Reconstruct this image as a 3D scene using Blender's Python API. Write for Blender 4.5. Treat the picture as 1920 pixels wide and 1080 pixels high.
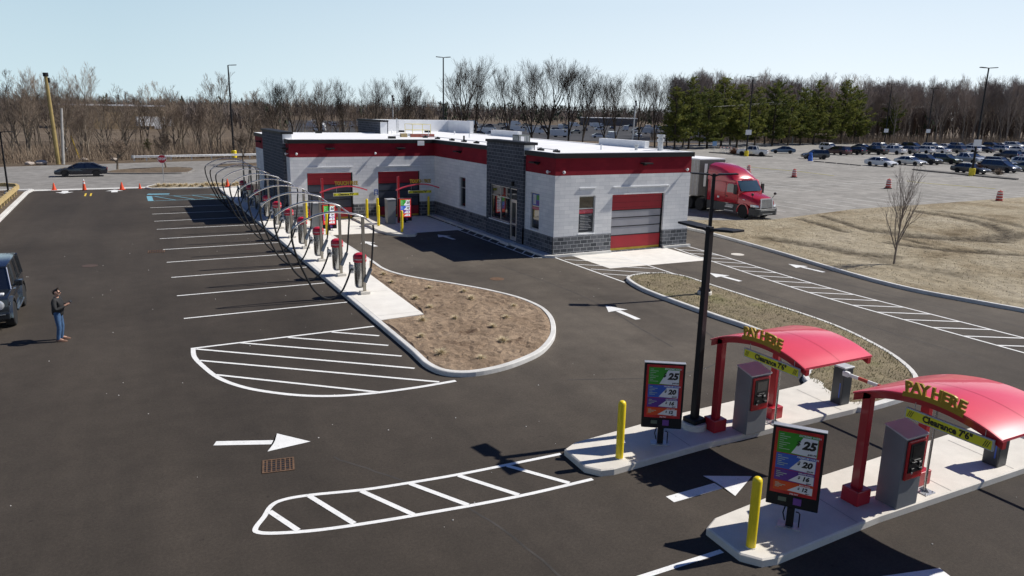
import bpy, bmesh, math, random
from mathutils import Vector, Matrix
from mathutils.geometry import delaunay_2d_cdt

for o in list(bpy.data.objects):
    bpy.data.objects.remove(o)
SC = bpy.context.scene
COL = SC.collection
R = math.radians
random.seed(7)

# ------------------------------------------------------------------ camera
cam = bpy.data.cameras.new('camera')
cam.sensor_width = 36.0
cam.lens = 26.05
cam.clip_start = 0.2
cam.clip_end = 6000.0
co = bpy.data.objects.new('camera', cam)
COL.objects.link(co)
YAW, PITCH, ROLL = 0.4803, 0.2346, 0.0189
fw = Vector((math.sin(YAW) * math.cos(PITCH), math.cos(YAW) * math.cos(PITCH), -math.sin(PITCH)))
rt0 = Vector((math.cos(YAW), -math.sin(YAW), 0))
up0 = rt0.cross(fw)
rt = rt0 * math.cos(ROLL) + up0 * math.sin(ROLL)
up = up0 * math.cos(ROLL) - rt0 * math.sin(ROLL)
co.matrix_world = Matrix(((rt.x, up.x, -fw.x, -19.785), (rt.y, up.y, -fw.y, -33.351), (rt.z, up.z, -fw.z, 7.52), (0, 0, 0, 1)))
SC.camera = co

# ------------------------------------------------------------------ light
SUN_AZ, SUN_EL = R(99.5), R(45.5)
world = bpy.data.worlds.new('World')
SC.world = world
world.use_nodes = True
wn = world.node_tree
bg = wn.nodes['Background']
sky = wn.nodes.new('ShaderNodeTexSky')
sky.sky_type = 'NISHITA'
sky.sun_disc = False
sky.sun_elevation = SUN_EL
sky.sun_rotation = SUN_AZ
sky.altitude = 50
sky.air_density = 1.0
sky.dust_density = 0.6
sky.ozone_density = 1.0
# pale hazy air low over the horizon, brighter towards the sun, over the clear sky
def wnode(t, **kw):
    n = wn.nodes.new(t)
    for k_, v_ in kw.items():
        setattr(n, k_, v_)
    return n
wtc = wnode('ShaderNodeTexCoord')
wsp = wnode('ShaderNodeSeparateXYZ')
wn.links.new(wtc.outputs['Generated'], wsp.inputs[0])
wr1 = wnode('ShaderNodeValToRGB')          # towards the sun (x) : cooler to paler
e_ = wr1.color_ramp.elements
e_[0].position, e_[0].color = 0.0, (0.475, 0.63, 0.735, 1)
e_[1].position, e_[1].color = 0.75, (0.685, 0.80, 0.905, 1)
wn.links.new(wsp.outputs['X'], wr1.inputs[0])
wr2 = wnode('ShaderNodeValToRGB')          # whiter right at the horizon
e_ = wr2.color_ramp.elements
e_[0].position, e_[0].color = 0.0, (1.28, 1.20, 1.10, 1)
e_[1].position, e_[1].color = 0.13, (1, 1, 1, 1)
wn.links.new(wsp.outputs['Z'], wr2.inputs[0])
wm1 = wnode('ShaderNodeVectorMath', operation='MULTIPLY')
wn.links.new(wr1.outputs[0], wm1.inputs[0])
wn.links.new(wr2.outputs[0], wm1.inputs[1])
SKY_K = 0.08
wm2 = wnode('ShaderNodeVectorMath', operation='SCALE')
wn.links.new(wm1.outputs[0], wm2.inputs[0])
wm2.inputs['Scale'].default_value = 1.0 / SKY_K
wr3 = wnode('ShaderNodeValToRGB')          # how much of that haze is left at each height
e_ = wr3.color_ramp.elements
e_[0].position, e_[0].color = 0.14, (0.97, 0.97, 0.97, 1)
e_[1].position, e_[1].color = 0.27, (0, 0, 0, 1)
wn.links.new(wsp.outputs['Z'], wr3.inputs[0])
wdim = wnode('ShaderNodeVectorMath', operation='MULTIPLY')
wdim.inputs[1].default_value = (0.22, 0.355, 0.68)
wn.links.new(sky.outputs[0], wdim.inputs[0])
wmx = wnode('ShaderNodeMix', data_type='RGBA')
wn.links.new(wr3.outputs[0], wmx.inputs[0])
wn.links.new(wdim.outputs[0], wmx.inputs[6])
wn.links.new(wm2.outputs[0], wmx.inputs[7])
wn.links.new(wmx.outputs[2], bg.inputs[0])
bg.inputs[1].default_value = SKY_K
sl = bpy.data.lights.new('sun', 'SUN')
sl.energy = 5.0
sl.angle = R(0.5)
sl.color = (1.0, 0.955, 0.88)
so = bpy.data.objects.new('sun', sl)
COL.objects.link(so)
LDIR = Vector((math.sin(SUN_AZ) * math.cos(SUN_EL), math.cos(SUN_AZ) * math.cos(SUN_EL), math.sin(SUN_EL)))
so.rotation_euler = LDIR.to_track_quat('Z', 'Y').to_euler()
so.location = (60, -20, 60)
SC.view_settings.view_transform = 'Standard'
SC.view_settings.look = 'None'
SC.view_settings.exposure = 0.12
SC.view_settings.gamma = 1.0

# ------------------------------------------------------------------ materials
MATS = {}

def nodes_of(name):
    m = bpy.data.materials.new(name)
    m.use_nodes = True
    nt = m.node_tree
    return m, nt, nt.nodes['Principled BSDF']

def coords(nt, kind='Object'):
    tc = nt.nodes.new('ShaderNodeTexCoord')
    return tc.outputs[kind]

def noise(nt, vec, scale, detail=4.0, rough=0.55, dist=0.0):
    n = nt.nodes.new('ShaderNodeTexNoise')
    n.inputs['Scale'].default_value = scale
    n.inputs['Detail'].default_value = detail
    n.inputs['Roughness'].default_value = rough
    n.inputs['Distortion'].default_value = dist
    nt.links.new(vec, n.inputs['Vector'])
    return n.outputs['Fac']

def ramp(nt, fac, stops):
    r = nt.nodes.new('ShaderNodeValToRGB')
    el = r.color_ramp.elements
    while len(el) < len(stops):
        el.new(0.5)
    for e, (p, c) in zip(el, stops):
        e.position = p
        e.color = (c[0], c[1], c[2], 1)
    nt.links.new(fac, r.inputs[0])
    return r.outputs[0]

def mix(nt, a, b, fac, mode='MIX'):
    m = nt.nodes.new('ShaderNodeMix')
    m.data_type = 'RGBA'
    m.blend_type = mode
    for v, s in ((fac, m.inputs[0]), (a, m.inputs[6]), (b, m.inputs[7])):
        if isinstance(v, (int, float)):
            s.default_value = v
        elif isinstance(v, tuple):
            s.default_value = (v[0], v[1], v[2], 1)
        else:
            nt.links.new(v, s)
    return m.outputs[2]

def bump(nt, bsdf, fac, strength=0.3, dist=0.02):
    b = nt.nodes.new('ShaderNodeBump')
    b.inputs['Strength'].default_value = strength
    b.inputs['Distance'].default_value = dist
    nt.links.new(fac, b.inputs['Height'])
    nt.links.new(b.outputs[0], bsdf.inputs['Normal'])

def simple(name, col, rough=0.5, metal=0.0, vary=0.12, scale=6.0, coat=0.0, spec=None):
    """painted / plain surface with a little uneven wear"""
    if name in MATS:
        return MATS[name]
    m, nt, b = nodes_of(name)
    v = coords(nt)
    f = noise(nt, v, scale, 5)
    lo = tuple(c * (1 - vary) for c in col)
    hi = tuple(min(1, c * (1 + vary)) for c in col)
    nt.links.new(ramp(nt, f, [(0.3, lo), (0.7, hi)]), b.inputs['Base Color'])
    b.inputs['Roughness'].default_value = rough
    b.inputs['Metallic'].default_value = metal
    if coat:
        b.inputs['Coat Weight'].default_value = coat
        b.inputs['Coat Roughness'].default_value = 0.05
    if spec is not None:
        b.inputs['Specular IOR Level'].default_value = spec
    MATS[name] = m
    return m

def ground_mat(name, stops, big=0.12, mid=1.3, fine=60.0, rough=0.9, bs=0.35, bd=0.01, stretch=None, amp=0.2):
    m, nt, b = nodes_of(name)
    v = coords(nt)
    if stretch:
        mp = nt.nodes.new('ShaderNodeMapping')
        mp.inputs['Scale'].default_value = stretch
        nt.links.new(v, mp.inputs['Vector'])
        v = mp.outputs[0]
    f1 = noise(nt, v, big, 4, 0.6, 0.3)
    f2 = noise(nt, v, mid, 6, 0.65)
    f3 = noise(nt, v, fine, 3, 0.7)
    a = ramp(nt, f1, [(0.32, stops[0]), (0.68, stops[1])])
    a = mix(nt, a, ramp(nt, f2, [(0.35, (1 - amp,) * 3), (0.65, (1 + amp,) * 3)]), 1.0, 'MULTIPLY')
    a = mix(nt, a, ramp(nt, f3, [(0.25, (1 - 1.7 * amp,) * 3), (0.75, (1 + 1.7 * amp,) * 3)]), 0.85, 'MULTIPLY')
    nt.links.new(a, b.inputs['Base Color'])
    b.inputs['Roughness'].default_value = rough
    b.inputs['Specular IOR Level'].default_value = 0.25
    bump(nt, b, f3, bs, bd)
    MATS[name] = m
    return m

def new_asphalt():
    m, nt, b = nodes_of('new_asphalt')
    v = coords(nt)
    mp = nt.nodes.new('ShaderNodeMapping')
    mp.inputs['Scale'].default_value = (1.0, .09, 1)
    nt.links.new(v, mp.inputs['Vector'])
    f1 = noise(nt, v, 0.10, 4, .6, .4)
    f2 = noise(nt, v, 1.4, 6, .7)
    f3 = noise(nt, v, 75, 3, .75)
    f4 = noise(nt, mp.outputs[0], .55, 5, .6, .2)      # roller and tyre streaks along the drive
    f5 = noise(nt, v, 5.5, 2, .5)
    sx = nt.nodes.new('ShaderNodeSeparateXYZ'); nt.links.new(v, sx.inputs[0])
    def span(sock, a, b):
        r_ = nt.nodes.new('ShaderNodeMapRange'); r_.interpolation_type = 'SMOOTHSTEP'
        r_.inputs['From Min'].default_value = a; r_.inputs['From Max'].default_value = b
        nt.links.new(sock, r_.inputs['Value']); return r_.outputs[0]
    def mul(a, b):
        m_ = nt.nodes.new('ShaderNodeMath'); m_.operation = 'MULTIPLY'
        nt.links.new(a, m_.inputs[0]); nt.links.new(b, m_.inputs[1]); return m_.outputs[0]
    dust = mul(span(sx.outputs['X'], -15.5, -7.0), span(sx.outputs['Y'], -22.5, -15.0))    # pale dust carried through the drive lanes
    dust = mul(dust, ramp(nt, noise(nt, v, .22, 4, .6, .5), [(.30, (.35, .35, .35)), (.60, (1, 1, 1))]))
    c = ramp(nt, f1, [(.35, (0.039, 0.032, 0.0255)), (.65, (0.055, 0.0455, 0.0365))])
    c = mix(nt, c, (0.100, 0.085, 0.068), dust)
    f6 = noise(nt, v, 17, 3, .8)
    c = mix(nt, c, ramp(nt, f6, [(.3, (.80, .80, .80)), (.7, (1.22, 1.22, 1.22))]), 1.0, 'MULTIPLY')
    c = mix(nt, c, ramp(nt, f4, [(.32, (.84, .84, .85)), (.68, (1.14, 1.13, 1.12))]), 1.0, 'MULTIPLY')
    c = mix(nt, c, ramp(nt, f2, [(.3, (.86, .86, .86)), (.7, (1.13, 1.13, 1.13))]), 1.0, 'MULTIPLY')
    c = mix(nt, c, ramp(nt, f3, [(.25, (.55, .55, .55)), (.75, (1.5, 1.5, 1.5))]), .9, 'MULTIPLY')
    c = mix(nt, c, ramp(nt, f5, [(.22, (.55, .55, .56)), (.29, (1, 1, 1))]), .8, 'MULTIPLY')   # small oil spots
    nt.links.new(c, b.inputs['Base Color'])
    b.inputs['Roughness'].default_value = .85
    b.inputs['Specular IOR Level'].default_value = .25
    bump(nt, b, f3, .45, .012)
    return m
M_ASPH = new_asphalt()
M_ROAD = ground_mat('road_asphalt', [(0.20, 0.19, 0.175), (0.25, 0.24, 0.225)], 0.1, 0.9, 40, 0.9)
M_LOT = ground_mat('worn_asphalt', [(0.22, 0.21, 0.19), (0.30, 0.285, 0.26)], 0.09, 0.7, 25, 0.9)
M_CONC = ground_mat('pale_concrete', [(0.60, 0.565, 0.50), (0.68, 0.645, 0.58)], 0.35, 2.0, 45, 0.8, 0.15, 0.004, amp=0.06)
M_PAD = ground_mat('bright_new_concrete', [(0.70, 0.67, 0.61), (0.76, 0.735, 0.68)], 0.4, 2.0, 45, 0.8, 0.12, 0.003, amp=0.05)
M_KERB = ground_mat('kerb_concrete', [(0.56, 0.55, 0.52), (0.66, 0.65, 0.62)], 0.5, 2.2, 50, 0.8, 0.15, 0.004, amp=0.08)
M_MULCH = ground_mat('gravel_mulch', [(0.215, 0.152, 0.10), (0.315, 0.232, 0.158)], 0.7, 4.0, 20, 0.95, 0.9, 0.05)
def blotch(m, col, scale, lo, hi):
    nt = m.node_tree
    b = nt.nodes['Principled BSDF']
    src = b.inputs['Base Color'].links[0].from_socket
    f = noise(nt, coords(nt), scale, 6, .7, .6)
    nt.links.new(mix(nt, src, col, ramp(nt, f, [(lo, (0, 0, 0)), (hi, (1, 1, 1))])), b.inputs['Base Color'])
blotch(M_MULCH, (0.085, 0.05, 0.03), .55, .58, .68)
M_LITTER = ground_mat('leaf_litter', [(0.095, 0.07, 0.048), (0.15, 0.115, 0.08)], 0.06, 0.5, 9, 0.95, 0.8, 0.06)
M_DIRT = None

def paint_mat(name, col, wear, cracked=.7):
    m, nt, b = nodes_of(name)
    v = coords(nt)
    f = noise(nt, v, 3.0, 6, 0.7)
    f2 = noise(nt, v, 45.0, 3, 0.7)
    c = ramp(nt, f, [(0.3, tuple(x * (1 - wear) for x in col)), (0.6, col)])
    c = mix(nt, c, ramp(nt, f2, [(0.3, (0.7, 0.7, 0.7)), (0.5, (1, 1, 1))]), 0.7, 'MULTIPLY')
    f4 = noise(nt, v, 9.0, 6, 0.8)
    c = mix(nt, c, ramp(nt, f4, [(0.31, (0.25, 0.24, 0.22)), (0.40, (1, 1, 1))]), cracked, 'MULTIPLY')
    nt.links.new(c, b.inputs['Base Color'])
    b.inputs['Roughness'].default_value = 0.7
    MATS[name] = m
    return m

M_WPAINT = paint_mat('white_road_paint', (0.80, 0.80, 0.78), 0.12)
M_OLDPAINT = paint_mat('faded_road_paint', (0.62, 0.61, 0.58), 0.3)
M_BPAINT = paint_mat('blue_road_paint', (0.18, 0.42, 0.52), 0.3)
M_YPAINT = paint_mat('yellow_road_paint', (0.75, 0.52, 0.05), 0.2)

def block_mat(name, axis, cols, mortar, bw, bh, msize, bumpy, tint=0.0):
    """block wall: courses run along the wall, axis 'x' or 'y' is the wall's length"""
    m, nt, b = nodes_of(name)
    g = nt.nodes.new('ShaderNodeNewGeometry')
    sp = nt.nodes.new('ShaderNodeSeparateXYZ')
    nt.links.new(g.outputs['Position'], sp.inputs[0])
    cb = nt.nodes.new('ShaderNodeCombineXYZ')
    nt.links.new(sp.outputs['X' if axis == 'x' else 'Y'], cb.inputs[0])
    nt.links.new(sp.outputs['Z'], cb.inputs[1])
    br = nt.nodes.new('ShaderNodeTexBrick')
    br.inputs['Scale'].default_value = 1.0
    br.inputs['Brick Width'].default_value = bw
    br.inputs['Row Height'].default_value = bh
    br.inputs['Mortar Size'].default_value = msize
    br.inputs['Mortar Smooth'].default_value = 0.1
    br.inputs['Bias'].default_value = 0.0
    br.inputs['Color1'].default_value = (*cols[0], 1)
    br.inputs['Color2'].default_value = (*cols[1], 1)
    br.inputs['Mortar'].default_value = (*mortar, 1)
    nt.links.new(cb.outputs[0], br.inputs['Vector'])
    f = noise(nt, g.outputs['Position'], 0.9, 5, 0.6)
    f2 = noise(nt, g.outputs['Position'], 22.0, 4, 0.7)
    c = mix(nt, br.outputs['Color'], ramp(nt, f, [(0.3, (0.86, 0.87, 0.88)), (0.7, (1.08, 1.07, 1.06))]), 0.8, 'MULTIPLY')
    c = mix(nt, c, ramp(nt, f2, [(0.3, (1 - bumpy * .5,) * 3), (0.7, (1 + bumpy * .5,) * 3)]), 0.9, 'MULTIPLY')
    nt.links.new(c, b.inputs['Base Color'])
    b.inputs['Roughness'].default_value = 0.85
    b.inputs['Specular IOR Level'].default_value = 0.25
    bump(nt, b, f2, 0.15 + bumpy * 0.7, 0.01 + 0.04 * bumpy)
    MATS[name] = m
    return m

WH = ((0.66, 0.665, 0.67), (0.76, 0.76, 0.755))
M_WX = block_mat('white_block_x', 'x', WH, (0.50, 0.51, 0.52), 0.62, 0.205, 0.006, 0.08)
M_WY = block_mat('white_block_y', 'y', WH, (0.50, 0.51, 0.52), 0.62, 0.205, 0.006, 0.08)
RD = ((0.215, 0.010, 0.020), (0.25, 0.013, 0.024))
M_RX = block_mat('red_block_x', 'x', RD, (0.19, 0.009, 0.018), 0.42, 0.205, 0.006, 0.1)
M_RY = block_mat('red_block_y', 'y', RD, (0.19, 0.009, 0.018), 0.42, 0.205, 0.006, 0.1)
GY = ((0.055, 0.06, 0.068), (0.15, 0.155, 0.168))
M_GX = block_mat('split_grey_block_x', 'x', GY, (0.34, 0.35, 0.36), 0.42, 0.205, 0.014, 0.8)
M_GY = block_mat('split_grey_block_y', 'y', GY, (0.27, 0.28, 0.30), 0.42, 0.205, 0.011, 0.6)
TW = ((0.050, 0.056, 0.070), (0.078, 0.085, 0.102))
M_TX = block_mat('tower_block_x', 'x', TW, (0.26, 0.27, 0.29), 0.42, 0.205, 0.009, 0.25)
M_TY = block_mat('tower_block_y', 'y', TW, (0.26, 0.27, 0.29), 0.42, 0.205, 0.009, 0.25)

M_BLACK = simple('black_metal', (0.012, 0.012, 0.014), 0.55, 0.0, spec=0.25)
M_BLKPLA = simple('black_plastic', (0.012, 0.012, 0.013), 0.5)
M_RUBBER = simple('black_rubber', (0.011, 0.011, 0.011), 0.75)
M_HOSE = simple('black_hose', (0.010, 0.010, 0.010), 0.45)
M_ROOF = simple('white_roof_membrane', (0.80, 0.80, 0.80), 0.7, 0, 0.05, 0.7)
M_PARA = simple('white_parapet', (0.78, 0.79, 0.80), 0.6, 0, 0.05, 1.5)
M_ALU = simple('aluminium', (0.55, 0.56, 0.57), 0.4, 0.85)
M_STEEL = simple('stainless_steel', (0.50, 0.50, 0.49), 0.27, 1.0, 0.10)
M_CHROME = simple('polished_chrome', (0.72, 0.72, 0.72), 0.16, 1.0, 0.05)
M_ARCH = simple('satin_chrome_arch', (0.80, 0.80, 0.80), 0.3, 0.75, 0.04)
M_GALV = simple('galvanised_steel', (0.52, 0.53, 0.54), 0.45, 0.7, 0.15)
M_POSTST = simple('brushed_post_steel', (0.34, 0.31, 0.26), 0.38, 0.75, 0.12)
M_DOORRED = simple('red_door_panel', (0.34, 0.010, 0.020), 0.45, 0, 0.08, 2)
M_YELLOW = simple('safety_yellow', (0.80, 0.60, 0.012), 0.4, 0, 0.08, 4)
M_DARKYEL = simple('dusty_yellow', (0.55, 0.36, 0.03), 0.6, 0, 0.15, 4)
M_CANOPY = simple('glossy_red_canopy', (0.76, 0.065, 0.100), 0.36, 0, 0.04, 1.5, 0.6)
M_REDPOST = simple('red_post_paint', (0.42, 0.012, 0.022), 0.35, 0, 0.06, 2, 0.3)
M_CAPRED = simple('red_cap_plastic', (0.52, 0.020, 0.045), 0.35, 0, 0.05, 2)
M_KIOSK = simple('grey_kiosk_paint', (0.205, 0.215, 0.225), 0.45, 0.1, 0.06, 2)
M_KIOSKTOP = simple('pale_kiosk_top', (0.55, 0.56, 0.57), 0.45, 0.1, 0.06, 2)
M_SCREEN = simple('dark_screen', (0.012, 0.014, 0.017), 0.12)
M_GOLD = simple('gold_letter', (0.36, 0.23, 0.012), 0.5, 0.1, 0.06, 3)
M_SIGNYEL = simple('sign_yellow', (0.74, 0.66, 0.02), 0.5, 0, 0.04, 3)
M_WHITE = simple('white_enamel', (0.78, 0.78, 0.78), 0.4, 0, 0.05, 2)
M_BLUE = simple('sign_blue', (0.02, 0.07, 0.28), 0.4, 0, 0.05, 3)
M_TREAD = simple('tyre', (0.014, 0.014, 0.014), 0.85)
M_LAMP = simple('headlamp_glass', (0.62, 0.64, 0.66), 0.08, 0.3)
M_TAIL = simple('tail_lamp', (0.28, 0.008, 0.010), 0.2)
M_WOOD = simple('yellow_timber', (0.46, 0.34, 0.15), 0.8, 0, 0.2, 3)
M_RUST = simple('rusty_iron', (0.135, 0.078, 0.045), 0.8, 0.2, 0.35, 9)
M_ORANGE = simple('cone_orange', (0.72, 0.075, 0.018), 0.5, 0, 0.08, 4)
M_DRUM = simple('drum_red', (0.50, 0.055, 0.035), 0.55, 0, 0.1, 4)
M_REFL = simple('reflective_white', (0.72, 0.68, 0.66), 0.4, 0, 0.08, 4)
M_PALEMETAL = simple('pale_sheet', (0.50, 0.50, 0.50), 0.5, 0.2)

def glass_mat(name, tint, rough=0.03):
    m, nt, b = nodes_of(name)
    f = noise(nt, coords(nt), 1.2, 3)
    nt.links.new(ramp(nt, f, [(0.3, tuple(c * 0.7 for c in tint)), (0.7, tint)]), b.inputs['Base Color'])
    b.inputs['Roughness'].default_value = rough
    b.inputs['IOR'].default_value = 1.7
    b.inputs['Specular IOR Level'].default_value = 0.9
    MATS[name] = m
    return m

M_GLASS = glass_mat('window_glass', (0.018, 0.021, 0.024))
M_AUTOGL = glass_mat('car_glass', (0.010, 0.012, 0.014), 0.04)
M_TEALGL = glass_mat('windscreen_glass', (0.03, 0.055, 0.06), 0.05)
M_FROST = simple('frosted_door_pane', (0.30, 0.30, 0.325), 0.25, 0, 0.12, 0.8)

# ------------------------------------------------------------------ mesh helpers
class MB:
    """collects shapes and links them as ONE mesh object"""
    def __init__(s):
        s.v, s.f, s.m = [], [], []
        s.T = Matrix.Identity(4)
    def add(s, vs, fs, mi=0):
        b = len(s.v)
        T = s.T
        s.v += [tuple(T @ Vector(p)) for p in vs]
        s.f += [tuple(i + b for i in f) for f in fs]
        s.m += [mi] * len(fs)
        return s
    def box(s, x0, y0, z0, x1, y1, z1, mi=0):
        vs = [(x0, y0, z0), (x1, y0, z0), (x1, y1, z0), (x0, y1, z0), (x0, y0, z1), (x1, y0, z1), (x1, y1, z1), (x0, y1, z1)]
        return s.add(vs, [(0, 3, 2, 1), (4, 5, 6, 7), (0, 1, 5, 4), (1, 2, 6, 5), (2, 3, 7, 6), (3, 0, 4, 7)], mi)
    def cbox(s, c, d, mi=0):
        return s.box(c[0] - d[0] / 2, c[1] - d[1] / 2, c[2] - d[2] / 2, c[0] + d[0] / 2, c[1] + d[1] / 2, c[2] + d[2] / 2, mi)
    def quad(s, a, b, c, d, mi=0):
        return s.add([a, b, c, d], [(0, 1, 2, 3)], mi)
    def tube(s, pts, r, n=8, mi=0, cap=True):
        P = [Vector(p) for p in pts]
        if not isinstance(r, (list, tuple)):
            r = [r] * len(P)
        vs, fs = [], []
        ref = None
        for i, p in enumerate(P):
            d = (P[min(i + 1, len(P) - 1)] - P[max(i - 1, 0)])
            if d.length < 1e-9:
                d = Vector((0, 0, 1))
            d.normalize()
            if ref is None:
                ref = Vector((1, 0, 0)) if abs(d.x) < 0.9 else Vector((0, 1, 0))
            u = (ref - d * ref.dot(d))
            if u.length < 1e-6:
                u = d.orthogonal()
            u.normalize()
            ref = u
            w = d.cross(u)
            for k in range(n):
                a = 2 * math.pi * k / n
                vs.append(tuple(p + (u * math.cos(a) + w * math.sin(a)) * r[i]))
        for i in range(len(P) - 1):
            for k in range(n):
                k2 = (k + 1) % n
                fs.append((i * n + k, i * n + k2, (i + 1) * n + k2, (i + 1) * n + k))
        if cap:
            fs.append(tuple(range(n - 1, -1, -1)))
            fs.append(tuple((len(P) - 1) * n + k for k in range(n)))
        return s.add(vs, fs, mi)
    def lathe(s, c, prof, n=16, mi=0, axis='z'):
        vs, fs = [], []
        for (r, h) in prof:
            for k in range(n):
                a = 2 * math.pi * k / n
                q = (r * math.cos(a), r * math.sin(a), h)
                if axis == 'y':
                    q = (q[0], q[2], q[1])
                elif axis == 'x':
                    q = (q[2], q[0], q[1])
                vs.append((c[0] + q[0], c[1] + q[1], c[2] + q[2]))
        m = len(prof)
        for i in range(m - 1):
            for k in range(n):
                k2 = (k + 1) % n
                fs.append((i * n + k, i * n + k2, (i + 1) * n + k2, (i + 1) * n + k))
        fs.append(tuple(range(n - 1, -1, -1)))
        fs.append(tuple((m - 1) * n + k for k in range(n)))
        return s.add(vs, fs, mi)
    def prism(s, poly, z0, z1, mi=0, top=None):
        """vertical prism over a plan polygon"""
        n = len(poly)
        vs = [(p[0], p[1], z0) for p in poly] + [(p[0], p[1], z1) for p in poly]
        fs = [(i, (i + 1) % n, n + (i + 1) % n, n + i) for i in range(n)]
        s.add(vs, fs, mi)
        r = delaunay_2d_cdt([Vector((p[0], p[1])) for p in poly], [], [list(range(n))], 1, 1e-5)
        s.add([(v.x, v.y, z1) for v in r[0]], [tuple(f) for f in r[2]], mi if top is None else top)
        s.add([(v.x, v.y, z0) for v in r[0]], [tuple(reversed(f)) for f in r[2]], mi)
        return s
    def side(s, prof, y0, y1, mi=0):
        """profile in the x-z plane extruded from y0 to y1"""
        n = len(prof)
        vs = [(p[0], y0, p[1]) for p in prof] + [(p[0], y1, p[1]) for p in prof]
        fs = [(i, (i + 1) % n, n + (i + 1) % n, n + i) for i in range(n)]
        s.add(vs, fs, mi)
        r = delaunay_2d_cdt([Vector((p[0], p[1])) for p in prof], [], [list(range(n))], 1, 1e-5)
        s.add([(v.x, y0, v.y) for v in r[0]], [tuple(f) for f in r[2]], mi)
        s.add([(v.x, y1, v.y) for v in r[0]], [tuple(reversed(f)) for f in r[2]], mi)
        return s
    def loft(s, rings, mi=0, cap=True, closed=True):
        n = len(rings[0])
        vs = [p for r in rings for p in r]
        fs = []
        for i in range(len(rings) - 1):
            for k in range(n if closed else n - 1):
                k2 = (k + 1) % n
                fs.append((i * n + k, i * n + k2, (i + 1) * n + k2, (i + 1) * n + k))
        if cap:
            fs.append(tuple(range(n - 1, -1, -1)))
            fs.append(tuple((len(rings) - 1) * n + k for k in range(n)))
        return s.add(vs, fs, mi)
    def build(s, name, mats, parent=None, smooth=False, bevel=0.0, seg=2, angle=35):
        me = bpy.data.meshes.new(name)
        me.from_pydata(s.v, [], s.f)
        if not isinstance(mats, (list, tuple)):
            mats = [mats]
        for m in mats:
            me.materials.append(m)
        me.polygons.foreach_set('material_index', s.m)
        bm = bmesh.new()
        bm.from_mesh(me)
        if bevel:
            bmesh.ops.remove_doubles(bm, verts=bm.verts, dist=1e-4)
        bmesh.ops.recalc_face_normals(bm, faces=bm.faces)
        if bevel:
            es = [e for e in bm.edges if len(e.link_faces) == 2 and e.calc_face_angle(0) > R(angle)]
            bmesh.ops.bevel(bm, geom=es, offset=bevel, segments=seg, affect='EDGES', profile=0.5, clamp_overlap=True)
        bm.to_mesh(me)
        bm.free()
        if smooth:
            me.polygons.foreach_set('use_smooth', [True] * len(me.polygons))
            try:
                me.set_sharp_from_angle(angle=R(smooth if smooth > 1 else 40))
            except Exception:
                pass
        me.update()
        o = bpy.data.objects.new(name, me)
        COL.objects.link(o)
        if parent:
            o.parent = parent
        return o

def tag(o, label=None, cat=None, group=None, kind=None):
    if label: o['label'] = label
    if cat: o['category'] = cat
    if group: o['group'] = group
    if kind: o['kind'] = kind
    return o

def thing(name, label, cat, loc=(0, 0, 0), rz=0.0, group=None):
    o = bpy.data.objects.new(name, None)
    o.empty_display_size = 0.2
    COL.objects.link(o)
    o.location = loc
    o.rotation_euler = (0, 0, rz)
    return tag(o, label, cat, group)

def structure(name, mb, mats, **k):
    return tag(mb.build(name, mats, **k), kind='structure')

def dup(root, loc, rz=None, label=None, group=None, scale=None, paint=None):
    """copy of a thing with copies of its parts and sub-parts; paint = {old material: new}"""
    def cp(o, par):
        c = o.copy()
        COL.objects.link(c)
        if par:
            c.parent = par
        if paint and c.type == 'MESH':
            for i, sl_ in enumerate(c.material_slots):
                if sl_.material and sl_.material.name in paint:
                    nm = paint[sl_.material.name]
                    c.material_slots[i].link = 'OBJECT'
                    c.material_slots[i].material = nm
        for ch in list(o.children):
            cp(ch, c)
        return c
    r = cp(root, None)
    r.location = loc
    if rz is not None:
        r.rotation_euler = (0, 0, rz)
    if scale:
        r.scale = scale if isinstance(scale, (tuple, list)) else (scale,) * 3
    if label: r['label'] = label
    if group: r['group'] = group
    return r

def text_geo(mb, txt, size, T, mi=0, extrude=0.0, bold=0.0, shear=0.0, align='CENTER', sx=1.0):
    """lettering as mesh faces, centred on T's origin, in T's x-y plane"""
    c = bpy.data.curves.new('lettering', 'FONT')
    c.body = txt
    c.size = size
    c.extrude = extrude
    c.offset = bold
    c.shear = shear
    c.align_x = align
    c.align_y = 'CENTER'
    c.resolution_u = 2
    ob = bpy.data.objects.new('lettering', c)
    COL.objects.link(ob)
    bpy.context.view_layer.update()
    me = bpy.data.meshes.new_from_object(ob.evaluated_get(bpy.context.evaluated_depsgraph_get()))
    vs = [T @ Vector((v.co.x * sx, v.co.y, v.co.z)) for v in me.vertices]
    mb.add(vs, [tuple(p.vertices) for p in me.polygons], mi)
    bpy.data.objects.remove(ob)
    bpy.data.curves.remove(c)
    bpy.data.meshes.remove(me)

def frame_T(origin, xdir, ydir):
    x = Vector(xdir).normalized()
    z = x.cross(Vector(ydir)).normalized()
    y = z.cross(x)
    o = Vector(origin)
    return Matrix(((x.x, y.x, z.x, o.x), (x.y, y.y, z.y, o.y), (x.z, y.z, z.z, o.z), (0, 0, 0, 1)))

def smooth_closed(pts, n=6):
    out = []
    m = len(pts)
    for i in range(m):
        p0, p1, p2, p3 = (Vector(pts[(i + k - 1) % m]) for k in range(4))
        for j in range(n):
            t = j / n
            out.append(tuple(0.5 * ((2 * p1) + (p2 - p0) * t + (2 * p0 - 5 * p1 + 4 * p2 - p3) * t * t + (3 * p1 - p0 - 3 * p2 + p3) * t ** 3)))
    return out

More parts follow.
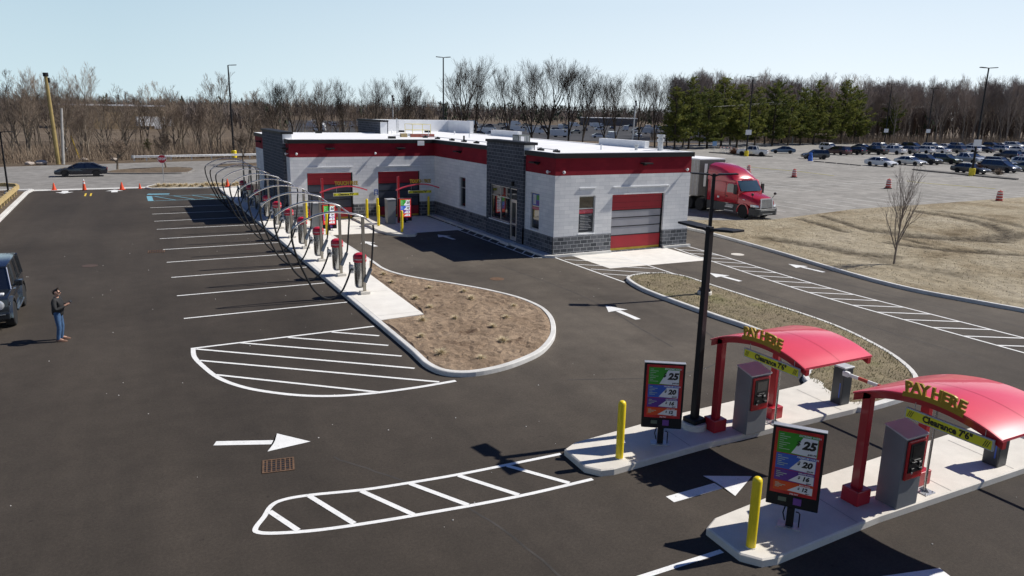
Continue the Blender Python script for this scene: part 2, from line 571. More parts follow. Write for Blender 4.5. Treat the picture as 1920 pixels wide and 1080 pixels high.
def smooth_open(pts, n=6):
    P = [Vector(p) for p in pts]
    P = [P[0] * 2 - P[1]] + P + [P[-1] * 2 - P[-2]]
    out = []
    for i in range(1, len(P) - 2):
        p0, p1, p2, p3 = P[i - 1:i + 3]
        for j in range(n):
            t = j / n
            out.append(tuple(0.5 * ((2 * p1) + (p2 - p0) * t + (2 * p0 - 5 * p1 + 4 * p2 - p3) * t * t + (3 * p1 - p0 - 3 * p2 + p3) * t ** 3)))
    out.append(tuple(P[-2]))
    return out

def inset(poly, d):
    """offset a plan polygon inwards by d (either winding)"""
    n = len(poly)
    ar = sum(poly[i][0] * poly[(i + 1) % n][1] - poly[(i + 1) % n][0] * poly[i][1] for i in range(n))
    sg = 1 if ar > 0 else -1
    out = []
    for i in range(n):
        a, b, c = Vector(poly[i - 1][:2]), Vector(poly[i][:2]), Vector(poly[(i + 1) % n][:2])
        e1, e2 = (b - a).normalized(), (c - b).normalized()
        n1, n2 = Vector((-e1.y, e1.x)) * sg, Vector((-e2.y, e2.x)) * sg
        k = n1 + n2
        k = k / max(0.35, k.length_squared / 2) if k.length > 1e-6 else n1
        out.append(tuple(b + k * d))
    return out

def inside(p, poly):
    x, y = p
    c = False
    n = len(poly)
    for i in range(n):
        x1, y1 = poly[i][:2]
        x2, y2 = poly[(i + 1) % n][:2]
        if (y1 > y) != (y2 > y) and x < (x2 - x1) * (y - y1) / (y2 - y1) + x1:
            c = not c
    return c

def kerb_ring(mb, outer, w, z0, z1, mi=0):
    inn = inset(outer, w)
    ot = inset(outer, 0.025)
    n = len(outer)
    rings = [[(p[0], p[1], z0) for p in outer], [(p[0], p[1], z1 - 0.02) for p in outer], [(p[0], p[1], z1) for p in ot],
             [(p[0], p[1], z1) for p in inn], [(p[0], p[1], z0) for p in inn]]
    mb.loft(rings, mi, cap=False)
    return inn

def bumpy_fill(mb, poly, z, amp, step, mi=0, seed=1, crown=0.0):
    rnd = random.Random(seed)
    xs = [p[0] for p in poly]
    ys = [p[1] for p in poly]
    pts = [Vector(p[:2]) for p in poly]
    nb = len(pts)
    inn = inset(poly, step * 0.5)
    x = min(xs)
    while x < max(xs):
        y = min(ys)
        while y < max(ys):
            q = (x + rnd.uniform(-.3, .3) * step, y + rnd.uniform(-.3, .3) * step)
            if inside(q, inn):
                pts.append(Vector(q))
            y += step
        x += step
    r = delaunay_2d_cdt(pts, [], [list(range(nb))], 1, 1e-5)
    vs = []
    for i, v in enumerate(r[0]):
        edge = any(k < nb for k in r[3][i])
        vs.append((v.x, v.y, z if edge else z + crown + rnd.uniform(-amp, amp)))
    mb.add(vs, [tuple(f) for f in r[2]], mi)

def stripe(mb, a, b, w, z, mi=0):
    a, b = Vector(a[:2]), Vector(b[:2])
    d = (b - a).normalized()
    n = Vector((-d.y, d.x)) * w / 2
    mb.add([(*(a + n), z), (*(a - n), z), (*(b - n), z), (*(b + n), z)], [(0, 1, 2, 3)], mi)

def ribbon(mb, pts, w, z, mi=0, closed=False):
    P = [Vector(p[:2]) for p in pts]
    n = len(P)
    vs = []
    for i in range(n):
        if closed:
            a, b = P[i - 1], P[(i + 1) % n]
        else:
            a, b = P[max(i - 1, 0)], P[min(i + 1, n - 1)]
        d = (b - a).normalized()
        k = Vector((-d.y, d.x)) * w / 2
        vs += [(*(P[i] + k), z), (*(P[i] - k), z)]
    m = n if closed else n - 1
    mb.add(vs, [(2 * i, 2 * i + 1, (2 * i + 3) % (2 * n), (2 * i + 2) % (2 * n)) for i in range(m)], mi)

# ================================================================== GROUND
g = MB()
g.add([(-2500, -800, -0.09), (2500, -800, -0.09), (2500, 2600, -0.09), (-2500, 2600, -0.09)], [(0, 1, 2, 3)])
structure('terrain', g, M_LITTER)

right_kerb = smooth_open([(13.4, 44), (13.4, 20), (13.32, 5.1), (13.2, 2.2), (12.3, -3.7), (11.2, -9.5), (10.95, -13), (11.55, -16), (12.0, -19), (12.2, -30), (12.2, -60)], 5)
g = MB()
poly = [(-27.2, -60), (-27.2, 43.6)] + [p[:2] for p in right_kerb]
g.prism(poly, -0.07, 0.0)
structure('lot_pavement', g, M_ASPH)

# road beyond the entrance
g = MB()
g.prism([(-320, 43.6), (13.6, 43.6), (13.6, 60), (70, 86), (140, 112), (140, 128), (30, 87), (-2.7, 80.6), (-15, 77.5), (-32.8, 72.6), (-60, 66), (-130, 56), (-320, 50)], -0.07, -0.012)
structure('road', g, M_ROAD)
g = MB()
g.prism([(-27.2, 42.75), (-17.9, 42.75), (-17.9, 43.9), (-27.2, 43.9)], -0.05, 0.012)
g.prism([(-60, 43.25), (-27.2, 43.25), (-27.2, 43.9), (-60, 43.9)], -0.05, 0.10)
structure('gutter_strip', g, M_KERB)

# worn retail lot on the right
g = MB()
g.prism([(14.4, 11.2), (16.2, 7.7), (19, 6.6), (22.1, 5.8), (28, 6.9), (33.5, 8.0), (44, 8.2), (59, 8.8), (90, 8.2), (330, 4), (330, 128), (176, 124), (150, 122), (117, 106), (90, 93), (60, 82), (14.4, 60)], -0.06, 0.015)
structure('retail_lot_pavement', g, M_LOT)

# verge left of the entrance drive
g = MB()
bumpy_fill(g, [(-27.55, -30), (-27.55, 41.5), (-29, 43.2), (-75, 43.2), (-75, -30)], 0.10, 0.03, 2.2, seed=3)
structure('verge_ground', g, M_LITTER)

# dry ground between the exit drive and the retail lot
def dirt_material():
    m, nt, b = nodes_of('dry_ground')
    v = coords(nt)
    at = nt.nodes.new('ShaderNodeAttribute')
    at.attribute_name = 'churned'
    f1 = noise(nt, v, 0.16, 5, 0.6, 0.5)
    f2 = noise(nt, v, 1.6, 6, 0.7)
    f3 = noise(nt, v, 22, 4, 0.75)
    a = ramp(nt, f1, [(0.32, (0.15, 0.115, 0.07)), (0.42, (0.27, 0.22, 0.145)), (0.54, (0.34, 0.29, 0.205)), (0.75, (0.40, 0.35, 0.265))])
    brk = ramp(nt, noise(nt, v, 2.2, 6, .75, .6), [(.40, (0, 0, 0)), (.58, (1, 1, 1))])
    chf = mix(nt, at.outputs['Fac'], mix(nt, at.outputs['Fac'], brk, 1.0, 'MULTIPLY'), .45)
    a = mix(nt, a, (0.036, 0.026, 0.017), chf)
    a = mix(nt, a, ramp(nt, f2, [(0.3, (0.72, 0.72, 0.7)), (0.7, (1.2, 1.2, 1.2))]), 1.0, 'MULTIPLY')
    a = mix(nt, a, ramp(nt, f3, [(0.25, (0.6, 0.6, 0.6)), (0.75, (1.35, 1.35, 1.35))]), 0.9, 'MULTIPLY')
    nt.links.new(a, b.inputs['Base Color'])
    b.inputs['Roughness'].default_value = 0.95
    b.inputs['Specular IOR Level'].default_value = 0.15
    bump(nt, b, f3, 0.8, 0.05)
    return m

M_DIRT = dirt_material()
tracks = [
    ([(24.49, 5.47), (23.59, 2.75), (22.44, -0.06)], 0.5, 0.9), ([(27.49, 6.19), (26.28, 3.39), (24.21, -0.73)], 0.45, 0.85),
    ([(37.75, 5.15), (37.41, 2.31), (36.30, -0.87), (34.01, -3.72), (31.51, -5.60), (28.69, -6.45), (26.94, -5.14), (24.75, -3.00)], 0.9, 0.55),
    ([(39.81, 4.77), (39.15, 0.44), (36.82, -3.76)], 0.7, 0.4), ([(25.06, -0.82), (25.44, -3.26), (27.97, -5.54), (33.64, -5.50)], 1.3, 0.5),
    ([(21.32, -4.18), (21.95, -6.35), (23.35, -8.35), (25.17, -10.11)], 0.6, 0.75), ([(21.74, -5.13), (22.16, -7.52), (24.62, -8.50)], 0.35, 0.7),
    ([(15.37, -0.24), (16.08, -2.91), (16.15, -5.82), (17.04, -7.18)], 1.0, 0.5), ([(23.62, -3.43), (23.02, -5.63)], 0.3, 0.9),
    ([(15.88, -6.38), (15.43, -8.99), (16.06, -12.00)], 0.9, 0.3),
]
rk = [p for p in right_kerb if p[1] < 9]
field = [(13.62, 9.5), (14.4, 11.0), (16.1, 7.9), (19, 6.75), (22.1, 5.95), (28, 7.05), (33.5, 8.15), (44, 8.35), (59, 8.95), (90, 8.3), (150, 6.5), (150, -60)] + [(p[0] + 0.16, p[1]) for p in reversed(rk)]

def seg_dist(p, a, b):
    d = Vector(b) - Vector(a)
    t = max(0, min(1, (Vector(p) - Vector(a)).dot(d) / max(d.length_squared, 1e-9)))
    return (Vector(p) - (Vector(a) + d * t)).length

def build_field():
    rnd = random.Random(5)
    mb = MB()
    pts = [Vector(p[:2]) for p in field]
    nb = len(pts)
    inn = inset(field, 0.25)
    y = -24.0
    while y < 9:
        x = 10.5
        while x < 62:
            st = 0.26 if x < 36 else 0.5
            q = (x + rnd.uniform(-.1, .1), y + rnd.uniform(-.1, .1))
            if inside(q, inn):
                pts.append(Vector(q))
            x += st
        y += 0.28
    r = delaunay_2d_cdt(pts, [], [list(range(nb))], 1, 1e-5)
    vs, ch = [], []
    for i, v in enumerate(r[0]):
        edge = any(k < nb for k in r[3][i])
        c = 0.0
        for poly_, w, s_ in tracks:
            d = min(seg_dist((v.x, v.y), poly_[k], poly_[k + 1]) for k in range(len(poly_) - 1))
            c = max(c, min(1, s_ * 1.7) * max(0.0, 1 - (d / w) ** 2))
        c *= rnd.uniform(0.8, 1.25)
        z = 0.10 if edge else 0.11 + rnd.uniform(-.03, .03) - 0.07 * c
        vs.append((v.x, v.y, z))
        ch.append(min(1, c))
    mb.add(vs, [tuple(f) for f in r[2]])
    o = structure('dry_field', mb, M_DIRT)
    at = o.data.attributes.new('churned', 'FLOAT', 'POINT')
    at.data.foreach_set('value', ch)
build_field()

# kerbs -------------------------------------------------------------
def kerb_line(pts, w, h):
    mb = MB()
    P = [Vector(p[:2]) for p in pts]
    rings = []
    for i, p in enumerate(P):
        d = (P[min(i + 1, len(P) - 1)] - P[max(i - 1, 0)]).normalized()
        n = Vector((-d.y, d.x))
        a, b = p + n * 0, p + n * w
        rings.append([(a.x, a.y, -0.04), (a.x, a.y, h - .02), (*(a + n * .02), h), (b.x, b.y, h), (b.x, b.y, -0.04)])
    mb.loft(rings, cap=True)
    return mb
structure('exit_drive_kerb', kerb_line(right_kerb, 0.17, 0.15), M_KERB)
structure('entrance_kerb', kerb_line([(-27.2, -60), (-27.2, 41.0), (-27.0, 43.0)], 0.30, 0.14), M_KERB)

# vacuum island: long concrete pad, mulch bed at the near end
isl = [(-12.31, 39.7), (-12.31, -12.2), (-12.36, -13.4), (-12.15, -14.35), (-11.5, -14.82), (-10.5, -14.8), (-9.45, -14.44), (-8.45, -13.85), (-7.4, -12.75),
       (-6.65, -11.55), (-6.1, -10.3), (-5.82, -9.0), (-5.95, -7.4), (-6.5, -5.85), (-7.15, -4.6), (-7.85, -3.45), (-8.55, -2.3), (-9.05, -1.1), (-9.25, 0.2), (-9.2, 2.0), (-9.15, 8.3), (-9.15, 16.9), (-10.3, 16.9), (-10.3, 31.2), (-10.3, 39.7)]
def rounded(poly, idx):
    out = []
    n = len(poly)
    for i, p in enumerate(poly):
        if i in idx:
            sub = [Vector(poly[(i + k - 1) % n]) for k in range(4)]
            p0, p1, p2, p3 = sub
            for j in range(4):
                t = j / 4
                out.append(tuple(0.5 * ((2 * p1) + (p2 - p0) * t + (2 * p0 - 5 * p1 + 4 * p2 - p3) * t * t + (3 * p1 - p0 - 3 * p2 + p3) * t ** 3)))
        else:
            out.append(p)
    return out
isl_s = rounded(isl, range(2, 19))
g = MB()
inner = kerb_ring(g, isl_s, 0.17, -0.04, 0.15)
structure('vacuum_island_kerb', g, M_KERB)
pad = [(-12.13, 39.5), (-12.13, -8.55), (-10.45, -8.4), (-10.28, -0.9), (-9.75, 0.8), (-9.33, 2.2), (-9.33, 16.7), (-10.48, 16.72), (-10.48, 39.5)]
g = MB()
g.prism(pad, -0.03, 0.151)
structure('vacuum_island_pad', g, M_PAD)
g = MB()
joints = [-8.0 + 3.66 * k for k in range(13)]
for y in joints:
    g.quad((-12.1, y, .1535), (-12.1, y + .015, .1535), (-10.5, y + .015, .1535), (-10.5, y, .1535))
structure('pad_joint_lines', g, simple('joint_line_grey', (0.30, 0.29, 0.27), 0.9))  # plain grey lines for the joints between slabs
mul = [p for p in inner if p[1] < 2.3 and not (p[0] < -12 and p[1] > -8.6)]
mulch_poly = [(-12.12, -8.57)] + [p for p in mul if p[1] < -8.0 or p[0] > -11] + [(-9.4, 2.1), (-9.8, 0.8), (-10.26, -0.9), (-10.43, -8.42)]
g = MB()
bumpy_fill(g, mulch_poly, 0.125, 0.035, 0.16, seed=4, crown=0.03)
structure('mulch_bed_ground', g, M_MULCH)

# grass island between the pay lanes and the exit lanes
gi = [(0.45, -6.0), (0.12, -6.55), (-0.15, -7.4), (-0.36, -8.6), (-0.43, -10.7), (-0.42, -12.9), (-0.36, -14.6), (-0.6, -16.3), (-1.25, -17.75), (-2.1, -18.7), (-2.9, -19.35),
      (-3.5, -21.3), (-1.9, -21.5), (-0.5, -21.2), (0.6, -20.4), (1.5, -19.2), (2.2, -17.7), (2.75, -15.9), (2.98, -13.9), (3.02, -11.2), (3.1, -8.5), (3.15, -7.0), (2.75, -6.05), (1.9, -5.72), (1.1, -5.72)]
gi_s = smooth_closed(gi, 4)
g = MB()
gi_in = kerb_ring(g, gi_s, 0.16, -0.04, 0.15)
structure('grass_island_kerb', g, M_KERB)
m, nt, b = nodes_of('dormant_lawn')
v = coords(nt)
f1, f2, f3 = noise(nt, v, 0.35, 5, 0.6), noise(nt, v, 2.4, 5, 0.7), noise(nt, v, 30, 4, 0.75)
a = ramp(nt, f1, [(0.36, (0.21, 0.165, 0.105)), (0.58, (0.25, 0.205, 0.125)), (0.70, (0.18, 0.165, 0.07))])
a = mix(nt, a, ramp(nt, f2, [(0.3, (0.75, 0.75, 0.72)), (0.7, (1.2, 1.2, 1.15))]), 1.0, 'MULTIPLY')
a = mix(nt, a, ramp(nt, f3, [(0.25, (0.5, 0.5, 0.5)), (0.75, (1.4, 1.4, 1.4))]), 0.9, 'MULTIPLY')
nt.links.new(a, b.inputs['Base Color'])
b.inputs['Roughness'].default_value = 0.95
bump(nt, b, f3, 0.9, 0.04)
M_LAWN = m
g = MB()
bumpy_fill(g, gi_in, 0.13, 0.02, 0.28, seed=6, crown=0.04)
structure('grass_island_ground', g, M_LAWN)

# pay lane islands
def pay_island(dx, dy, tail):
    mb = MB()
    base = [(-11.58, -20.3), (-11.62, -21.2), (-11.4, -21.5), (-11.1, -21.56), (-8.3, -21.42), (-3.5, -21.46), (-3.0, -21.4)] + tail + [(-3.4, -19.62), (-8.0, -19.78), (-11.2, -20.1)]
    pl = [(x + dx, y + dy) for x, y in base]
    inn = inset(pl, 0.03)
    n = len(pl)
    mb.loft([[(p[0], p[1], -0.04) for p in pl], [(p[0], p[1], 0.13) for p in pl], [(p[0], p[1], 0.153) for p in inn]], cap=False)
    r = delaunay_2d_cdt([Vector(p) for p in inn], [], [list(range(n))], 1, 1e-5)
    mb.add([(v.x, v.y, 0.153) for v in r[0]], [tuple(f) for f in r[2]])
    return mb
structure('pay_island_pad', pay_island(0, 0, [(-2.85, -21.2), (-2.7, -20.0), (-2.5, -19.3)]), M_CONC)
structure('outer_pay_island_pad', pay_island(0.68, -3.9, [(3, -21.4), (3, -19.6)]), M_CONC)
g = MB()
for dx, dy in ((0, 0), (0.68, -3.9)):
    for x in (-8.9, -6.1, -3.9):
        g.quad((x + dx, -21.4 + dy, .157), (x + .015 + dx, -21.4 + dy, .157), (x + .12 + dx, -19.85 + dy, .157), (x + .105 + dx, -19.85 + dy, .157))
structure('island_joint_lines', g, MATS['joint_line_grey'])

# bay aprons, bay island, walk along the wall, exit apron
g = MB()
g.prism([(-9.13, 11.05), (-6.12, 10.85), (-6.12, 17.3), (-9.13, 17.3)], -0.03, 0.006)
g.prism([(-4.13, 10.05), (-0.7, 10.2), (-0.7, 17.3), (-4.13, 17.3)], -0.03, 0.006)
g.prism([(1.15, -3.65), (7.3, -3.85), (7.5, -0.02), (1.15, -0.02)], -0.03, 0.006)
structure('bay_apron', g, M_PAD)
g = MB()
bi = [(-6.1, 17.0), (-6.1, 11.0), (-5.9, 10.0), (-5.55, 9.35), (-5.0, 8.75), (-4.55, 8.7), (-4.2, 9.3), (-4.15, 10.2), (-4.15, 17.0)]
g.prism(bi, -0.03, 0.15)
structure('bay_island_pad', g, M_CONC)
g = MB()
g.prism([(-0.52, -0.1), (-0.05, -0.32), (-0.05, 16.98), (-0.52, 16.98)], -0.03, 0.13)
g.prism([(0.0, -0.20), (3.62, -0.20), (3.62, -0.045), (0.0, -0.045)], -0.03, 0.13)
g.prism([(7.24, -0.20), (9.2, -0.20), (9.2, -0.045), (7.24, -0.045)], -0.03, 0.13)
structure('wall_footing', g, M_KERB)

# small planted strip at the street and medians in the road
def bed(name, pts, zin, mat):
    mb = MB()
    s_ = smooth_closed(pts, 3)
    inn = kerb_ring(mb, s_, 0.2, -0.04, 0.13)
    structure(name + '_kerb', mb, M_KERB if 'street' in name else M_ROAD)
    mb = MB()
    bumpy_fill(mb, inn, zin, 0.04, 0.5, seed=9, crown=0.05)
    structure(name + '_ground', mb, mat)
bed('street_bed', [(-17.9, 41.4), (-13, 40.9), (-10.5, 40.6), (-9.9, 43), (-10.4, 45.0), (-14, 45.2), (-17.6, 44.6)], 0.11, M_DIRT)
bed('median_bed', [(-21.9, 60.2), (-19, 58.6), (-14.2, 58.0), (-13.0, 60), (-12.4, 64.2), (-13.6, 66.2), (-17, 66.2), (-20.6, 64.2)], 0.10, M_LITTER)
bed('far_median_bed', [(-9.5, 66.5), (-4.0, 66.0), (1.5, 68), (2.5, 72.5), (-3, 72.5), (-8.7, 70.2)], 0.10, M_LITTER)

# ================================================================== PAINTED MARKINGS
Z1 = 0.005
g = MB()
for i in range(11):
    y = 27.911 - 3.662 * i
    if i < 10:
        stripe(g, (-18.39, y), (-12.42, y), 0.105, Z1)
structure('parking_lines', g, M_WPAINT)

g = MB()   # hatched corner by the vacuum island
oc = smooth_open([(-18.38, -8.78), (-18.42, -9.7), (-18.27, -10.7), (-17.97, -11.95), (-17.5, -12.9), (-16.92, -13.6), (-16.15, -14.25), (-15.3, -14.68), (-14.3, -14.9), (-13.1, -14.98), (-11.95, -14.95)], 5)
ribbon(g, oc, 0.14, Z1)
stripe(g, (-18.35, -8.84), (-12.45, -8.74), 0.12, Z1 + .002)
for a, b in (((-18.2, -9.02), (-12.62, -14.74)), ((-18.22, -10.3), (-13.75, -14.88)), ((-17.9, -11.85), (-15.0, -14.72)), ((-17.0, -8.9), (-12.62, -13.5)), ((-15.55, -8.9), (-12.62, -12.2)), ((-14.15, -8.88), (-12.62, -10.95)), ((-16.9, -8.9), (-16.9, -8.91))):
    pass
for a, b in (((371, 655), (810, 716)),):
    pass
for a, b in ([(-18.30, -8.96), (-12.66, -13.49)], [(-17.00, -8.82), (-12.64, -12.26)], [(-15.45, -8.87), (-12.68, -11.06)], [(-13.98, -8.85), (-12.63, -9.92)], [(-18.31, -10.16), (-12.42, -14.85)], [(-18.01, -11.67), (-14.18, -14.92)]):
    stripe(g, a, b, 0.105, Z1 + .004)
structure('corner_hatching', g, M_WPAINT)

g = MB()   # hatched nose ahead of the pay island
up_ = smooth_open([(-11.62, -20.22), (-12.84, -20.18), (-14.09, -20.13), (-15.24, -20.02), (-16.11, -19.9), (-17.1, -19.66), (-17.6, -19.62), (-17.86, -19.75), (-18.05, -20.1), (-18.25, -20.42), (-18.24, -20.6), (-17.93, -20.78), (-17.22, -21.0), (-16.26, -21.17), (-15.25, -21.3), (-14.19, -21.42), (-13.04, -21.5), (-11.62, -21.52)], 4)
ribbon(g, up_, 0.10, Z1)
for a, b in (((-17.93, -19.95), (-17.58, -20.85)), ((-17.12, -19.7), (-16.60, -21.06)), ((-16.14, -19.94), (-15.50, -21.24)), ((-15.15, -20.07), (-14.42, -21.36)), ((-14.11, -20.18), (-13.34, -21.44)), ((-12.98, -20.22), (-12.16, -21.46))):
    stripe(g, a, b, 0.115, Z1 + .003)
stripe(g, (-11.0, -24.73), (-16, -24.7), 0.11, Z1)
stripe(g, (-9.3, -26.62), (-8.0, -26.95), 0.4, Z1)
structure('pay_lane_hatching', g, M_WPAINT)

g = MB()   # both exit lanes: long hatched strip and the wedge by the door
L = smooth_open([(7.55, -0.2), (7.92, -0.3), (7.45, -3), (7.05, -5.9), (6.62, -9.2), (6.36, -12), (6.27, -15), (6.26, -18), (6.24, -22)][1:], 5)
Rr = smooth_open([(9.05, -0.2), (8.85, -3), (8.5, -5.9), (8.12, -9.2), (7.98, -12), (8.02, -15), (8.06, -18), (8.13, -22)], 5)
ribbon(g, L, 0.1, Z1)
ribbon(g, Rr, 0.1, Z1)
def at_y(line, y):
    for k in range(len(line) - 1):
        (x0, y0), (x1, y1) = line[k][:2], line[k + 1][:2]
        if (y0 - y) * (y1 - y) <= 0 and y0 != y1:
            return x0 + (x1 - x0) * (y - y0) / (y1 - y0)
    return line[-1][0]
y = -0.75
while y > -20.5:
    stripe(g, (at_y(L, y), y), (at_y(Rr, y - 1.1), y - 1.1), 0.1, Z1 + .002)
    y -= 1.17
structure('exit_lane_hatching', g, M_WPAINT)
g = MB()
stripe(g, (0.02, -0.25), (0.0, -6.5), 0.1, Z1 + .004)
stripe(g, (3.53, -0.25), (3.34, -5.9), 0.1, Z1 + .004)
for a, b in ([(0.22, -0.87), (3.35, -3.26)], [(0.10, -2.16), (3.24, -4.54)], [(0.18, -3.41), (2.44, -5.32)], [(0.12, -4.56), (1.04, -5.38)], [(0.93, -0.03), (3.33, -2.13)]):
    stripe(g, a, b, 0.09, Z1 + .007)
structure('door_wedge_hatching', g, M_WPAINT)
g = MB()   # strip along the court wall
stripe(g, (-1.06, 0.12), (-1.12, 15.2), 0.09, Z1 + .004)
stripe(g, (-1.1, 0.16), (-0.5, 0.0), 0.09, Z1 + .006)
for k in range(13):
    y = 1.02 + 1.06 * k
    stripe(g, (-0.54, y), (-1.08, y - .62), 0.08, Z1 + .006)
structure('wall_strip_hatching', g, M_WPAINT)

def arrow(mb, tail, tip, shaft=0.24, head=0.9, hl=0.85, mi=0):
    t, p = Vector(tail), Vector(tip)
    d = (p - t).normalized()
    n = Vector((-d.y, d.x))
    k = p - d * hl
    pts = [t + n * shaft / 2, k + n * shaft / 2, k + n * head / 2 - d * .04, p, k - n * head / 2 - d * .04, k - n * shaft / 2, t - n * shaft / 2]
    mb.add([(q.x, q.y, Z1 + .001) for q in pts], [(0, 1, 5, 6), (2, 3, 4), (1, 2, 4, 5)], mi)
g = MB()
arrow(g, (-18.53, -16.39), (-16.55, -17.21), 0.22, 0.95, 0.82)
arrow(g, (-10.68, -22.9), (-8.45, -22.88), 0.25, 0.95, 0.9)
arrow(g, (-3.2, -11.8), (-3.17, -9.6))
arrow(g, (5.2, -8.4), (5.1, -6.4))
arrow(g, (10.64, -8.5), (10.58, -6.28))
arrow(g, (-2.72, 6.95), (-3.0, 8.95))
arrow(g, (-7.7, 6.4), (-7.9, 8.4))
arrow(g, (-24.6, 42.2), (-24.6, 40.0), 0.5, 1.4, 1.1)
arrow(g, (-20.8, 39.9), (-20.8, 42.1), 0.5, 1.4, 1.1)
structure('lane_arrows', g, M_WPAINT)
g = MB()   # seams between paving passes, a little darker than the mat
rj = random.Random(2)
for pts in ([(-16.3, -18.2), (-15.0, -20.3), (-14.2, -22.4), (-13.6, -27)],
            [(-9.0, -16.2), (-6, -17.2), (-3.2, -16.4), (-1.4, -13)], [(4.6, -7), (4.3, -13), (4.2, -20)], [(9.6, 3), (9.3, -6), (9.5, -20)], [(-3.6, -.8), (-3.2, -8), (-4.2, -15)]):
    P_ = [(p[0] + rj.gauss(0, .02), p[1]) for p in smooth_open(pts, 10)]
    ribbon(g, P_, .05, .0022)
structure('paving_seams', g, simple('seam_tar', (.040, .035, .031), .85, 0, .4, 2))
g = MB()
stripe(g, (-22.95, 37.4), (-22.95, 39.6), 0.13, Z1)
stripe(g, (-22.55, 37.4), (-22.55, 39.6), 0.13, Z1)
structure('centre_lines', g, M_YPAINT)
g = MB()
stripe(g, (-18.3, 37.4), (-16.6, 37.1), 0.75, Z1)
stripe(g, (-18.2, 32.3), (-18.2, 35.9), 0.4, Z1)
stripe(g, (-18.2, 32.3), (-12.5, 32.3), 0.12, Z1 + .002)
stripe(g, (-18.2, 35.6), (-12.5, 35.6), 0.12, Z1 + .002)
for k in range(4):
    stripe(g, (-17.8 + k * 1.45, 35.5), (-16.4 + k * 1.45, 32.4), 0.12, Z1 + .004)
structure('accessible_bay_markings', g, M_BPAINT)

# faded stall lines of the retail lot
g = MB()
for k in range(16):
    x = 24.4 + 2.75 * k
    stripe(g, (x, 9.3), (x, 14.6), 0.11, 0.02)
    stripe(g, (x, 20.6), (x, 30.6), 0.11, 0.02)
    stripe(g, (x, 37), (x, 47), 0.11, 0.02)
stripe(g, (24.4, 25.6), (65, 25.6), 0.11, 0.022)
stripe(g, (24.4, 42), (65, 42), 0.11, 0.022)
for k in range(40):
    x = 78 + 2.75 * k
    stripe(g, (x, 27), (x, 37), 0.11, 0.02)
    stripe(g, (x, 43), (x, 53), 0.11, 0.02)
    stripe(g, (x, 64), (x, 74), 0.11, 0.02)
structure('faded_stall_lines', g, M_OLDPAINT)

# drains and covers ---------------------------------------------------
def grate(name, c, rz, w, d, label):
    o = thing(name, label, 'drain grate', (c[0], c[1], 0.004), rz)
    mb = MB()
    for s_ in (-1, 1):
        mb.cbox((s_ * (w / 2 - .02), 0, 0.006), (.04, d, .012))
        mb.cbox((0, s_ * (d / 2 - .02), 0.005), (w - .08, .04, .010))
    nx, ny = 7, 4
    for k in range(1, nx):
        mb.cbox((-w / 2 + w * k / nx, 0, .004), (.026, d - .08, .008))
    for k in range(1, ny + 2):
        mb.cbox((0, -d / 2 + d * k / (ny + 2), .003), (w - .08, .022, .006))
    mb.build('grating', M_RUST, o)
    mb = MB()
    mb.quad((-w / 2, -d / 2, .0005), (w / 2, -d / 2, .0005), (w / 2, d / 2, .0005), (-w / 2, d / 2, .0005))
    mb.build('drain_opening', M_BLKPLA, o)
grate('storm_drain', (-17.43, -18.1), R(-10), 0.66, 0.62, 'rusty square drain grate beside the right-turn arrow')
grate('storm_drain', (-18.72, 9.15), R(-5), 0.8, 0.7, 'small rusty drain grate at the left end of a parking line')
def cover(c, r, label, mat):
    mb = MB()
    mb.lathe((c[0], c[1], 0.0), [(r, -.01), (r, .006), (r * .93, .012), (r * .88, .007), (r * .5, .008), (r * .2, .010)], 24)
    tag(mb.build('manhole_cover', mat), label, 'manhole cover')
cover((-5.06, -3.58), 0.33, 'rusty round manhole cover on the asphalt right of the mulch island', M_RUST)
cover((-21.7, 6.4), 0.34, 'dark round manhole cover on the asphalt behind the standing man', simple('dark_iron', (0.07, 0.045, 0.035), 0.8))
cover((10.0, -3.2), 0.36, 'pale round manhole cover in the far exit lane', M_CONC)

# ================================================================== CAR WASH BUILDING
B = thing('car_wash_building', 'white block car wash building with red band, grey tower and flat white roof', 'building', (0, 0, 0))

def panel(mb, ax, c, u0, u1, z0, z1, holes=(), out=-1, depth=0.22, mi=0):
    """wall face on plane ax=c with real openings; reveals go inwards"""
    us = sorted({u0, u1, *[h[i] for h in holes for i in (0, 1) if u0 < h[i] < u1]})
    zs = sorted({z0, z1, *[h[i] for h in holes for i in (2, 3) if z0 < h[i] < z1]})
    P = (lambda u, z, d=0.0: (u, c - out * d, z)) if ax == 'y' else (lambda u, z, d=0.0: (c - out * d, u, z))
    def hole(u, z):
        return any(h[0] < u < h[1] and h[2] < z < h[3] for h in holes)
    for i in range(len(us) - 1):
        for j in range(len(zs) - 1):
            um, zm = (us[i] + us[i + 1]) / 2, (zs[j] + zs[j + 1]) / 2
            if not hole(um, zm):
                mb.quad(P(us[i], zs[j]), P(us[i + 1], zs[j]), P(us[i + 1], zs[j + 1]), P(us[i], zs[j + 1]), mi)
    for h in holes:
        a0, a1, b0, b1 = max(h[0], u0), min(h[1], u1), max(h[2], z0), min(h[3], z1)
        if a0 >= a1 or b0 >= b1:
            continue
        if h[0] >= u0: mb.quad(P(a0, b0), P(a0, b1), P(a0, b1, depth), P(a0, b0, depth), mi)
        if h[1] <= u1: mb.quad(P(a1, b0), P(a1, b1), P(a1, b1, depth), P(a1, b0, depth), mi)
        if h[2] >= z0: mb.quad(P(a0, b0), P(a1, b0), P(a1, b0, depth), P(a0, b0, depth), mi)
        if h[3] <= z1: mb.quad(P(a0, b1), P(a1, b1), P(a1, b1, depth), P(a0, b1, depth), mi)

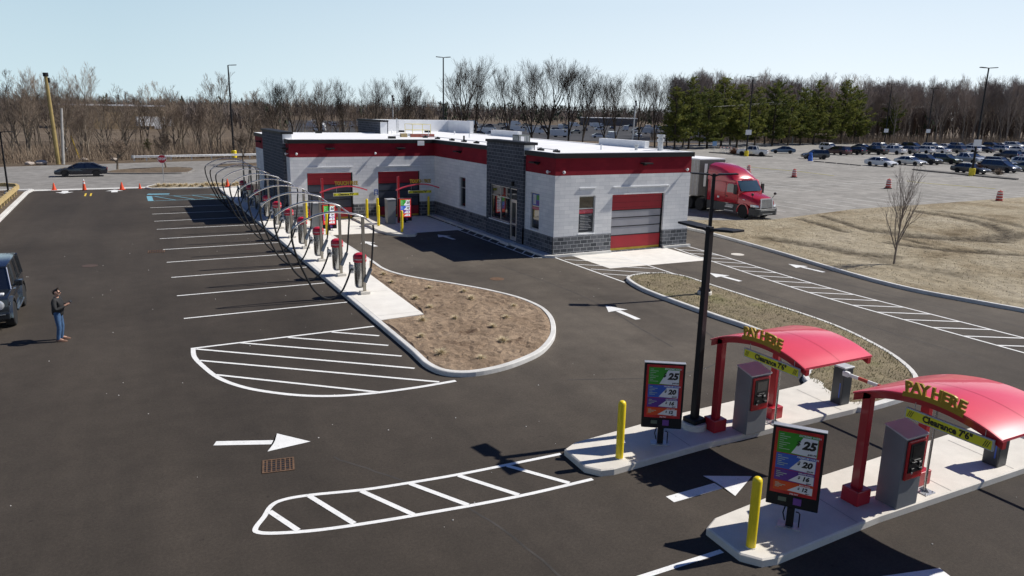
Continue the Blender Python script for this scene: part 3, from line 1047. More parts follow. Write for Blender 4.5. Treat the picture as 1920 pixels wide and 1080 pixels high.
ZB, ZR, ZF, ZT = 1.06, 4.28, 5.18, 5.42
W0, D0, WL, WY0, WY1 = 9.0, 36.0, -10.14, 17.05, 31.0
H_front = [(1.53, 2.55, 1.16, 3.18), (3.65, 7.22, 0.06, 3.17)]
H_left = [(1.61, 2.60, 1.17, 3.20), (11.52, 12.5, 1.22, 3.20)]
H_tower = [(4.88, 7.50, 1.13, 3.20), (3.96, 4.86, 0.2, 3.20)]
H_bays = [(-9.07, -5.99, 0.06, 3.23), (-4.2, -1.12, 0.06, 3.23)]

def wall_set(ax, c, u0, u1, holes, out, white, red, grey, off=0.045):
    mb = MB(); panel(mb, ax, c, u0, u1, ZB, ZR, holes, out); mb.build('wall', white, B)
    mb = MB(); panel(mb, ax, c, u0, u1, ZR, ZF + .05, (), out); mb.build('red_band', red, B)
    mb = MB()
    co_ = c + out * off
    e0, e1 = u0 - (off if ax == 'y' else 0), u1
    panel(mb, ax, co_, e0, e1, -0.02, ZB, holes, out, 0.22 + off)
    P = (lambda u, z, d: (u, co_ - out * d, z)) if ax == 'y' else (lambda u, z, d: (co_ - out * d, u, z))
    segs = []
    cur = e0
    for h in sorted([h for h in holes if h[2] < ZB]):
        segs.append((cur, h[0])); cur = h[1]
    segs.append((cur, e1))
    for a, b in segs:
        mb.quad(P(a, ZB, 0), P(b, ZB, 0), P(b, ZB + .001, off + .01), P(a, ZB + .001, off + .01))
    mb.build('stone_base', grey, B)
wall_set('y', 0.0, 0.0, W0, H_front, -1, M_WX, M_RX, M_GX)
wall_set('x', 0.0, 0.0, 3.25, H_left, -1, M_WY, M_RY, M_GY)
wall_set('x', 0.0, 8.0, WY0, H_left, -1, M_WY, M_RY, M_GY)
wall_set('y', WY0, WL, 0.0, H_bays, -1, M_WX, M_RX, M_GX)
wall_set('x', WL, WY0, WY1, [], -1, M_WY, M_RY, M_GY)
for ax, c, u0, u1, out in (('x', W0, 0, D0, 1), ('y', D0, 0, W0, 1), ('y', WY1, WL, 0, 1), ('x', 0.0, WY1, D0, -1)):
    mb = MB(); panel(mb, ax, c, u0, u1, -0.02, ZF + .05, (), out)
    mb.build('wall', M_WX if ax == 'y' else M_WY, B)

def tower(y0, y1, x, z1, holes, capover, name='tower'):
    mb = MB()
    panel(mb, 'x', x, y0, y1, -0.02, z1, holes, -1, 0.16)
    mb.build(name, M_TY, B)
    for yy_, o_ in ((y0, -1), (y1, 1)):
        mb = MB()
        panel(mb, 'y', yy_, x, 0.55 if x > -5 else x + .6, ZB, z1, (), o_)
        mb.build(name, M_TX, B)
    mb = MB()
    mb.box(x + .02, y0 - .02, ZT - .3, x + .62, y1 + .02, z1 - .01)
    mb.build('tower_back', M_PARA, B)
    mb = MB()
    mb.box(x - .09, y0 - capover, z1 - 0.02, x + .72, y1 + .06, z1 + .13)
    mb.build('tower_cap', M_BLACK, B, bevel=0.015)
tower(3.25, 8.0, -0.14, 5.72, H_tower, 0.30)
tower(18.2, 26.2, WL - 0.2, 5.76, [], 0.06)
tower(29.2, 35.9, -0.16, 6.42, [], 0.1)

# roof, coping and parapets
g = MB()
out_poly = [(0, 0), (W0, 0), (W0, D0), (0, D0), (0, WY1), (WL, WY1), (WL, WY0), (0, WY0)]
rin = inset(out_poly, 0.06)
g.prism(rin, 5.1, 5.415)
g.build('roof', M_ROOF, B)
g = MB()
o1, o2 = inset(out_poly, -0.11), inset(out_poly, 0.055)
g.loft([[(p[0], p[1], ZF) for p in o2], [(p[0], p[1], ZF) for p in o1], [(p[0], p[1], ZT) for p in o1], [(p[0], p[1], ZT) for p in o2]], cap=False)
g.build('coping', M_BLACK, B)
g = MB()
o3, o4 = inset(out_poly, -0.03), inset(out_poly, 0.30)
g.loft([[(p[0], p[1], ZT + .004) for p in o3], [(p[0], p[1], ZT + .03) for p in o3], [(p[0], p[1], ZT + .03) for p in o4], [(p[0], p[1], ZT - .01) for p in o4]], cap=False)
g.build('roof_edge', M_ROOF, B)
for y0, y1, z in ((4.15, 9.2, 5.85), (20.9, 26.0, 5.9)):
    mb = MB(); mb.box(W0 - .22, y0, 5.40, W0 + .12, y1, z); mb.build('parapet', M_PARA, B, bevel=0.02)
mb = MB()
mb.box(0.5, D0 - .25, 5.40, W0 + .12, D0 + .12, 6.52)
mb.box(W0 - .22, 30.4, 5.40, W0 + .118, D0 - .252, 6.518)
mb.build('parapet', M_PARA, B, bevel=0.02)

# sectional doors
def bay_door(x0, x1, y, zs, pane):
    """zs = heights: top of red, glazing bars ..., bottom"""
    d = MB()
    top, r1, b1, b2, r2, yl, bot = zs
    d.box(x0, y + .046, bot, x1, y + .06, top)
    o = d.build('bay_door', M_BLKPLA, B)
    for za, zb_ in ((r1, top), (yl, r2)):
        e = MB(); e.box(x0, y, za, x1, y + .045, zb_); e.build('door_panel', M_DOORRED, o)
    e = MB(); e.box(x0, y + .005, bot, x1, y + .055, yl); e.build('bottom_seal', M_DARKYEL, o)
    e = MB()
    for a, b in ((b1, r1), (b2, b1), (r2, b2)):
        e.box(x0 + .03, y + .012, a, x1 - .03, y + .045, b)
    e.build('door_pane', pane, o)
    e = MB()
    for z in (r1, b1, b2, r2):
        e.box(x0, y - .006, z - .022, x1, y + .03, z + .022)
    for k in range(3):
        for z in (r1 + (top - r1) * (k + .5) / 3,):
            e.box(x0, y - .003, z - .004, x1, y + .01, z + .004)
    e.build('door_rail', M_BLACK, o)
    e = MB()
    e.box(x1 + .002, y - .03, bot, x1 + .06, y + .08, top + .02)
    e.build('door_track', M_BLACK, o)
    e = MB()
    e.box(x0 - .045, y - .01, bot, x0 - .002, y + .08, top)
    e.build('door_track', M_BLACK, o)
bay_door(3.70, 7.14, 0.14, (3.16, 2.29, 1.88, 1.39, 0.90, 0.19, 0.05), M_FROST)
M_FROSTSHADE = simple('shaded_door_pane', (0.06, 0.065, 0.085), 0.15, 0, 0.15, 0.8)  # same frosted pane, with the court's shade put into its colour
bay_door(-9.02, -6.07, WY0 + .14, (3.22, 2.42, 1.92, 1.40, 0.86, 0.19, 0.05), M_FROSTSHADE)
bay_door(-4.15, -1.20, WY0 + .14, (3.22, 2.40, 1.90, 1.38, 0.80, 0.19, 0.05), M_FROSTSHADE)

# windows
def window(ax, c, u0, u1, z0, z1, bars_u, bars_z, out=-1, inset_=0.07, t=0.055):
    P = (lambda u, z, d: (u, c - out * d, z)) if ax == 'y' else (lambda u, z, d: (c - out * d, u, z))
    def bar(mb, a0, a1, b0, b1, d0, d1):
        p, q = P(a0, b0, d0), P(a1, b1, d1)
        mb.box(min(p[0], q[0]), min(p[1], q[1]), min(p[2], q[2]), max(p[0], q[0]), max(p[1], q[1]), max(p[2], q[2]))
    f = MB()
    d0, d1 = inset_, inset_ + .07
    bar(f, u0, u0 + t, z0, z1, d0, d1); bar(f, u1 - t, u1, z0, z1, d0, d1)
    bar(f, u0 + t, u1 - t, z0, z0 + t, d0 + .002, d1); bar(f, u0 + t, u1 - t, z1 - t, z1, d0 + .002, d1)
    for u in bars_u: bar(f, u - t / 2, u + t / 2, z0 + t, z1 - t, d0 + .004, d1)
    for z in bars_z: bar(f, u0 + t, u1 - t, z - t / 2, z + t / 2, d0 + .006, d1)
    w = f.build('window', M_ALU, B)
    s_ = MB(); bar(s_, u0 - .04, u1 + .04, z0 - .06, z0 - .002, -.05, .16); s_.build('window_sill', M_PARA, w)
    p = MB()
    p.quad(P(u0 + .02, z0 + .02, inset_ + .04), P(u1 - .02, z0 + .02, inset_ + .04), P(u1 - .02, z1 - .02, inset_ + .04), P(u0 + .02, z1 - .02, inset_ + .04))
    p.build('window_pane', M_GLASS, w)
    return w
w1 = window('y', 0.0, 1.53, 2.55, 1.16, 3.18, [], [2.49])
w2 = window('x', 0.0, 1.61, 2.60, 1.17, 3.20, [], [2.46])
w3 = window('x', 0.0, 11.52, 12.5, 1.22, 3.20, [], [2.5])
w4 = window('x', -0.14, 4.88, 7.50, 1.13, 3.20, [6.15], [2.56])
# printed notices inside two windows
M_NOTERED = simple('notice_red', (0.42, 0.03, 0.05), 0.5)
M_NOTEDK = simple('notice_dark', (0.020, 0.024, 0.032), 0.35)
M_NOTEWH = simple('notice_white', (0.50, 0.50, 0.50), 0.5)
M_NOTEPK = simple('notice_pink', (0.62, 0.16, 0.20), 0.5)
M_PGREEN = simple('print_green', (0.03, 0.28, 0.02), 0.4, 0, 0.1)
M_PBLUE = simple('print_blue', (0.03, 0.10, 0.46), 0.4, 0, 0.1)
M_PPURP = simple('print_purple', (0.10, 0.03, 0.26), 0.4, 0, 0.1)
M_PORNG = simple('print_orange', (0.62, 0.07, 0.015), 0.4, 0, 0.1)
M_PRED = simple('print_red', (0.46, 0.015, 0.02), 0.35, 0, 0.3, 5)
M_PWHITE = simple('print_white', (0.72, 0.72, 0.74), 0.4, 0, 0.03)
M_PBLACK = simple('print_black', (0.012, 0.012, 0.013), 0.4)
n = MB()
n.box(1.60, .098, 1.24, 2.48, .106, 2.20, 1)
n.box(1.60, .096, 2.22, 2.48, .106, 2.44, 0)
text_geo(n, 'ATTENTION', 0.155, frame_T((2.04, .0945, 2.33), (1, 0, 0), (0, 0, 1)), 2, 0, 0.004)
for k in range(10):
    zz = 2.12 - k * 0.085
    n.box(1.66 + .02 * (k % 3), .0965, zz, 2.42 - .07 * ((k * 7) % 4), .0975, zz + .022, 3)
n.build('printed_notice', [M_NOTERED, M_NOTEDK, M_NOTEPK, M_NOTEWH], w1)
n = MB()
X = .098
n.box(X, 1.68, 2.50, X + .008, 2.53, 3.12, 0)
n.box(X - .002, 2.15, 2.55, X - .0005, 2.48, 3.08, 1)
n.box(X - .002, 1.72, 2.80, X - .0005, 2.1, 3.08, 2)
n.box(X - .002, 1.72, 2.55, X - .0005, 2.1, 2.76, 3)
n.box(X, 1.68, 2.26, X + .008, 2.53, 2.40, 4)
n.build('printed_poster', [M_PBLUE, M_NOTEWH, M_PGREEN, M_PPURP, M_NOTEPK], w2)

# glazed entrance
f = MB()
x = -0.14 + .05
for a, b in ((3.96, 4.03), (4.79, 4.86)):
    f.box(x, a, .2, x + .08, b, 3.2)
f.box(x + .002, 4.03, 3.13, x + .08, 4.79, 3.2)
f.box(x + .002, 4.03, 2.48, x + .08, 4.79, 2.56)
dr = f.build('entrance_door', M_ALU, B)
f = MB(); f.box(x - .01, 4.03, .2, x + .06, 4.13, 2.48); f.box(x - .01, 4.69, .2, x + .06, 4.79, 2.48)
f.box(x - .008, 4.13, .2, x + .06, 4.69, .42); f.box(x - .008, 4.13, 2.39, x + .06, 4.69, 2.48); f.box(x - .006, 4.13, 1.1, x + .05, 4.69, 1.2)
f.build('door_leaf', M_ALU, dr)
f = MB(); f.quad((x + .03, 4.05, .3), (x + .03, 4.77, .3), (x + .03, 4.77, 2.44), (x + .03, 4.05, 2.44)); f.quad((x + .03, 4.05, 2.5), (x + .03, 4.77, 2.5), (x + .03, 4.77, 3.16), (x + .03, 4.05, 3.16))
f.build('door_pane', M_GLASS, dr)
f = MB(); f.tube([(x - .02, 4.62, .95), (x - .07, 4.62, .98), (x - .07, 4.62, 1.35), (x - .02, 4.62, 1.38)], .014); f.build('handle', M_CHROME, dr)
f = MB(); f.box(-0.7, 3.9, .0, -.15, 4.95, .16); f.build('entrance_step', M_KERB, B)
f = MB(); f.box(-.28, 4.3, 3.36, -.145, 4.48, 3.6); f.build('door_lamp', M_BLACK, B, bevel=.02)

# wall lamps, flood lamps, lintels
def wall_lamp(ax, c, u, z, w=.6):
    mb = MB()
    if ax == 'y':
        mb.box(u - w / 2, c - .42, z - .01, u + w / 2, c - .02, z + .07); mb.box(u - .12, c - .1, z - .09, u + .12, c - .002, z - .0101)
    else:
        mb.box(c - .42, u - w / 2, z - .01, c - .02, u + w / 2, z + .07); mb.box(c - .1, u - .12, z - .09, c - .002, u + .12, z - .0101)
    mb.build('wall_lamp', M_BLACK, B, bevel=.015)
for u in (5.67,): wall_lamp('y', 0, u, 4.82)
for u in (-7.53, -2.61): wall_lamp('y', WY0, u, 4.82)
for u in (1.88, 12.4): wall_lamp('x', 0, u, 4.82)
for u in (17.6, 28.3): wall_lamp('x', WL, u, 4.82)
def flood(p, d):
    mb = MB()
    c = Vector(p) + Vector(d) * .16
    mb.lathe(c, [(.01, -.085), (.055, -.065), (.08, 0), (.055, .065), (.01, .085)], 10)
    mb.tube([p, tuple(c)], .03, 6)
    mb.build('flood_lamp', M_WHITE, B, smooth=True)
for p, d in (((.43, 0, 4.46), (0, -1, 0)), ((8.61, 0, 4.46), (0, -1, 0)), ((-9.72, WY0, 4.51), (0, -1, 0)), ((-4.4, WY0, 4.51), (0, -1, 0)), ((0, .55, 4.45), (-1, 0, 0)), ((WL, 17.5, 4.5), (-1, 0, 0))):
    flood(p, d)
for x0, x1, y, z in ((1.5, 2.55, 0, 3.6), (3.65, 7.5, 0, 3.6), (-9.07, -5.98, WY0, 3.62), (-4.24, -1.1, WY0, 3.62)):
    mb = MB(); mb.box(x0, y - .055, z - .02, x1, y - .002, z + .025); mb.build('lintel_flashing', M_PARA, B)
mb = MB(); mb.box(-1.32, WY0 - .16, 5.02, -.82, WY0 - .115, 5.34); mb.build('junction_box', M_WHITE, B, bevel=.01)
mb = MB(); mb.box(-4.52, WY0 - .06, 1.62, -4.24, WY0 - .03, 2.02, 0)
for k in range(3): mb.box(-4.48, WY0 - .062, 1.67 + k * .11, -4.3, WY0 - .0605, 1.72 + k * .11, 1)
mb.build('notice_plate', [M_BLUE, M_WHITE], B)

# roof equipment
ac = MB(); ac.box(1.12, 6.3, 5.55, 1.92, 7.1, 6.14)
aco = ac.build('condenser_unit', simple('condenser_grey', (0.11, 0.125, 0.115), 0.5), B, bevel=.03)
e = MB()
for k in range(7): e.box(1.105, 6.35 + k * .1, 5.62, 1.115, 6.39 + k * .1, 6.08)
for k in range(7): e.box(1.17 + k * .1, 6.285, 5.62, 1.21 + k * .1, 6.295, 6.08)
e.build('coil_guard', M_GALV, aco)
e = MB(); e.box(1.25, 6.275, 5.75, 1.5, 6.284, 6.05); e.build('access_plate', M_WHITE, aco)
for xx in (1.2, 1.84):
    e = MB(); e.cbox((xx, 6.7, 5.48), (.12, 1.0, .138)); e.build('sleeper', M_BLKPLA, aco)
def stack(p, h, r, mat, name='vent_pipe', cap=True):
    mb = MB()
    prof = [(r, 0), (r, h)]
    if cap: prof = [(r, 0), (r, h * .55), (r * 1.35, h * .58), (r * 1.35, h * .72), (r * .9, h * .75), (r * .9, h * .84), (r * 1.5, h * .87), (r * 1.5, h)]
    mb.lathe(p, prof, 12)
    mb.build(name, mat, B, smooth=True)
stack((8.2, 1.9, 5.41), .92, .16, M_GALV, 'flue')
stack((7.0, 2.6, 5.41), .34, .09, M_GALV, 'flue')
stack((0.75, 13.5, 5.41), .42, .06, M_BLACK, cap=False)
for p in ((2.6, 24.5), (1.2, 30.2), (4.5, 21), (6.2, 28), (5.0, 3.3), (6.0, 16)):
    stack((p[0], p[1], 5.41), .3, .05, M_PARA, cap=False)
stack((1.6, 30.0, 5.41), 1.3, .05, M_GALV, cap=False)
stack((2.4, 32.0, 5.41), 1.1, .045, M_GALV, cap=False)
e = MB()
e.tube([(.55, .9, 5.56), (.55, 3.0, 5.56)], .022, 6)
e.tube([(.7, 8.3, 5.56), (.7, 20, 5.56), (.7, 22, 5.56), (-1.4, 22, 5.56)], .022, 6)
e.tube([(.7, 20, 5.56), (.7, 20, 6.0)], .022, 6)
e.build('gas_pipe', M_GALV, B)
for y in (1.0, 2.7, 9.2, 11.2, 13.2, 15.3, 18, 20.5):
    e = MB(); e.cbox((.62, y, 5.475), (.34, .2, .12)); e.cbox((.62, y, 5.56), (.1, .12, .06)); e.build('pipe_support', M_BLACK, B)
e = MB()
for (x0, y0), (x1, y1) in (((.6, 23.2), (2.1, 23.2)), ((.6, 25.0), (2.1, 25.0)), ((.6, 23.2), (.6, 25.0)), ((2.1, 23.2), (2.1, 25.0))):
    for z in (5.9, 6.35):
        e.tube([(x0, y0, z), (x1, y1, z)], .016, 6)
for xy in ((.6, 23.2), (2.1, 23.2), (.6, 25.0), (2.1, 25.0)):
    e.tube([(*xy, 5.41), (*xy, 6.35)], .025, 6)
e.build('hatch_guard_rail', simple('pale_yellow_rail', (.72, .62, .22), .5), B)
e = MB(); e.box(.75, 23.4, 5.41, 1.95, 24.8, 5.6); e.build('roof_hatch', M_PARA, B, bevel=.03)
e = MB(); e.box(-.1, 21.6, 5.42, 1.8, 21.85, 5.66); e.build('beam', simple('oxide_red', (.28, .075, .05), .6), B)
e = MB(); e.box(-.9, 21.6, 5.42, -.4, 21.9, 5.7); e.build('roof_box', simple('tan_box', (.36, .27, .13), .6), B)
for p in ((-5.2, 30.0), (3.2, 33.5), (5.6, 33.0), (-2.5, 19.0)):
    e = MB(); e.cbox((p[0], p[1], 5.50), (.5, .3, .17)); e.build('roof_drain', M_BLACK, B)

# ================================================================== PAY LANES
def letters_on(mb, txt, size, origin, xd, yd, mi, extrude=0.0, bold=0.0, shear=0.0, align='CENTER', sx=1.0):
    text_geo(mb, txt, size, frame_T(origin, xd, yd), mi, extrude, bold, shear, align, sx)

def clearance_sign(parent, origin, xd, L, H=.2, txt="Clearance 7'6\"", stripes=True, cables=()):
    o = Vector(origin); X = Vector(xd).normalized(); U = Vector((0, 0, 1)); N = X.cross(U)
    T = frame_T(o, X, U)
    mb = MB(); mb.T = T
    mb.cbox((0, 0, 0), (L, H, .045), 0)
    sg = mb.build('clearance_sign', [M_PALEMETAL], parent, bevel=.008)
    mb = MB(); mb.T = T
    mb.cbox((0, 0, .024), (L - .05, H - .045, .004), 0)
    s_ = H * .80
    text_geo(mb, txt, s_, T @ Matrix.Translation((0, 0, .0275)) if False else Matrix.Translation((0, 0, .0275)), 1, 0.0, s_ * .05, 0, 'CENTER', .90 * (L / 1.5))
    for sg_ in (-1, 1):
        for k in range(3):
            x = sg_ * (L / 2 - .075 - .032 * k)
            mb.add([(x - .028, -H * .28, .0275), (x - .014, -H * .28, .0275), (x + .028, H * .28, .0275), (x + .014, H * .28, .0275)], [(0, 1, 2, 3)], 1)
    mb.build('sign_face', [M_SIGNYEL, M_PBLACK], sg)
    mb = MB()
    for u, top in cables:
        p = o + X * u
        mb.tube([(p.x, p.y, p.z + H / 2), (p.x, p.y, top)], .006, 5)
    if cables: mb.build('hanger_wire', M_GALV, sg)
    return sg

CAN = [(0.28, 2.37), (-0.05, 2.52), (-0.35, 2.63), (-0.7, 2.71), (-1.05, 2.76), (-1.45, 2.765), (-1.85, 2.72), (-2.2, 2.64), (-2.5, 2.53)]
def pay_canopy(loc, label):
    t = thing('pay_canopy', label, 'canopy', loc, 0, 'pay canopies')
    CP = smooth_open(CAN, 4)
    # roof sheet
    th, Dp = .05, 1.95
    rings = []
    for x in (-.10, -.06, Dp - .04, Dp):
        ins = .012 if x in (-.10, Dp) else 0
        top = [(x, p[0], p[1] - ins) for p in CP]
        bot = [(x, p[0], p[1] - th + ins) for p in reversed(CP)]
        rings.append(top + bot)
    mb = MB(); mb.loft(rings, 0, cap=False)
    for r_ in (rings[0], rings[-1]):
        n = len(r_) // 2
        mb.add(r_, [(i, i + 1, 2 * n - 2 - i, 2 * n - 1 - i) for i in range(n - 1)])
    roof = mb.build('roof_panel', M_CANOPY, t, smooth=30)
    mb = MB()
    for i in range(len(CP) - 1):
        a, b = CP[i], CP[i + 1]
        mb.quad((.93, a[0], a[1] + .003), (.94, a[0], a[1] + .003), (.94, b[0], b[1] + .003), (.93, b[0], b[1] + .003))
    mb.build('roof_seam', M_REDPOST, roof)
    # curved ribs front and back
    for x in (-.06, 1.82):
        rr = []
        for p in CP:
            rr.append([(x, p[0], p[1] - th - .002), (x + .1, p[0], p[1] - th - .002), (x + .1, p[0], p[1] - th - .13), (x, p[0], p[1] - th - .13)])
        mb = MB(); mb.loft(rr); mb.build('rib', M_REDPOST, t)
    for x in (-.06, 1.80):
        mb = MB()
        mb.box(x, -.09, .45, x + .14, .09, 2.44)
        p_ = mb.build('post', M_REDPOST, t, bevel=.012)
        mb = MB(); mb.box(x - .12, -.19, .153, x + .26, .19, .46); mb.build('post_base', M_REDPOST, p_, bevel=.015)
    # standing letters along the front edge
    mb = MB()
    def curve_z(y):
        for i in range(len(CP) - 1):
            a, b = CP[i], CP[i + 1]
            if (a[0] - y) * (b[0] - y) <= 0 and a[0] != b[0]:
                return a[1] + (b[1] - a[1]) * (y - a[0]) / (b[0] - a[0])
        return CP[-1][1]
    word = 'PAY HERE'
    y = -.83
    for ch in word:
        if ch != ' ':
            z = curve_z(y)
            sl = math.atan2(curve_z(y - .05) - curve_z(y + .05), .1)
            letters_on(mb, ch, .27, (-.105, y, z + .115), (0, -math.cos(sl), math.sin(sl)), (0, math.sin(sl), math.cos(sl)), 0, .022, .012)
        y -= {'P': .142, 'A': .15, 'Y': .145, ' ': .08, 'H': .16, 'E': .142, 'R': .148}[ch]
    rr = []
    yy = -.74
    while yy > -1.88:
        z = curve_z(yy)
        rr.append([(-.128, yy, z - .06), (-.128, yy, z + .028), (-.098, yy, z + .028), (-.098, yy, z - .06)])
        yy -= .1
    mb.loft(rr, 0)
    mb.build('lettering', [M_GOLD], t)
    clearance_sign(t, (-.11, -1.62, 2.385), (0, -1, 0), 1.56, .20, cables=((-.62, 2.62), (.62, 2.6)))
    mb = MB(); mb.tube([(1.62, -.36, .16), (1.62, -.36, 2.62)], .026, 10); pl = mb.build('prop_pole', M_STEEL, t, smooth=True)
    mb = MB(); mb.cbox((1.62, -.36, .163), (.3, .3, .02))
    for a, b in ((-.11, -.11), (.11, -.11), (.11, .11), (-.11, .11)): mb.lathe((1.62 + a, -.36 + b, .173), [(.014, 0), (.014, .02)], 6)
    for k in range(4):
        a = math.pi / 2 * k
        mb.add([(1.62 + .02 * math.cos(a), -.36 + .02 * math.sin(a), .173), (1.62 + .11 * math.cos(a), -.36 + .11 * math.sin(a), .173), (1.62 + .02 * math.cos(a), -.36 + .02 * math.sin(a), .27)], [(0, 1, 2)])
    mb.build('foot_plate', M_ALU, pl)
    return t
pay_canopy((-7.75, -20.92, 0), 'red arched pay canopy with gold letters, farther one beside the grass island')
pay_canopy((-7.58, -24.73, 0), 'red arched pay canopy with gold letters, nearest the camera at the right edge')

def kiosk(loc, label):
    t = thing('pay_kiosk', label, 'payment kiosk', loc, 0, 'payment kiosks')
    w, d, h = .62, .46, 1.72
    mb = MB()
    prof = [(-d / 2, .153), (d / 2, .153), (d / 2, h), (d / 2 - .1, h + .02), (-d / 2, h - .10)]
    mb.loft([[(-w / 2, p[0], p[1]) for p in prof], [(w / 2, p[0], p[1]) for p in prof]])
    body = mb.build('cabinet', M_KIOSK, t, bevel=.012)
    mb = MB()
    mb.loft([[(s_ * (w / 2 + .012), -d / 2 - .03, h - .105), (s_ * (w / 2 + .012), d / 2 + .012, h + .024), (s_ * (w / 2 + .012), d / 2 + .012, h + .05), (s_ * (w / 2 + .012), -d / 2 - .03, h - .07)] for s_ in (-1, 1)])
    mb.build('cap', M_KIOSKTOP, t)
    mb = MB()
    y = -d / 2
    mb.box(-w / 2 + .05, y - .05, .76, w / 2 - .05, y - .002, h - .14)
    fr = mb.build('bezel', M_PRED, t, bevel=.03)
    mb = MB(); mb.box(-w / 2 + .10, y - .065, .92, w / 2 - .10, y - .052, h - .2); mb.build('fascia', M_PBLACK, fr)
    mb = MB(); mb.box(-.15, y - .072, 1.24, .15, y - .066, 1.48); mb.build('screen', M_SCREEN, fr)
    mb = MB()
    for x, z, a, b in ((-.1, 1.14, .14, .05), (.08, 1.1, .08, .09), (.1, .98, .06, .05), (-.12, .98, .08, .09), (-.02, 1.19, .2, .02)):
        mb.box(x - a / 2, y - .10, z - b / 2, x + a / 2, y - .066, z + b / 2)
    mb.build('card_slot', M_BLKPLA, fr, bevel=.008)
    for x, z, a, b in ((.06, 1.13, .05, .03), (.12, 1.0, .03, .03), (-.16, .94, .03, .03), (-.1, 1.16, .1, .014)):
        mb = MB()
        mb.box(x - a / 2, y - .115, z - b / 2, x + a / 2, y - .102, z + b / 2)
        mb.build('key', M_ALU, fr)
    return t
kiosk((-7.0, -21.28, 0), 'grey payment kiosk with red framed screen under the farther pay canopy')
kiosk((-6.83, -25.08, 0), 'grey payment kiosk with red framed screen under the nearest pay canopy')

def gate(loc, label):
    t = thing('barrier_gate', label, 'barrier gate', loc, 0, 'barrier gates')
    mb = MB(); mb.box(-.17, -.17, .153, .17, .17, 1.16); b_ = mb.build('cabinet', simple('dark_gate_paint', (0.05, 0.055, 0.062), .3, .2), t, bevel=.02)
    mb = MB(); mb.box(-.19, -.19, 1.155, .19, .19, 1.2); mb.build('lid', M_PALEMETAL, t, bevel=.015)
    mb = MB(); mb.box(-.20, -.30, .98, -.10, -.12, 1.12); mb.build('arm_hub', M_WHITE, t, bevel=.02)
    mb = MB()
    n = 9
    for k in range(n):
        y0, y1 = -.3 - 2.5 * k / n, -.3 - 2.5 * (k + 1) / n
        mb.box(-.17, y1, 1.01, -.13, y0, 1.09, k % 2)
    mb.build('arm', [M_WHITE, M_DRUM], t)
    mb = MB(); mb.box(-.171, -.1, .35, -.173, -.07, .75); mb.build('reflector', M_PBLUE, t)
    return t
gate((-3.5, -21.02, 0), 'dark barrier box with a striped arm across the inner pay lane')
gate((-3.35, -24.95, 0), 'dark barrier box with a striped arm across the outer pay lane')

def backlit(m0, k):
    """the bay price boards are lit from inside"""
    nm = 'backlit_' + m0.name
    if nm in MATS: return MATS[nm]
    m = m0.copy(); m.name = nm
    b = m.node_tree.nodes['Principled BSDF']
    src = b.inputs['Base Color'].links[0].from_socket
    m.node_tree.links.new(src, b.inputs['Emission Color'])
    b.inputs['Emission Strength'].default_value = k
    MATS[nm] = m
    return m

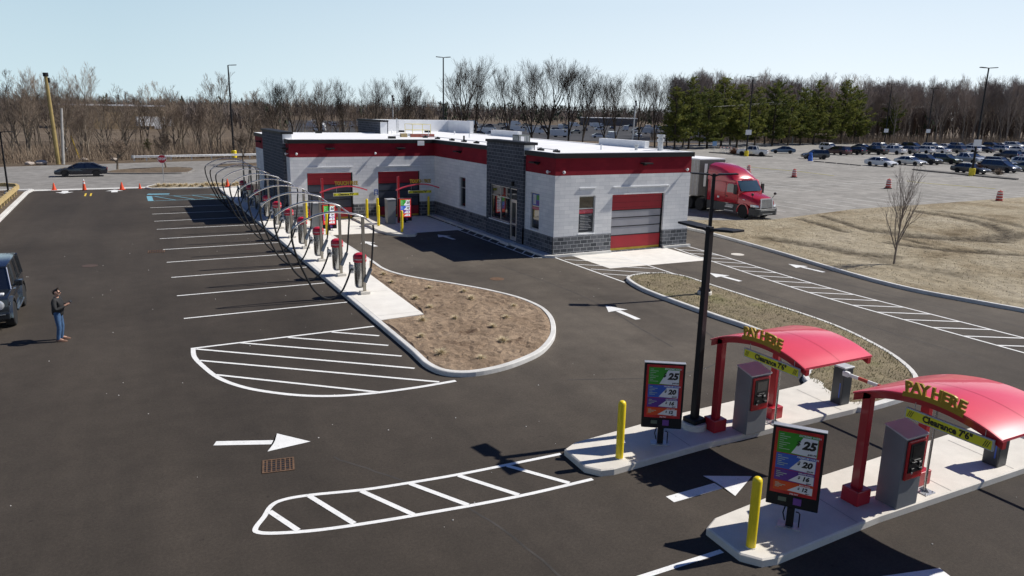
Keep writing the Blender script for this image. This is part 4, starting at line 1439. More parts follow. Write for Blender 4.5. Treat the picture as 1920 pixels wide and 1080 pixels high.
# price boards ---------------------------------------------------------
TIERS = [('EXTREME WASH', '25', '49.99', M_PGREEN, 0.0, .36), ('PREMIUM WASH', '20', '34.99', M_PBLUE, .36, .63), ('DELUXE WASH', '16', '29.99', M_PPURP, .63, .83), ('BASIC WASH', '12', '24.99', M_PORNG, .83, 1.0)]
def menu_board(loc, rz, label, group='price boards', zb=.55, Hh=1.55, Wd=.9, lit=0.0):
    t = thing('price_board', label, 'price board', loc, rz, group)
    mb = MB(); mb.cbox((0, .06, zb + Hh / 2), (Wd, .12, Hh)); mb.build('case', M_BLACK, t, bevel=.015)
    mb = MB(); mb.cbox((0, .06, zb + Hh + .008), (Wd + .01, .13, .012)); mb.build('top_trim', M_GALV, t)
    f0, f1 = zb + .26, zb + Hh - .03
    mb = MB(); mb.box(-Wd / 2 + .05, -.012, f0, Wd / 2 - .05, -.001, f1)
    face = mb.build('poster', M_PRED, t)
    x0, x1 = -Wd / 2 + .10, Wd / 2 - .12
    top, bot = f1 - .06, f0 + .05
    span = top - bot
    for name, price, sub, mat, a, b in TIERS:
        z1, z0 = top - span * a, top - span * b + .012
        hh = z1 - z0
        mb = MB()
        y = -.016
        mb.quad((x0, y, z0), (x1, y, z0), (x1, y, z1), (x0, y, z1), 0)
        xm, xt = x0 + (x1 - x0) * .36, x0 + (x1 - x0) * .62
        zt = z1 - min(.055, hh * .22)
        y = -.0175
        mb.add([(xm, y, z0 + .02), (x1 - .01, y, z0), (x1 - .01, y, zt), (xt, y, zt)], [(0, 1, 2, 3)], 1)
        y = -.019
        xc = (xm + x1) / 2 + .045
        letters_on(mb, price, hh * .52, (xc + .025, y, (z0 + zt) / 2 + hh * .06), (1, 0, 0), (0, 0, 1), 2, 0, hh * .03, .2, 'CENTER', 1.05)
        letters_on(mb, '$', hh * .32, (xc - hh * .40, y, (z0 + zt) / 2 + hh * .13), (1, 0, 0), (0, 0, 1), 2, 0, .003, .2)
        letters_on(mb, '$' + sub, hh * .13, (x1 - .09, y, z0 + hh * .10), (1, 0, 0), (0, 0, 1), 2, 0, .002, .2)
        letters_on(mb, name, min(.05, hh * .17), ((xt + x1) / 2 - .02, y, (z1 + zt) / 2), (1, 0, 0), (0, 0, 1), 1, 0, .001, .2)
        n = max(2, int(hh / .045))
        for k in range(n):
            zz = z1 - .05 - k * (hh - .08) / n
            mb.quad((x0 + .03, y, zz), (x0 + .1 + .11 * ((k * 5) % 3) / 2, y, zz), (x0 + .1 + .11 * ((k * 5) % 3) / 2, y, zz + .011), (x0 + .03, y, zz + .011), 3)
        mb.build('price_panel', [mat, M_PWHITE, M_PBLACK, simple('print_pale', tuple(.35 + .65 * c for c in (0.1, .3, .1)), .5)], face)
    if lit:
        for ob in [face] + list(face.children):
            for i, sl_ in enumerate(ob.material_slots):
                sl_.link = 'OBJECT'
                sl_.material = backlit(ob.data.materials[i], lit)
    mb = MB(); letters_on(mb, 'PRE PAY', .04, (0.02, -.0145, f0 + .022), (1, 0, 0), (0, 0, 1), 0, 0, .001); mb.build('lettering', M_PWHITE, face)
    mb = MB(); mb.box(.02, -.02, zb + .08, .16, -.001, zb + .21, 0); mb.box(-.24, -.015, zb + .11, -.1, -.001, zb + .19, 1)
    mb.build('sticker', [simple('sticker_violet', (.16, .06, .30), .4), simple('sticker_grey', (.10, .13, .10), .4)], t)
    mb = MB(); mb.box(-.065, .0, .16, .065, .12, zb - .001); mb.build('post', M_BLACK, t)
    mb = MB(); mb.cbox((0, .06, .165), (.42, .26, .02)); mb.build('foot_plate', M_GALV, t)
    mb = MB(); mb.tube([(.16, .04, .17), (.16, .04, .44), (.13, .04, .47), (.09, .04, .47)], .012, 6); mb.tube([(-.1, .05, .56), (-.13, .05, .4), (-.09, .05, .25)], .012, 6); mb.build('conduit', M_BLACK, t)
    return t
menu_board((-9.47, -21.03, 0), R(-34), 'tall price board on the inner pay island, left of the lamp post')
menu_board((-9.52, -24.86, 0), R(-52), 'tall price board on the outer pay island, nearest the camera')

# bollards -------------------------------------------------------------
def bollard():
    t = thing('bollard', '', 'bollard', (0, 0, 0), 0, 'yellow bollards')
    mb = MB()
    mb.lathe((0, 0, 0), [(.085, .1), (.085, 1.42), (.075, 1.462), (.045, 1.49), (.002, 1.497)], 20)
    mb.build('post_sleeve', M_YELLOW, t, smooth=True)
    mb = MB(); mb.lathe((0, 0, 0), [(.10, .13), (.10, .163), (.088, .168)], 16); mb.build('grout_ring', M_CONC, t)
    return t
bo = bollard()
BL = [(-10.72, -21.2, 'yellow bollard on the nose of the inner pay island'),
      (-10.62, -25.02, 'yellow bollard on the nose of the outer pay island, nearest the camera'),
      (-5.58, 12.7, 'yellow bollard halfway along the raised island between the wash bays'),
      (-5.02, 9.75, 'yellow bollard at the near tip of the bay island, in front of the price board'),
      (-5.3, 16.2, 'yellow bollard against the grey wall right of the left wash bay'),
      (-4.45, 16.5, 'yellow bollard close to the wall just left of the right wash bay'),
      (-0.72, 16.4, 'yellow bollard in shade at the inner corner of the court'),
      (-9.45, 10.4, 'yellow bollard on the vacuum pad corner beside the left bay apron'),
      (-9.35, 16.5, 'yellow bollard by the wall left of the left wash bay')]
for i, (x, y, lb) in enumerate(BL):
    if i == 0:
        bo.location = (x, y, 0); bo['label'] = lb
    else:
        dup(bo, (x, y, 0), label=lb)

# lamp posts -----------------------------------------------------------
def lamp_post(loc, rz, h, label, r=.075, heads=((1, 0), (-1, 0)), base=True, hw=.36, hl=.72, group='site lamp posts'):
    t = thing('lamp_post', label, 'lamp post', loc, rz, group)
    z0 = 0.0
    if base:
        mb = MB(); mb.lathe((0, 0, 0), [(.30, .0), (.30, .27), (.27, .31)], 20); mb.build('footing', M_CONC, t)
        mb = MB(); mb.box(-.2, -.2, .305, .2, .2, .42); mb.build('base_cover', M_BLACK, t, bevel=.02)
        z0 = .4
    mb = MB(); mb.loft([[(s * q, u * q, z) for s, u in ((-1, -1), (1, -1), (1, 1), (-1, 1))] for q, z in ((r, z0), (r * .82, h))]); mb.build('pole', M_BLACK, t)
    for sx, sy in heads:
        mb = MB()
        d = Vector((sx, sy, 0))
        n = Vector((-sy, sx, 0))
        def P(a, b, c): return tuple(d * a + n * b + Vector((0, 0, h + c)))
        mb.loft([[P(a, -w_, zt - th), P(a, w_, zt - th), P(a, w_, zt), P(a, -w_, zt)] for a, w_, zt, th in ((.06, .05, -.05, .07), (.16, .09, -.02, .06), (.22, hw / 2, .0, .06), (.22 + hl, hw / 2, .03, .05))])
        mb.build('lamp_head', M_BLACK, t, bevel=.01)
    return t
lamp_post((-8.12, -20.62, 0), R(-83), 5.05, 'tall black lamp post with two flat heads standing on the inner pay island', heads=((1, 0), (-1, 0)), hw=.40, hl=.58)
lamp_post((1.42, -10.2, 0), R(-28), 5.2, 'black lamp post with thin heads rising from the grass island', r=.07)
lamp_post((-28.5, 39.9, 0), R(-20), 5.15, 'slim black lamp post inside the timber guard rail at the left edge', heads=((1, 0),), r=.055)

def tall_light(loc, h, label, heads=((1, 0), (-1, 0)), rz=0.0, yellow=True, sign=False):
    t = thing('parking_lot_light', label, 'light pole', loc, rz, 'tall parking lot lights')
    b0 = 0
    if yellow:
        mb = MB(); mb.lathe((0, 0, 0), [(.40, 0), (.40, 1.0), (.37, 1.05)], 14); mb.build('footing', M_YELLOW, t); b0 = 1.0
    mb = MB(); mb.tube([(0, 0, b0), (0, 0, h)], [.15, .09], 8); mb.build('pole', M_BLACK, t)
    for sx, sy in heads:
        mb = MB()
        d = Vector((sx, sy, 0)); n = Vector((-sy, sx, 0))
        def P(a, b, c): return tuple(d * a + n * b + Vector((0, 0, h + c)))
        mb.loft([[P(a, -w_, z_ - .05), P(a, w_, z_ - .05), P(a, w_, z_ + .05), P(a, -w_, z_ + .05)] for a, w_, z_ in ((.05, .06, .0), (.4, .06, .03), (.45, .22, .03), (1.15, .22, .08))])
        mb.build('lamp_head', M_BLACK, t)
    if sign:
        mb = MB(); mb.box(-.55, -.2, 4.0, .55, -.16, 4.9); mb.build('sign_plate', M_WHITE, t)
    return t
tall_light((83.2, 28.7, 0), 14.2, 'tallest black parking lot light, on a yellow footing by the parked van', rz=R(-25), sign=True)
tall_light((84.2, 72.0, 0), 14.35, 'black parking lot light behind the white pickup truck', rz=R(-25), sign=True)
tall_light((-5.2, 85.0, 0), 13.2, 'slim black light pole on a yellow footing by the guard rail', heads=((1, 0),), rz=R(0))
tall_light((26.3, 80.0, 0), 15.5, 'black parking light rising behind the white roof parapet', rz=R(-25), yellow=False)
tall_light((150.0, 92.0, 0), 15.6, 'black light pole in front of the dark woods, left of two', rz=R(-25), sign=True, yellow=False)
tall_light((165.0, 91.0, 0), 15.0, 'thin black light pole in front of the dark woods, right of two', rz=R(-25), sign=True, yellow=False)

# ================================================================== TOUCH-FREE BAY ENTRANCES
def bay_arch(loc, label, word):
    t = thing('bay_entrance_arch', label, 'entrance arch', loc, 0, 'bay entrance arches')
    mb = MB(); mb.box(-.07, -.07, .15, .07, .07, 3.2); mb.build('post', M_REDPOST, t, bevel=.01)
    pts = smooth_open([(-.18, 2.33), (.4, 2.52), (.95, 2.63), (1.5, 2.68), (2.0, 2.64), (2.45, 2.53), (2.85, 2.40)], 4)
    mb = MB(); mb.loft([[(p[0], -.13, p[1] - .045), (p[0], -.03, p[1] - .045), (p[0], -.03, p[1] + .035), (p[0], -.13, p[1] + .035)] for p in pts])
    mb.build('arm', M_CANOPY, t, smooth=30)
    mb = MB()
    letters_on(mb, word, .33, (1.52, -.08, 2.86), (1, 0, 0), (0, 0, 1), 0, .025, .012, 0, 'CENTER', .76)
    mb.build('lettering', M_GOLD, t)
    clearance_sign(t, (1.47, -.1, 2.17), (1, 0, 0), 1.65, .21, "Clearance 7'6\"", cables=((-.6, 2.6), (.6, 2.62)))
    return t
bay_arch((-8.92, 13.5, 0), 'thin red entrance arch with gold letters before the left wash bay', 'TOUCH FREE')
bay_arch((-3.95, 13.5, 0), 'thin red entrance arch with gold letters before the right wash bay', 'TOUCH FREE')
def pillar(loc, label):
    t = thing('bay_kiosk', label, 'kiosk', loc, 0, 'bay entry kiosks')
    mb = MB(); mb.box(-.28, -.3, .15, .28, .3, 1.74); mb.build('cabinet', M_KIOSK, t, bevel=.015)
    mb = MB(); mb.box(-.295, -.32, 1.735, .295, .32, 1.79); mb.build('cap', M_KIOSKTOP, t, bevel=.01)
    mb = MB(); mb.box(.281, -.2, .95, .295, .2, 1.6); mb.build('fascia', M_PBLACK, t)
    return t
pillar((-4.55, 13.4, 0), 'plain grey pillar kiosk on the bay island left of the price board')
pillar((-9.5, 13.0, 0), 'plain grey pillar kiosk on the vacuum pad, half hidden by vacuum posts')
menu_board((-3.55, 13.3, 0), R(-6), 'bright price board in the shaded court before the right bay', 'bay price boards', .28, 1.5, .86, .8)
menu_board((-8.95, 11.8, 0), R(-6), 'bright price board seen between the vacuum posts before the left bay', 'bay price boards', .28, 1.5, .86, .8)

# ================================================================== VACUUM STATIONS
def vacuum_station():
    t = thing('vacuum_station', '', 'vacuum station', (0, 0, 0), 0, 'vacuum stations along the pad')
    mb = MB(); mb.box(-.055, -.055, .24, .055, .055, 3.30); mb.build('post', M_POSTST, t)
    mb = MB(); mb.box(-.20, -.16, .15, .20, .16, .27); mb.build('footing', M_CONC, t, bevel=.015)
    A = [(.44, 2.98), (.2, 3.16), (0, 3.31), (-.4, 3.45), (-.9, 3.535), (-1.4, 3.54), (-1.85, 3.45), (-2.25, 3.30), (-2.55, 3.13), (-2.75, 2.97)]
    mb = MB()
    ap = smooth_open(A, 4)
    mb.loft([[(p[0], -.042, p[1] - .015), (p[0], -.03, p[1] - .035), (p[0], .03, p[1] - .035), (p[0], .042, p[1] - .015), (p[0], .042, p[1] + .015), (p[0], .024, p[1] + .034), (p[0], -.024, p[1] + .034), (p[0], -.042, p[1] + .015)] for p in ap])
    mb.build('arch_arm', M_CHROME, t, smooth=30)
    c = (-.08, .30)
    mb = MB(); mb.lathe((c[0], c[1], 0), [(.18, .38), (.235, .46), (.235, 1.12), (.245, 1.125), (.245, 1.15), (.235, 1.155), (.235, 1.45)], 24)
    can = mb.build('canister', M_STEEL, t, smooth=True)
    mb = MB(); mb.lathe((c[0], c[1], 0), [(.255, 1.44), (.27, 1.455), (.27, 1.56), (.262, 1.565), (.262, 1.60), (.27, 1.605), (.27, 1.69), (.22, 1.76), (.12, 1.805), (.005, 1.82)], 24)
    mb.build('dome_cap', M_CAPRED, can, smooth=True)
    mb = MB(); mb.lathe((c[0], c[1], 0), [(.274, 1.54), (.274, 1.585)], 24); mb.build('cap_band', simple('cap_lettering_band', (.55, .38, .38), .4, 0, .45, 26), can)
    mb = MB(); mb.box(-.05, .06, .62, .05, .1, .74); mb.box(-.05, .06, 1.2, .05, .1, 1.3); mb.build('bracket', M_GALV, t)
    for s_, dz in ((-1, 0),):
        mb = MB(); mb.box(c[0] - .45, c[1] - .16, 1.02, c[0] - .30, c[1] + .06, 1.34); mb.box(c[0] - .31, c[1] - .08, 1.10, c[0] - .22, c[1] - .02, 1.22); mb.build('tool_holder', M_GALV, t, bevel=.012)
        mb = MB(); mb.tube([(c[0] - .38, c[1] - .22, 1.18), (c[0] - .40, c[1] - .05, 1.22), (c[0] - .42, c[1], 1.45)], [.05, .035, .03], 8); mb.build('nozzle', M_HOSE, t)
    mb = MB()
    mb.T = Matrix.Translation((.12, -.12, .93)) @ Matrix.Rotation(R(24), 4, 'Y')
    mb.cbox((0, 0, 0), (.15, .05, .62))
    mb.build('claw_nozzle', simple('slate_tool_plastic', (.075, .10, .14), .4), t, bevel=.015)
    H1 = [(-2.74, 0, 2.97), (-2.79, .01, 2.75), (-2.74, .02, 2.3), (-2.57, .03, 1.7), (-2.31, .04, 1.05), (-2.05, .04, .52), (-1.75, .05, .20), (-1.45, .06, .07), (-1.15, .08, .13), (-.88, .1, .36), (-.66, .12, .78), (-.53, .16, 1.1), (-.47, .2, 1.28)]
    mb = MB(); mb.tube(smooth_open(H1, 5), .040, 8); mb.build('hose', M_HOSE, t, smooth=True)
    H2 = [(.42, 0, 2.98), (.43, -.01, 2.7), (.38, -.03, 2.2), (.33, -.06, 1.7), (.27, -.1, 1.3), (.2, -.12, 1.12)]
    mb = MB(); mb.tube(smooth_open(H2, 4), .038, 8); mb.build('hose', M_HOSE, t, smooth=True)
    return t
vs = vacuum_station()
ordn = ['first and nearest', 'second', 'third', 'fourth', 'fifth', 'sixth', 'seventh', 'eighth', 'ninth', 'tenth and farthest']
for k in range(10):
    p = (-11.56, -4.57 + 3.655 * k, 0)
    lb = 'red capped steel vacuum under a chrome arch, %s from the mulch bed' % ordn[k]
    if k == 0:
        vs.location = p; vs['label'] = lb
    else:
        dup(vs, p, R(random.uniform(-2, 2)), lb)

# ================================================================== STREET EDGE
# traffic cones
def cone(h=.62, r=.15):
    t = thing('traffic_cone', '', 'traffic cone', (0, 0, 0), 0, 'orange traffic cones')
    mb = MB(); mb.lathe((0, 0, 0), [(r, .03), (r * .2, h - .01), (r * .12, h)], 14); mb.build('cone_body', M_ORANGE, t, smooth=True)
    mb = MB(); mb.box(-r * 1.3, -r * 1.3, .0, r * 1.3, r * 1.3, .035); mb.build('foot', M_ORANGE, t, bevel=.01)
    return t
def drum_cone(h=.95):
    t = thing('traffic_cone', '', 'traffic cone', (0, 0, 0), 0, 'orange traffic cones')
    mb = MB(); mb.lathe((0, 0, 0), [(.17, .03), (.11, .42), (.108, .42), (.09, .58), (.088, .58), (.06, .78), (.03, h)], 14); mb.build('cone_body', M_ORANGE, t, smooth=True)
    mb = MB(); mb.lathe((0, 0, 0), [(.097, .57), (.074, .73)], 14); mb.lathe((0, 0, 0), [(.066, .80), (.035, .99)], 14); mb.build('reflective_sleeve', M_REFL, t)
    mb = MB(); mb.box(-.2, -.2, 0, .2, .2, .035); mb.build('foot', M_BLKPLA, t)
    return t
c1 = cone(.62, .17)
c1.location = (-25.5, 43.2, .012); c1['label'] = 'plain orange traffic cone at the entrance, closest to the timber rail'
c2 = drum_cone(.86)
c2.location = (-23.15, 42.35, 0); c2['label'] = 'orange traffic cone with white tip, behind the yellow centre lines'
c3 = dup(c1, (-20.2, 42.0, 0), label='broad orange traffic cone right of the yellow centre lines', scale=(1.2, 1.2, 1.08))
c4 = dup(c1, (-18.75, 42.4, 0), label='small orange traffic cone beside the street bed corner', scale=(.75, .75, .78))
c5 = dup(c1, (-11.4, 40.8, .15), label='orange traffic cone at the far end of the vacuum pad', scale=(1.1, 1.1, 1.15))

t = thing('stop_sign', 'red octagonal stop sign on a thin post in the street bed', 'stop sign', (-16.7, 42.8, .1))
mb = MB(); mb.tube([(0, 0, 0), (0, 0, 2.85)], .03, 6); mb.build('post', M_GALV, t)
def octa(r, y, z): return [(r * math.cos(R(22.5 + 45 * k)), y, z + r * math.sin(R(22.5 + 45 * k))) for k in range(8)]
mb = MB(); mb.loft([octa(.40, -.045, 2.52), octa(.40, -.03, 2.52)], 1)
mb.add(octa(.375, -.047, 2.52), [tuple(range(8))], 0)
letters_on(mb, 'STOP', .30, (0, -.049, 2.52), (1, 0, 0), (0, 0, 1), 1, 0, .012, 0, 'CENTER', .86)
mb.build('sign_plate', [simple('stop_red', (.42, .012, .03), .4), M_WHITE], t)
t.rotation_euler = (0, 0, R(-3))

# timber guard rail
t = thing('timber_guard_rail', 'yellowish timber guard rail on short posts along the left kerb', 'guard rail')
rail = [(-27.75, 8.0), (-27.75, 20), (-27.75, 30), (-27.75, 39.6), (-28.05, 41.0), (-28.9, 41.9), (-32, 42.3), (-38, 42.4)]
mb = MB()
for i in range(len(rail) - 1):
    a, b = Vector((*rail[i], 0)), Vector((*rail[i + 1], 0))
    d = (b - a).normalized(); n = Vector((-d.y, d.x, 0)) * .09
    rr = []
    for p in (a - d * .02, b + d * .02):
        rr.append([tuple(p - n + Vector((0, 0, .55))), tuple(p + n + Vector((0, 0, .55))), tuple(p + n + Vector((0, 0, .84))), tuple(p - n + Vector((0, 0, .84)))])
    mb.loft(rr)
mb.build('rail', M_WOOD, t)
for k in range(22):
    y = 9 + k * 1.5
    if y < 40:
        mb = MB(); mb.box(-28.03, y - .1, 0, -27.842, y + .1, .78); mb.build('post', M_WOOD, t)
for x in (-29.6, -31.5, -34, -37):
    mb = MB(); mb.box(x - .1, 42.42, 0, x + .1, 42.6, .78); mb.build('post', M_WOOD, t)

# steel guard rail beyond the road
t = thing('steel_guard_rail', 'long galvanised steel guard rail in front of the woods', 'guard rail')
gr = [(-18.6, 79.9), (-14, 80.6), (-6, 82.0), (2, 83.2), (12, 85.5), (24, 89)]
mb = MB()
for i in range(len(gr) - 1):
    a, b = Vector((*gr[i], 0)), Vector((*gr[i + 1], 0))
    mb.loft([[tuple(p + Vector((0, o, z))) for o, z in ((0, .42), (-.05, .47), (0, .55), (-.05, .63), (0, .72), (.03, .72), (.03, .42))] for p in (a, b)])
mb.build('beam', M_GALV, t)
for k in range(16):
    u = k / 15 * (len(gr) - 1.001)
    i = int(u); a, b = Vector(gr[i]), Vector(gr[i + 1]); p = a + (b - a) * (u - i)
    mb = MB(); mb.box(p.x - .08, p.y + .04, 0, p.x + .08, p.y + .2, .7); mb.build('post', M_GALV, t)
mb = MB(); mb.lathe((-18.7, 79.95, .57), [(.22, -.19), (.22, .19)], 10); mb.build('end_cap', M_GALV, t)

# utility poles and wires
def wood_pole(name, label, base, top, r0, r1, mat, cat='utility pole', collars=True):
    t = thing(name, label, cat, base)
    d = Vector(top) - Vector(base)
    mb = MB(); mb.tube([(0, 0, 0), tuple(d)], [r0, r1], 10); mb.build('pole', mat, t)
    if collars:
        mb = MB(); mb.tube([tuple(d * .97), tuple(d * 1.01)], [r1 * 1.6, r1 * 1.6], 8)
        mb.lathe(tuple(d * .93 + Vector((.25, 0, 0))), [(.14, -.3), (.14, .3)], 8)
        mb.build('pole_hardware', M_BLACK, t)
    return t
M_NEWPOLE = simple('yellow_new_pole', (.30, .225, .085), .8, 0, .2, 1.5)
M_GREYPOLE = simple('grey_weathered_pole', (.36, .35, .33), .8, 0, .2, 2)
wood_pole('utility_pole', 'yellowish wooden utility pole at the left edge of the woods', (-27.1, 75.6, 0), (-27.35, 75.8, 10.88), .26, .19, M_NEWPOLE)
wood_pole('utility_pole', 'short pale grey utility pole beside the yellowish wooden pole', (-26.6, 75.6, 0), (-26.11, 75.8, 6.81), .18, .13, M_GREYPOLE, 'utility pole', False)
wood_pole('guy_guard', 'thin yellow guy wire guard leaning in the brush by the road', (-25.1, 83.3, 0), (-25.82, 83.3, 3.2), .06, .06, M_DARKYEL, 'wire guard', False)
wood_pole('marker_stake', 'thin pale stake standing in the brush right of the grey pole', (-26.45, 85.8, 0), (-26.9, 85.8, 2.7), .06, .06, M_GREYPOLE, 'stake', False)
wood_pole('utility_pole', 'slim pale metal pole among bare trees behind the white parapet', (24.5, 100, 0), (24.5, 100, 9.8), .16, .13, M_PALEMETAL)
wood_pole('utility_pole', 'slim grey metal pole left of the tall pines', (76.5, 97.5, 0), (76.9, 97.5, 10.0), .18, .14, M_PALEMETAL)
wood_pole('utility_pole', 'upright brown utility pole at the edge of the far woods', (172, 128, 0), (174, 128, 13), .24, .18, simple('brown_pole', (.16, .12, .085), .85))
wood_pole('utility_pole', 'slanting grey utility pole propped beside the brown pole', (166, 128, 0), (172.5, 128, 11), .16, .12, M_GREYPOLE, 'utility pole', False)
wood_pole('utility_pole', 'thin pale pole standing in front of the pines', (142, 114, 0), (142.8, 114, 12.5), .16, .12, M_GREYPOLE, 'utility pole', False)
t = thing('overhead_wires', 'pale overhead wires strung across the pines and far woods', 'wires')
for z in (11.6, 12.0):
    mb = MB(); mb.tube(smooth_open([(95, 94, 9.2), (125, 105, z - 1.2), (150, 117, z - .3), (172.5, 127, z + .4)], 4), .014, 4, cap=False)
    mb.tube(smooth_open([(172.5, 127, z + .4), (200, 122, z - .7), (230, 118, z - .4), (270, 112, z + .6)], 4), .014, 4, cap=False)
    mb.build('wire', simple('dull_wire', (.22, .22, .22), .6), t)
t = thing('overhead_wires', 'thin overhead wires crossing the bare trees behind the roof', 'wires')
for z in (8.2, 9.0):
    mb = MB(); mb.tube(smooth_open([(24.5, 100, z), (50, 99, z - .9), (76.5, 97.5, z)], 4), .03, 4, cap=False); mb.build('wire', M_BLACK, t)

# barrels, tape, kerb stones in the retail lot
def barrel():
    t = thing('traffic_drum', '', 'traffic drum', (0, 0, 0), 0, 'red and white traffic drums')
    mb = MB(); mb.lathe((0, 0, 0), [(.30, .06), (.29, .30), (.27, .32), (.265, .58), (.25, .60), (.245, .84), (.22, .87), (.20, 1.0), (.05, 1.03)], 16); mb.build('drum_body', M_DRUM, t, smooth=30)
    mb = MB()
    for z, r in ((.32, .282), (.6, .267), (.84, .25)): mb.lathe((0, 0, 0), [(r, z - .055), (r, z + .055)], 16)
    mb.build('reflective_band', M_REFL, t)
    mb = MB(); mb.lathe((0, 0, 0), [(.42, 0), (.42, .07), (.32, .1)], 14); mb.build('ballast_ring', M_RUBBER, t)
    mb = MB(); mb.tube([(-.07, 0, 1.02), (-.07, 0, 1.1), (.07, 0, 1.1), (.07, 0, 1.02)], .02, 6); mb.build('handle', M_DRUM, t)
    return t
br = barrel()
for i, (x, y, lb) in enumerate([(53.25, 7.7, 'red and white traffic drum at the edge of the dirt, far right'), (54.1, 20.0, 'red and white traffic drum behind the young bare tree'),
                                (55.0, 33.9, 'red and white traffic drum out in the empty stalls right of the truck'), (54.0, 40.7, 'red and white traffic drum just behind the truck roof')]):
    if i == 0: br.location = (x, y, .015); br['label'] = lb
    else: dup(br, (x, y, .015), label=lb)
M_TAPE = simple('caution_tape_yellow', (.66, .56, .03), .5)
def tape(pts, label):
    mb = MB()
    P = smooth_open(pts, 5)
    mb.loft([[(p[0], p[1], .03 + (p[2] if len(p) > 2 else 0)), (p[0] + .10, p[1] + .02, .035 + (p[2] if len(p) > 2 else 0)), (p[0] + .10, p[1] + .02, .05 + (p[2] if len(p) > 2 else 0)), (p[0], p[1], .045 + (p[2] if len(p) > 2 else 0))] for p in P])
    tag(mb.build('caution_tape', M_TAPE), label, 'caution tape')
tape([(63.2, 50.6), (63.0, 46), (63.6, 41.5), (63.2, 38), (62.6, 34.2)], 'yellow caution tape lying behind the two left traffic drums')
tape([(65.4, 25.8), (65.0, 23), (65.8, 19.5), (66.5, 15.8)], 'yellow caution tape lying right of the young bare tree')
def stones(pts, label, nm='wheel_stop'):
    for i in range(len(pts) - 1):
        a, b = Vector(pts[i]), Vector(pts[i + 1])
        d = (b - a) * .44
        m_ = (a + b) / 2
        mb = MB()
        n = Vector((-d.y, d.x)).normalized() * .13
        mb.loft([[(*(c + n), .0), (*(c - n), .0), (*(c - n * .7), .15), (*(c + n * .7), .15)] for c in (m_ - d, m_ + d)])
        o = mb.build(nm, simple('dark_kerb_stone', (.075, .07, .065), .9, 0, .25))
        tag(o, label, 'wheel stop', 'dark wheel stops in the lot')
stones([(85.4, 57.4), (85.1, 54.8), (84.9, 52.2), (84.7, 49.6), (84.5, 47.2)], 'dark concrete wheel stop in the row left of the white sedan')
for nm, pts, lb in (('lot_island', [(85.9, 37.6), (84.4, 37.2), (82.6, 24), (83.9, 23.0), (84.6, 25)], ''), ('trolley_island', [(87.0, 83.0), (85.6, 82.6), (87.5, 71.4), (89.2, 71.2)], '')):
    mb = MB(); mb.prism(smooth_closed(pts, 3), 0, .16)
    structure(nm + '_kerb', mb, MATS['dark_kerb_stone'])
t = thing('donation_bin', 'bright blue plastic bin on the lot in front of the dark small crossover', 'bin', (86.1, 58.7, .015), R(30))
mb = MB(); mb.loft([[(-.4, -.35, 0), (.4, -.35, 0), (.4, .35, 0), (-.4, .35, 0)], [(-.32, -.28, .9), (.32, -.28, .9), (.32, .28, .9), (-.32, .28, .9)]]); mb.build('bin_body', simple('bin_blue', (.02, .12, .50), .4), t, bevel=.04)
mb = MB(); mb.cbox((0, 0, 1.15), (.5, .45, .48)); mb.build('bin_hood', MATS['bin_blue'], t, bevel=.08)

# row of shopping trolleys on the trolley island
def trolley():
    t = thing('shopping_trolley', 'wire shopping trolley nested on the island by the white pickup', 'shopping trolley', (0, 0, 0), 0, 'nested shopping trolleys')
    mb = MB()
    for z, w in ((.5, .22), (.75, .26), (1.0, .3)):
        mb.tube([(-.35, -w, z), (.45, -w * .8, z + .02), (.45, w * .8, z + .02), (-.35, w, z), (-.35, -w, z)], .016, 4)
    for k in range(6):
        x = -.3 + k * .14
        mb.tube([(x, -.3, 1.0), (x, -.22, .5), (x, .22, .5), (x, .3, 1.0)], .012, 4)
    mb.build('basket', M_GALV, t)
    mb = MB(); mb.tube([(-.5, -.27, 1.05), (-.5, .27, 1.05)], .03, 5); mb.build('handle', M_DRUM, t)
    for y in (-.22, .22):
        mb = MB(); mb.tube([(-.35, y, .5), (-.4, y, .12), (.4, y, .12)], .018, 4); mb.lathe((.38, y, .07), [(.07, -.03), (.07, .03)], 8, axis='y'); mb.lathe((-.38, y, .07), [(.07, -.03), (.07, .03)], 8, axis='y'); mb.build('wheel_frame', M_GALV, t)
    return t
tr = trolley()
for k in range(6):
    p = (86.9 + .08 * k, 81.4 - .9 * k, .165)
    if k == 0: tr.location = p; tr.rotation_euler = (0, 0, R(-85))
    else: dup(tr, p, R(-85 + 3 * k))
t = thing('trolley_sign', 'small blue sign on a post at the trolley row', 'sign', (86.4, 83.2, .1))
mb = MB(); mb.tube([(0, 0, 0), (0, 0, 2.2)], .04, 6); mb.build('post', M_GALV, t)
mb = MB(); mb.cbox((0, -.06, 1.75), (1.1, .05, .9)); mb.build('sign_plate', simple('faded_blue', (.10, .20, .36), .5), t)

# ================================================================== VEHICLES
PAINTS = {}
def paint(name, col, metal=0.25, rough=0.28):
    if name not in PAINTS:
        PAINTS[name] = simple('car_paint_' + name, col, rough, metal, 0.03, 1.0, 0.7)
    return PAINTS[name]
P_BASE = paint('base', (.5, .5, .5))

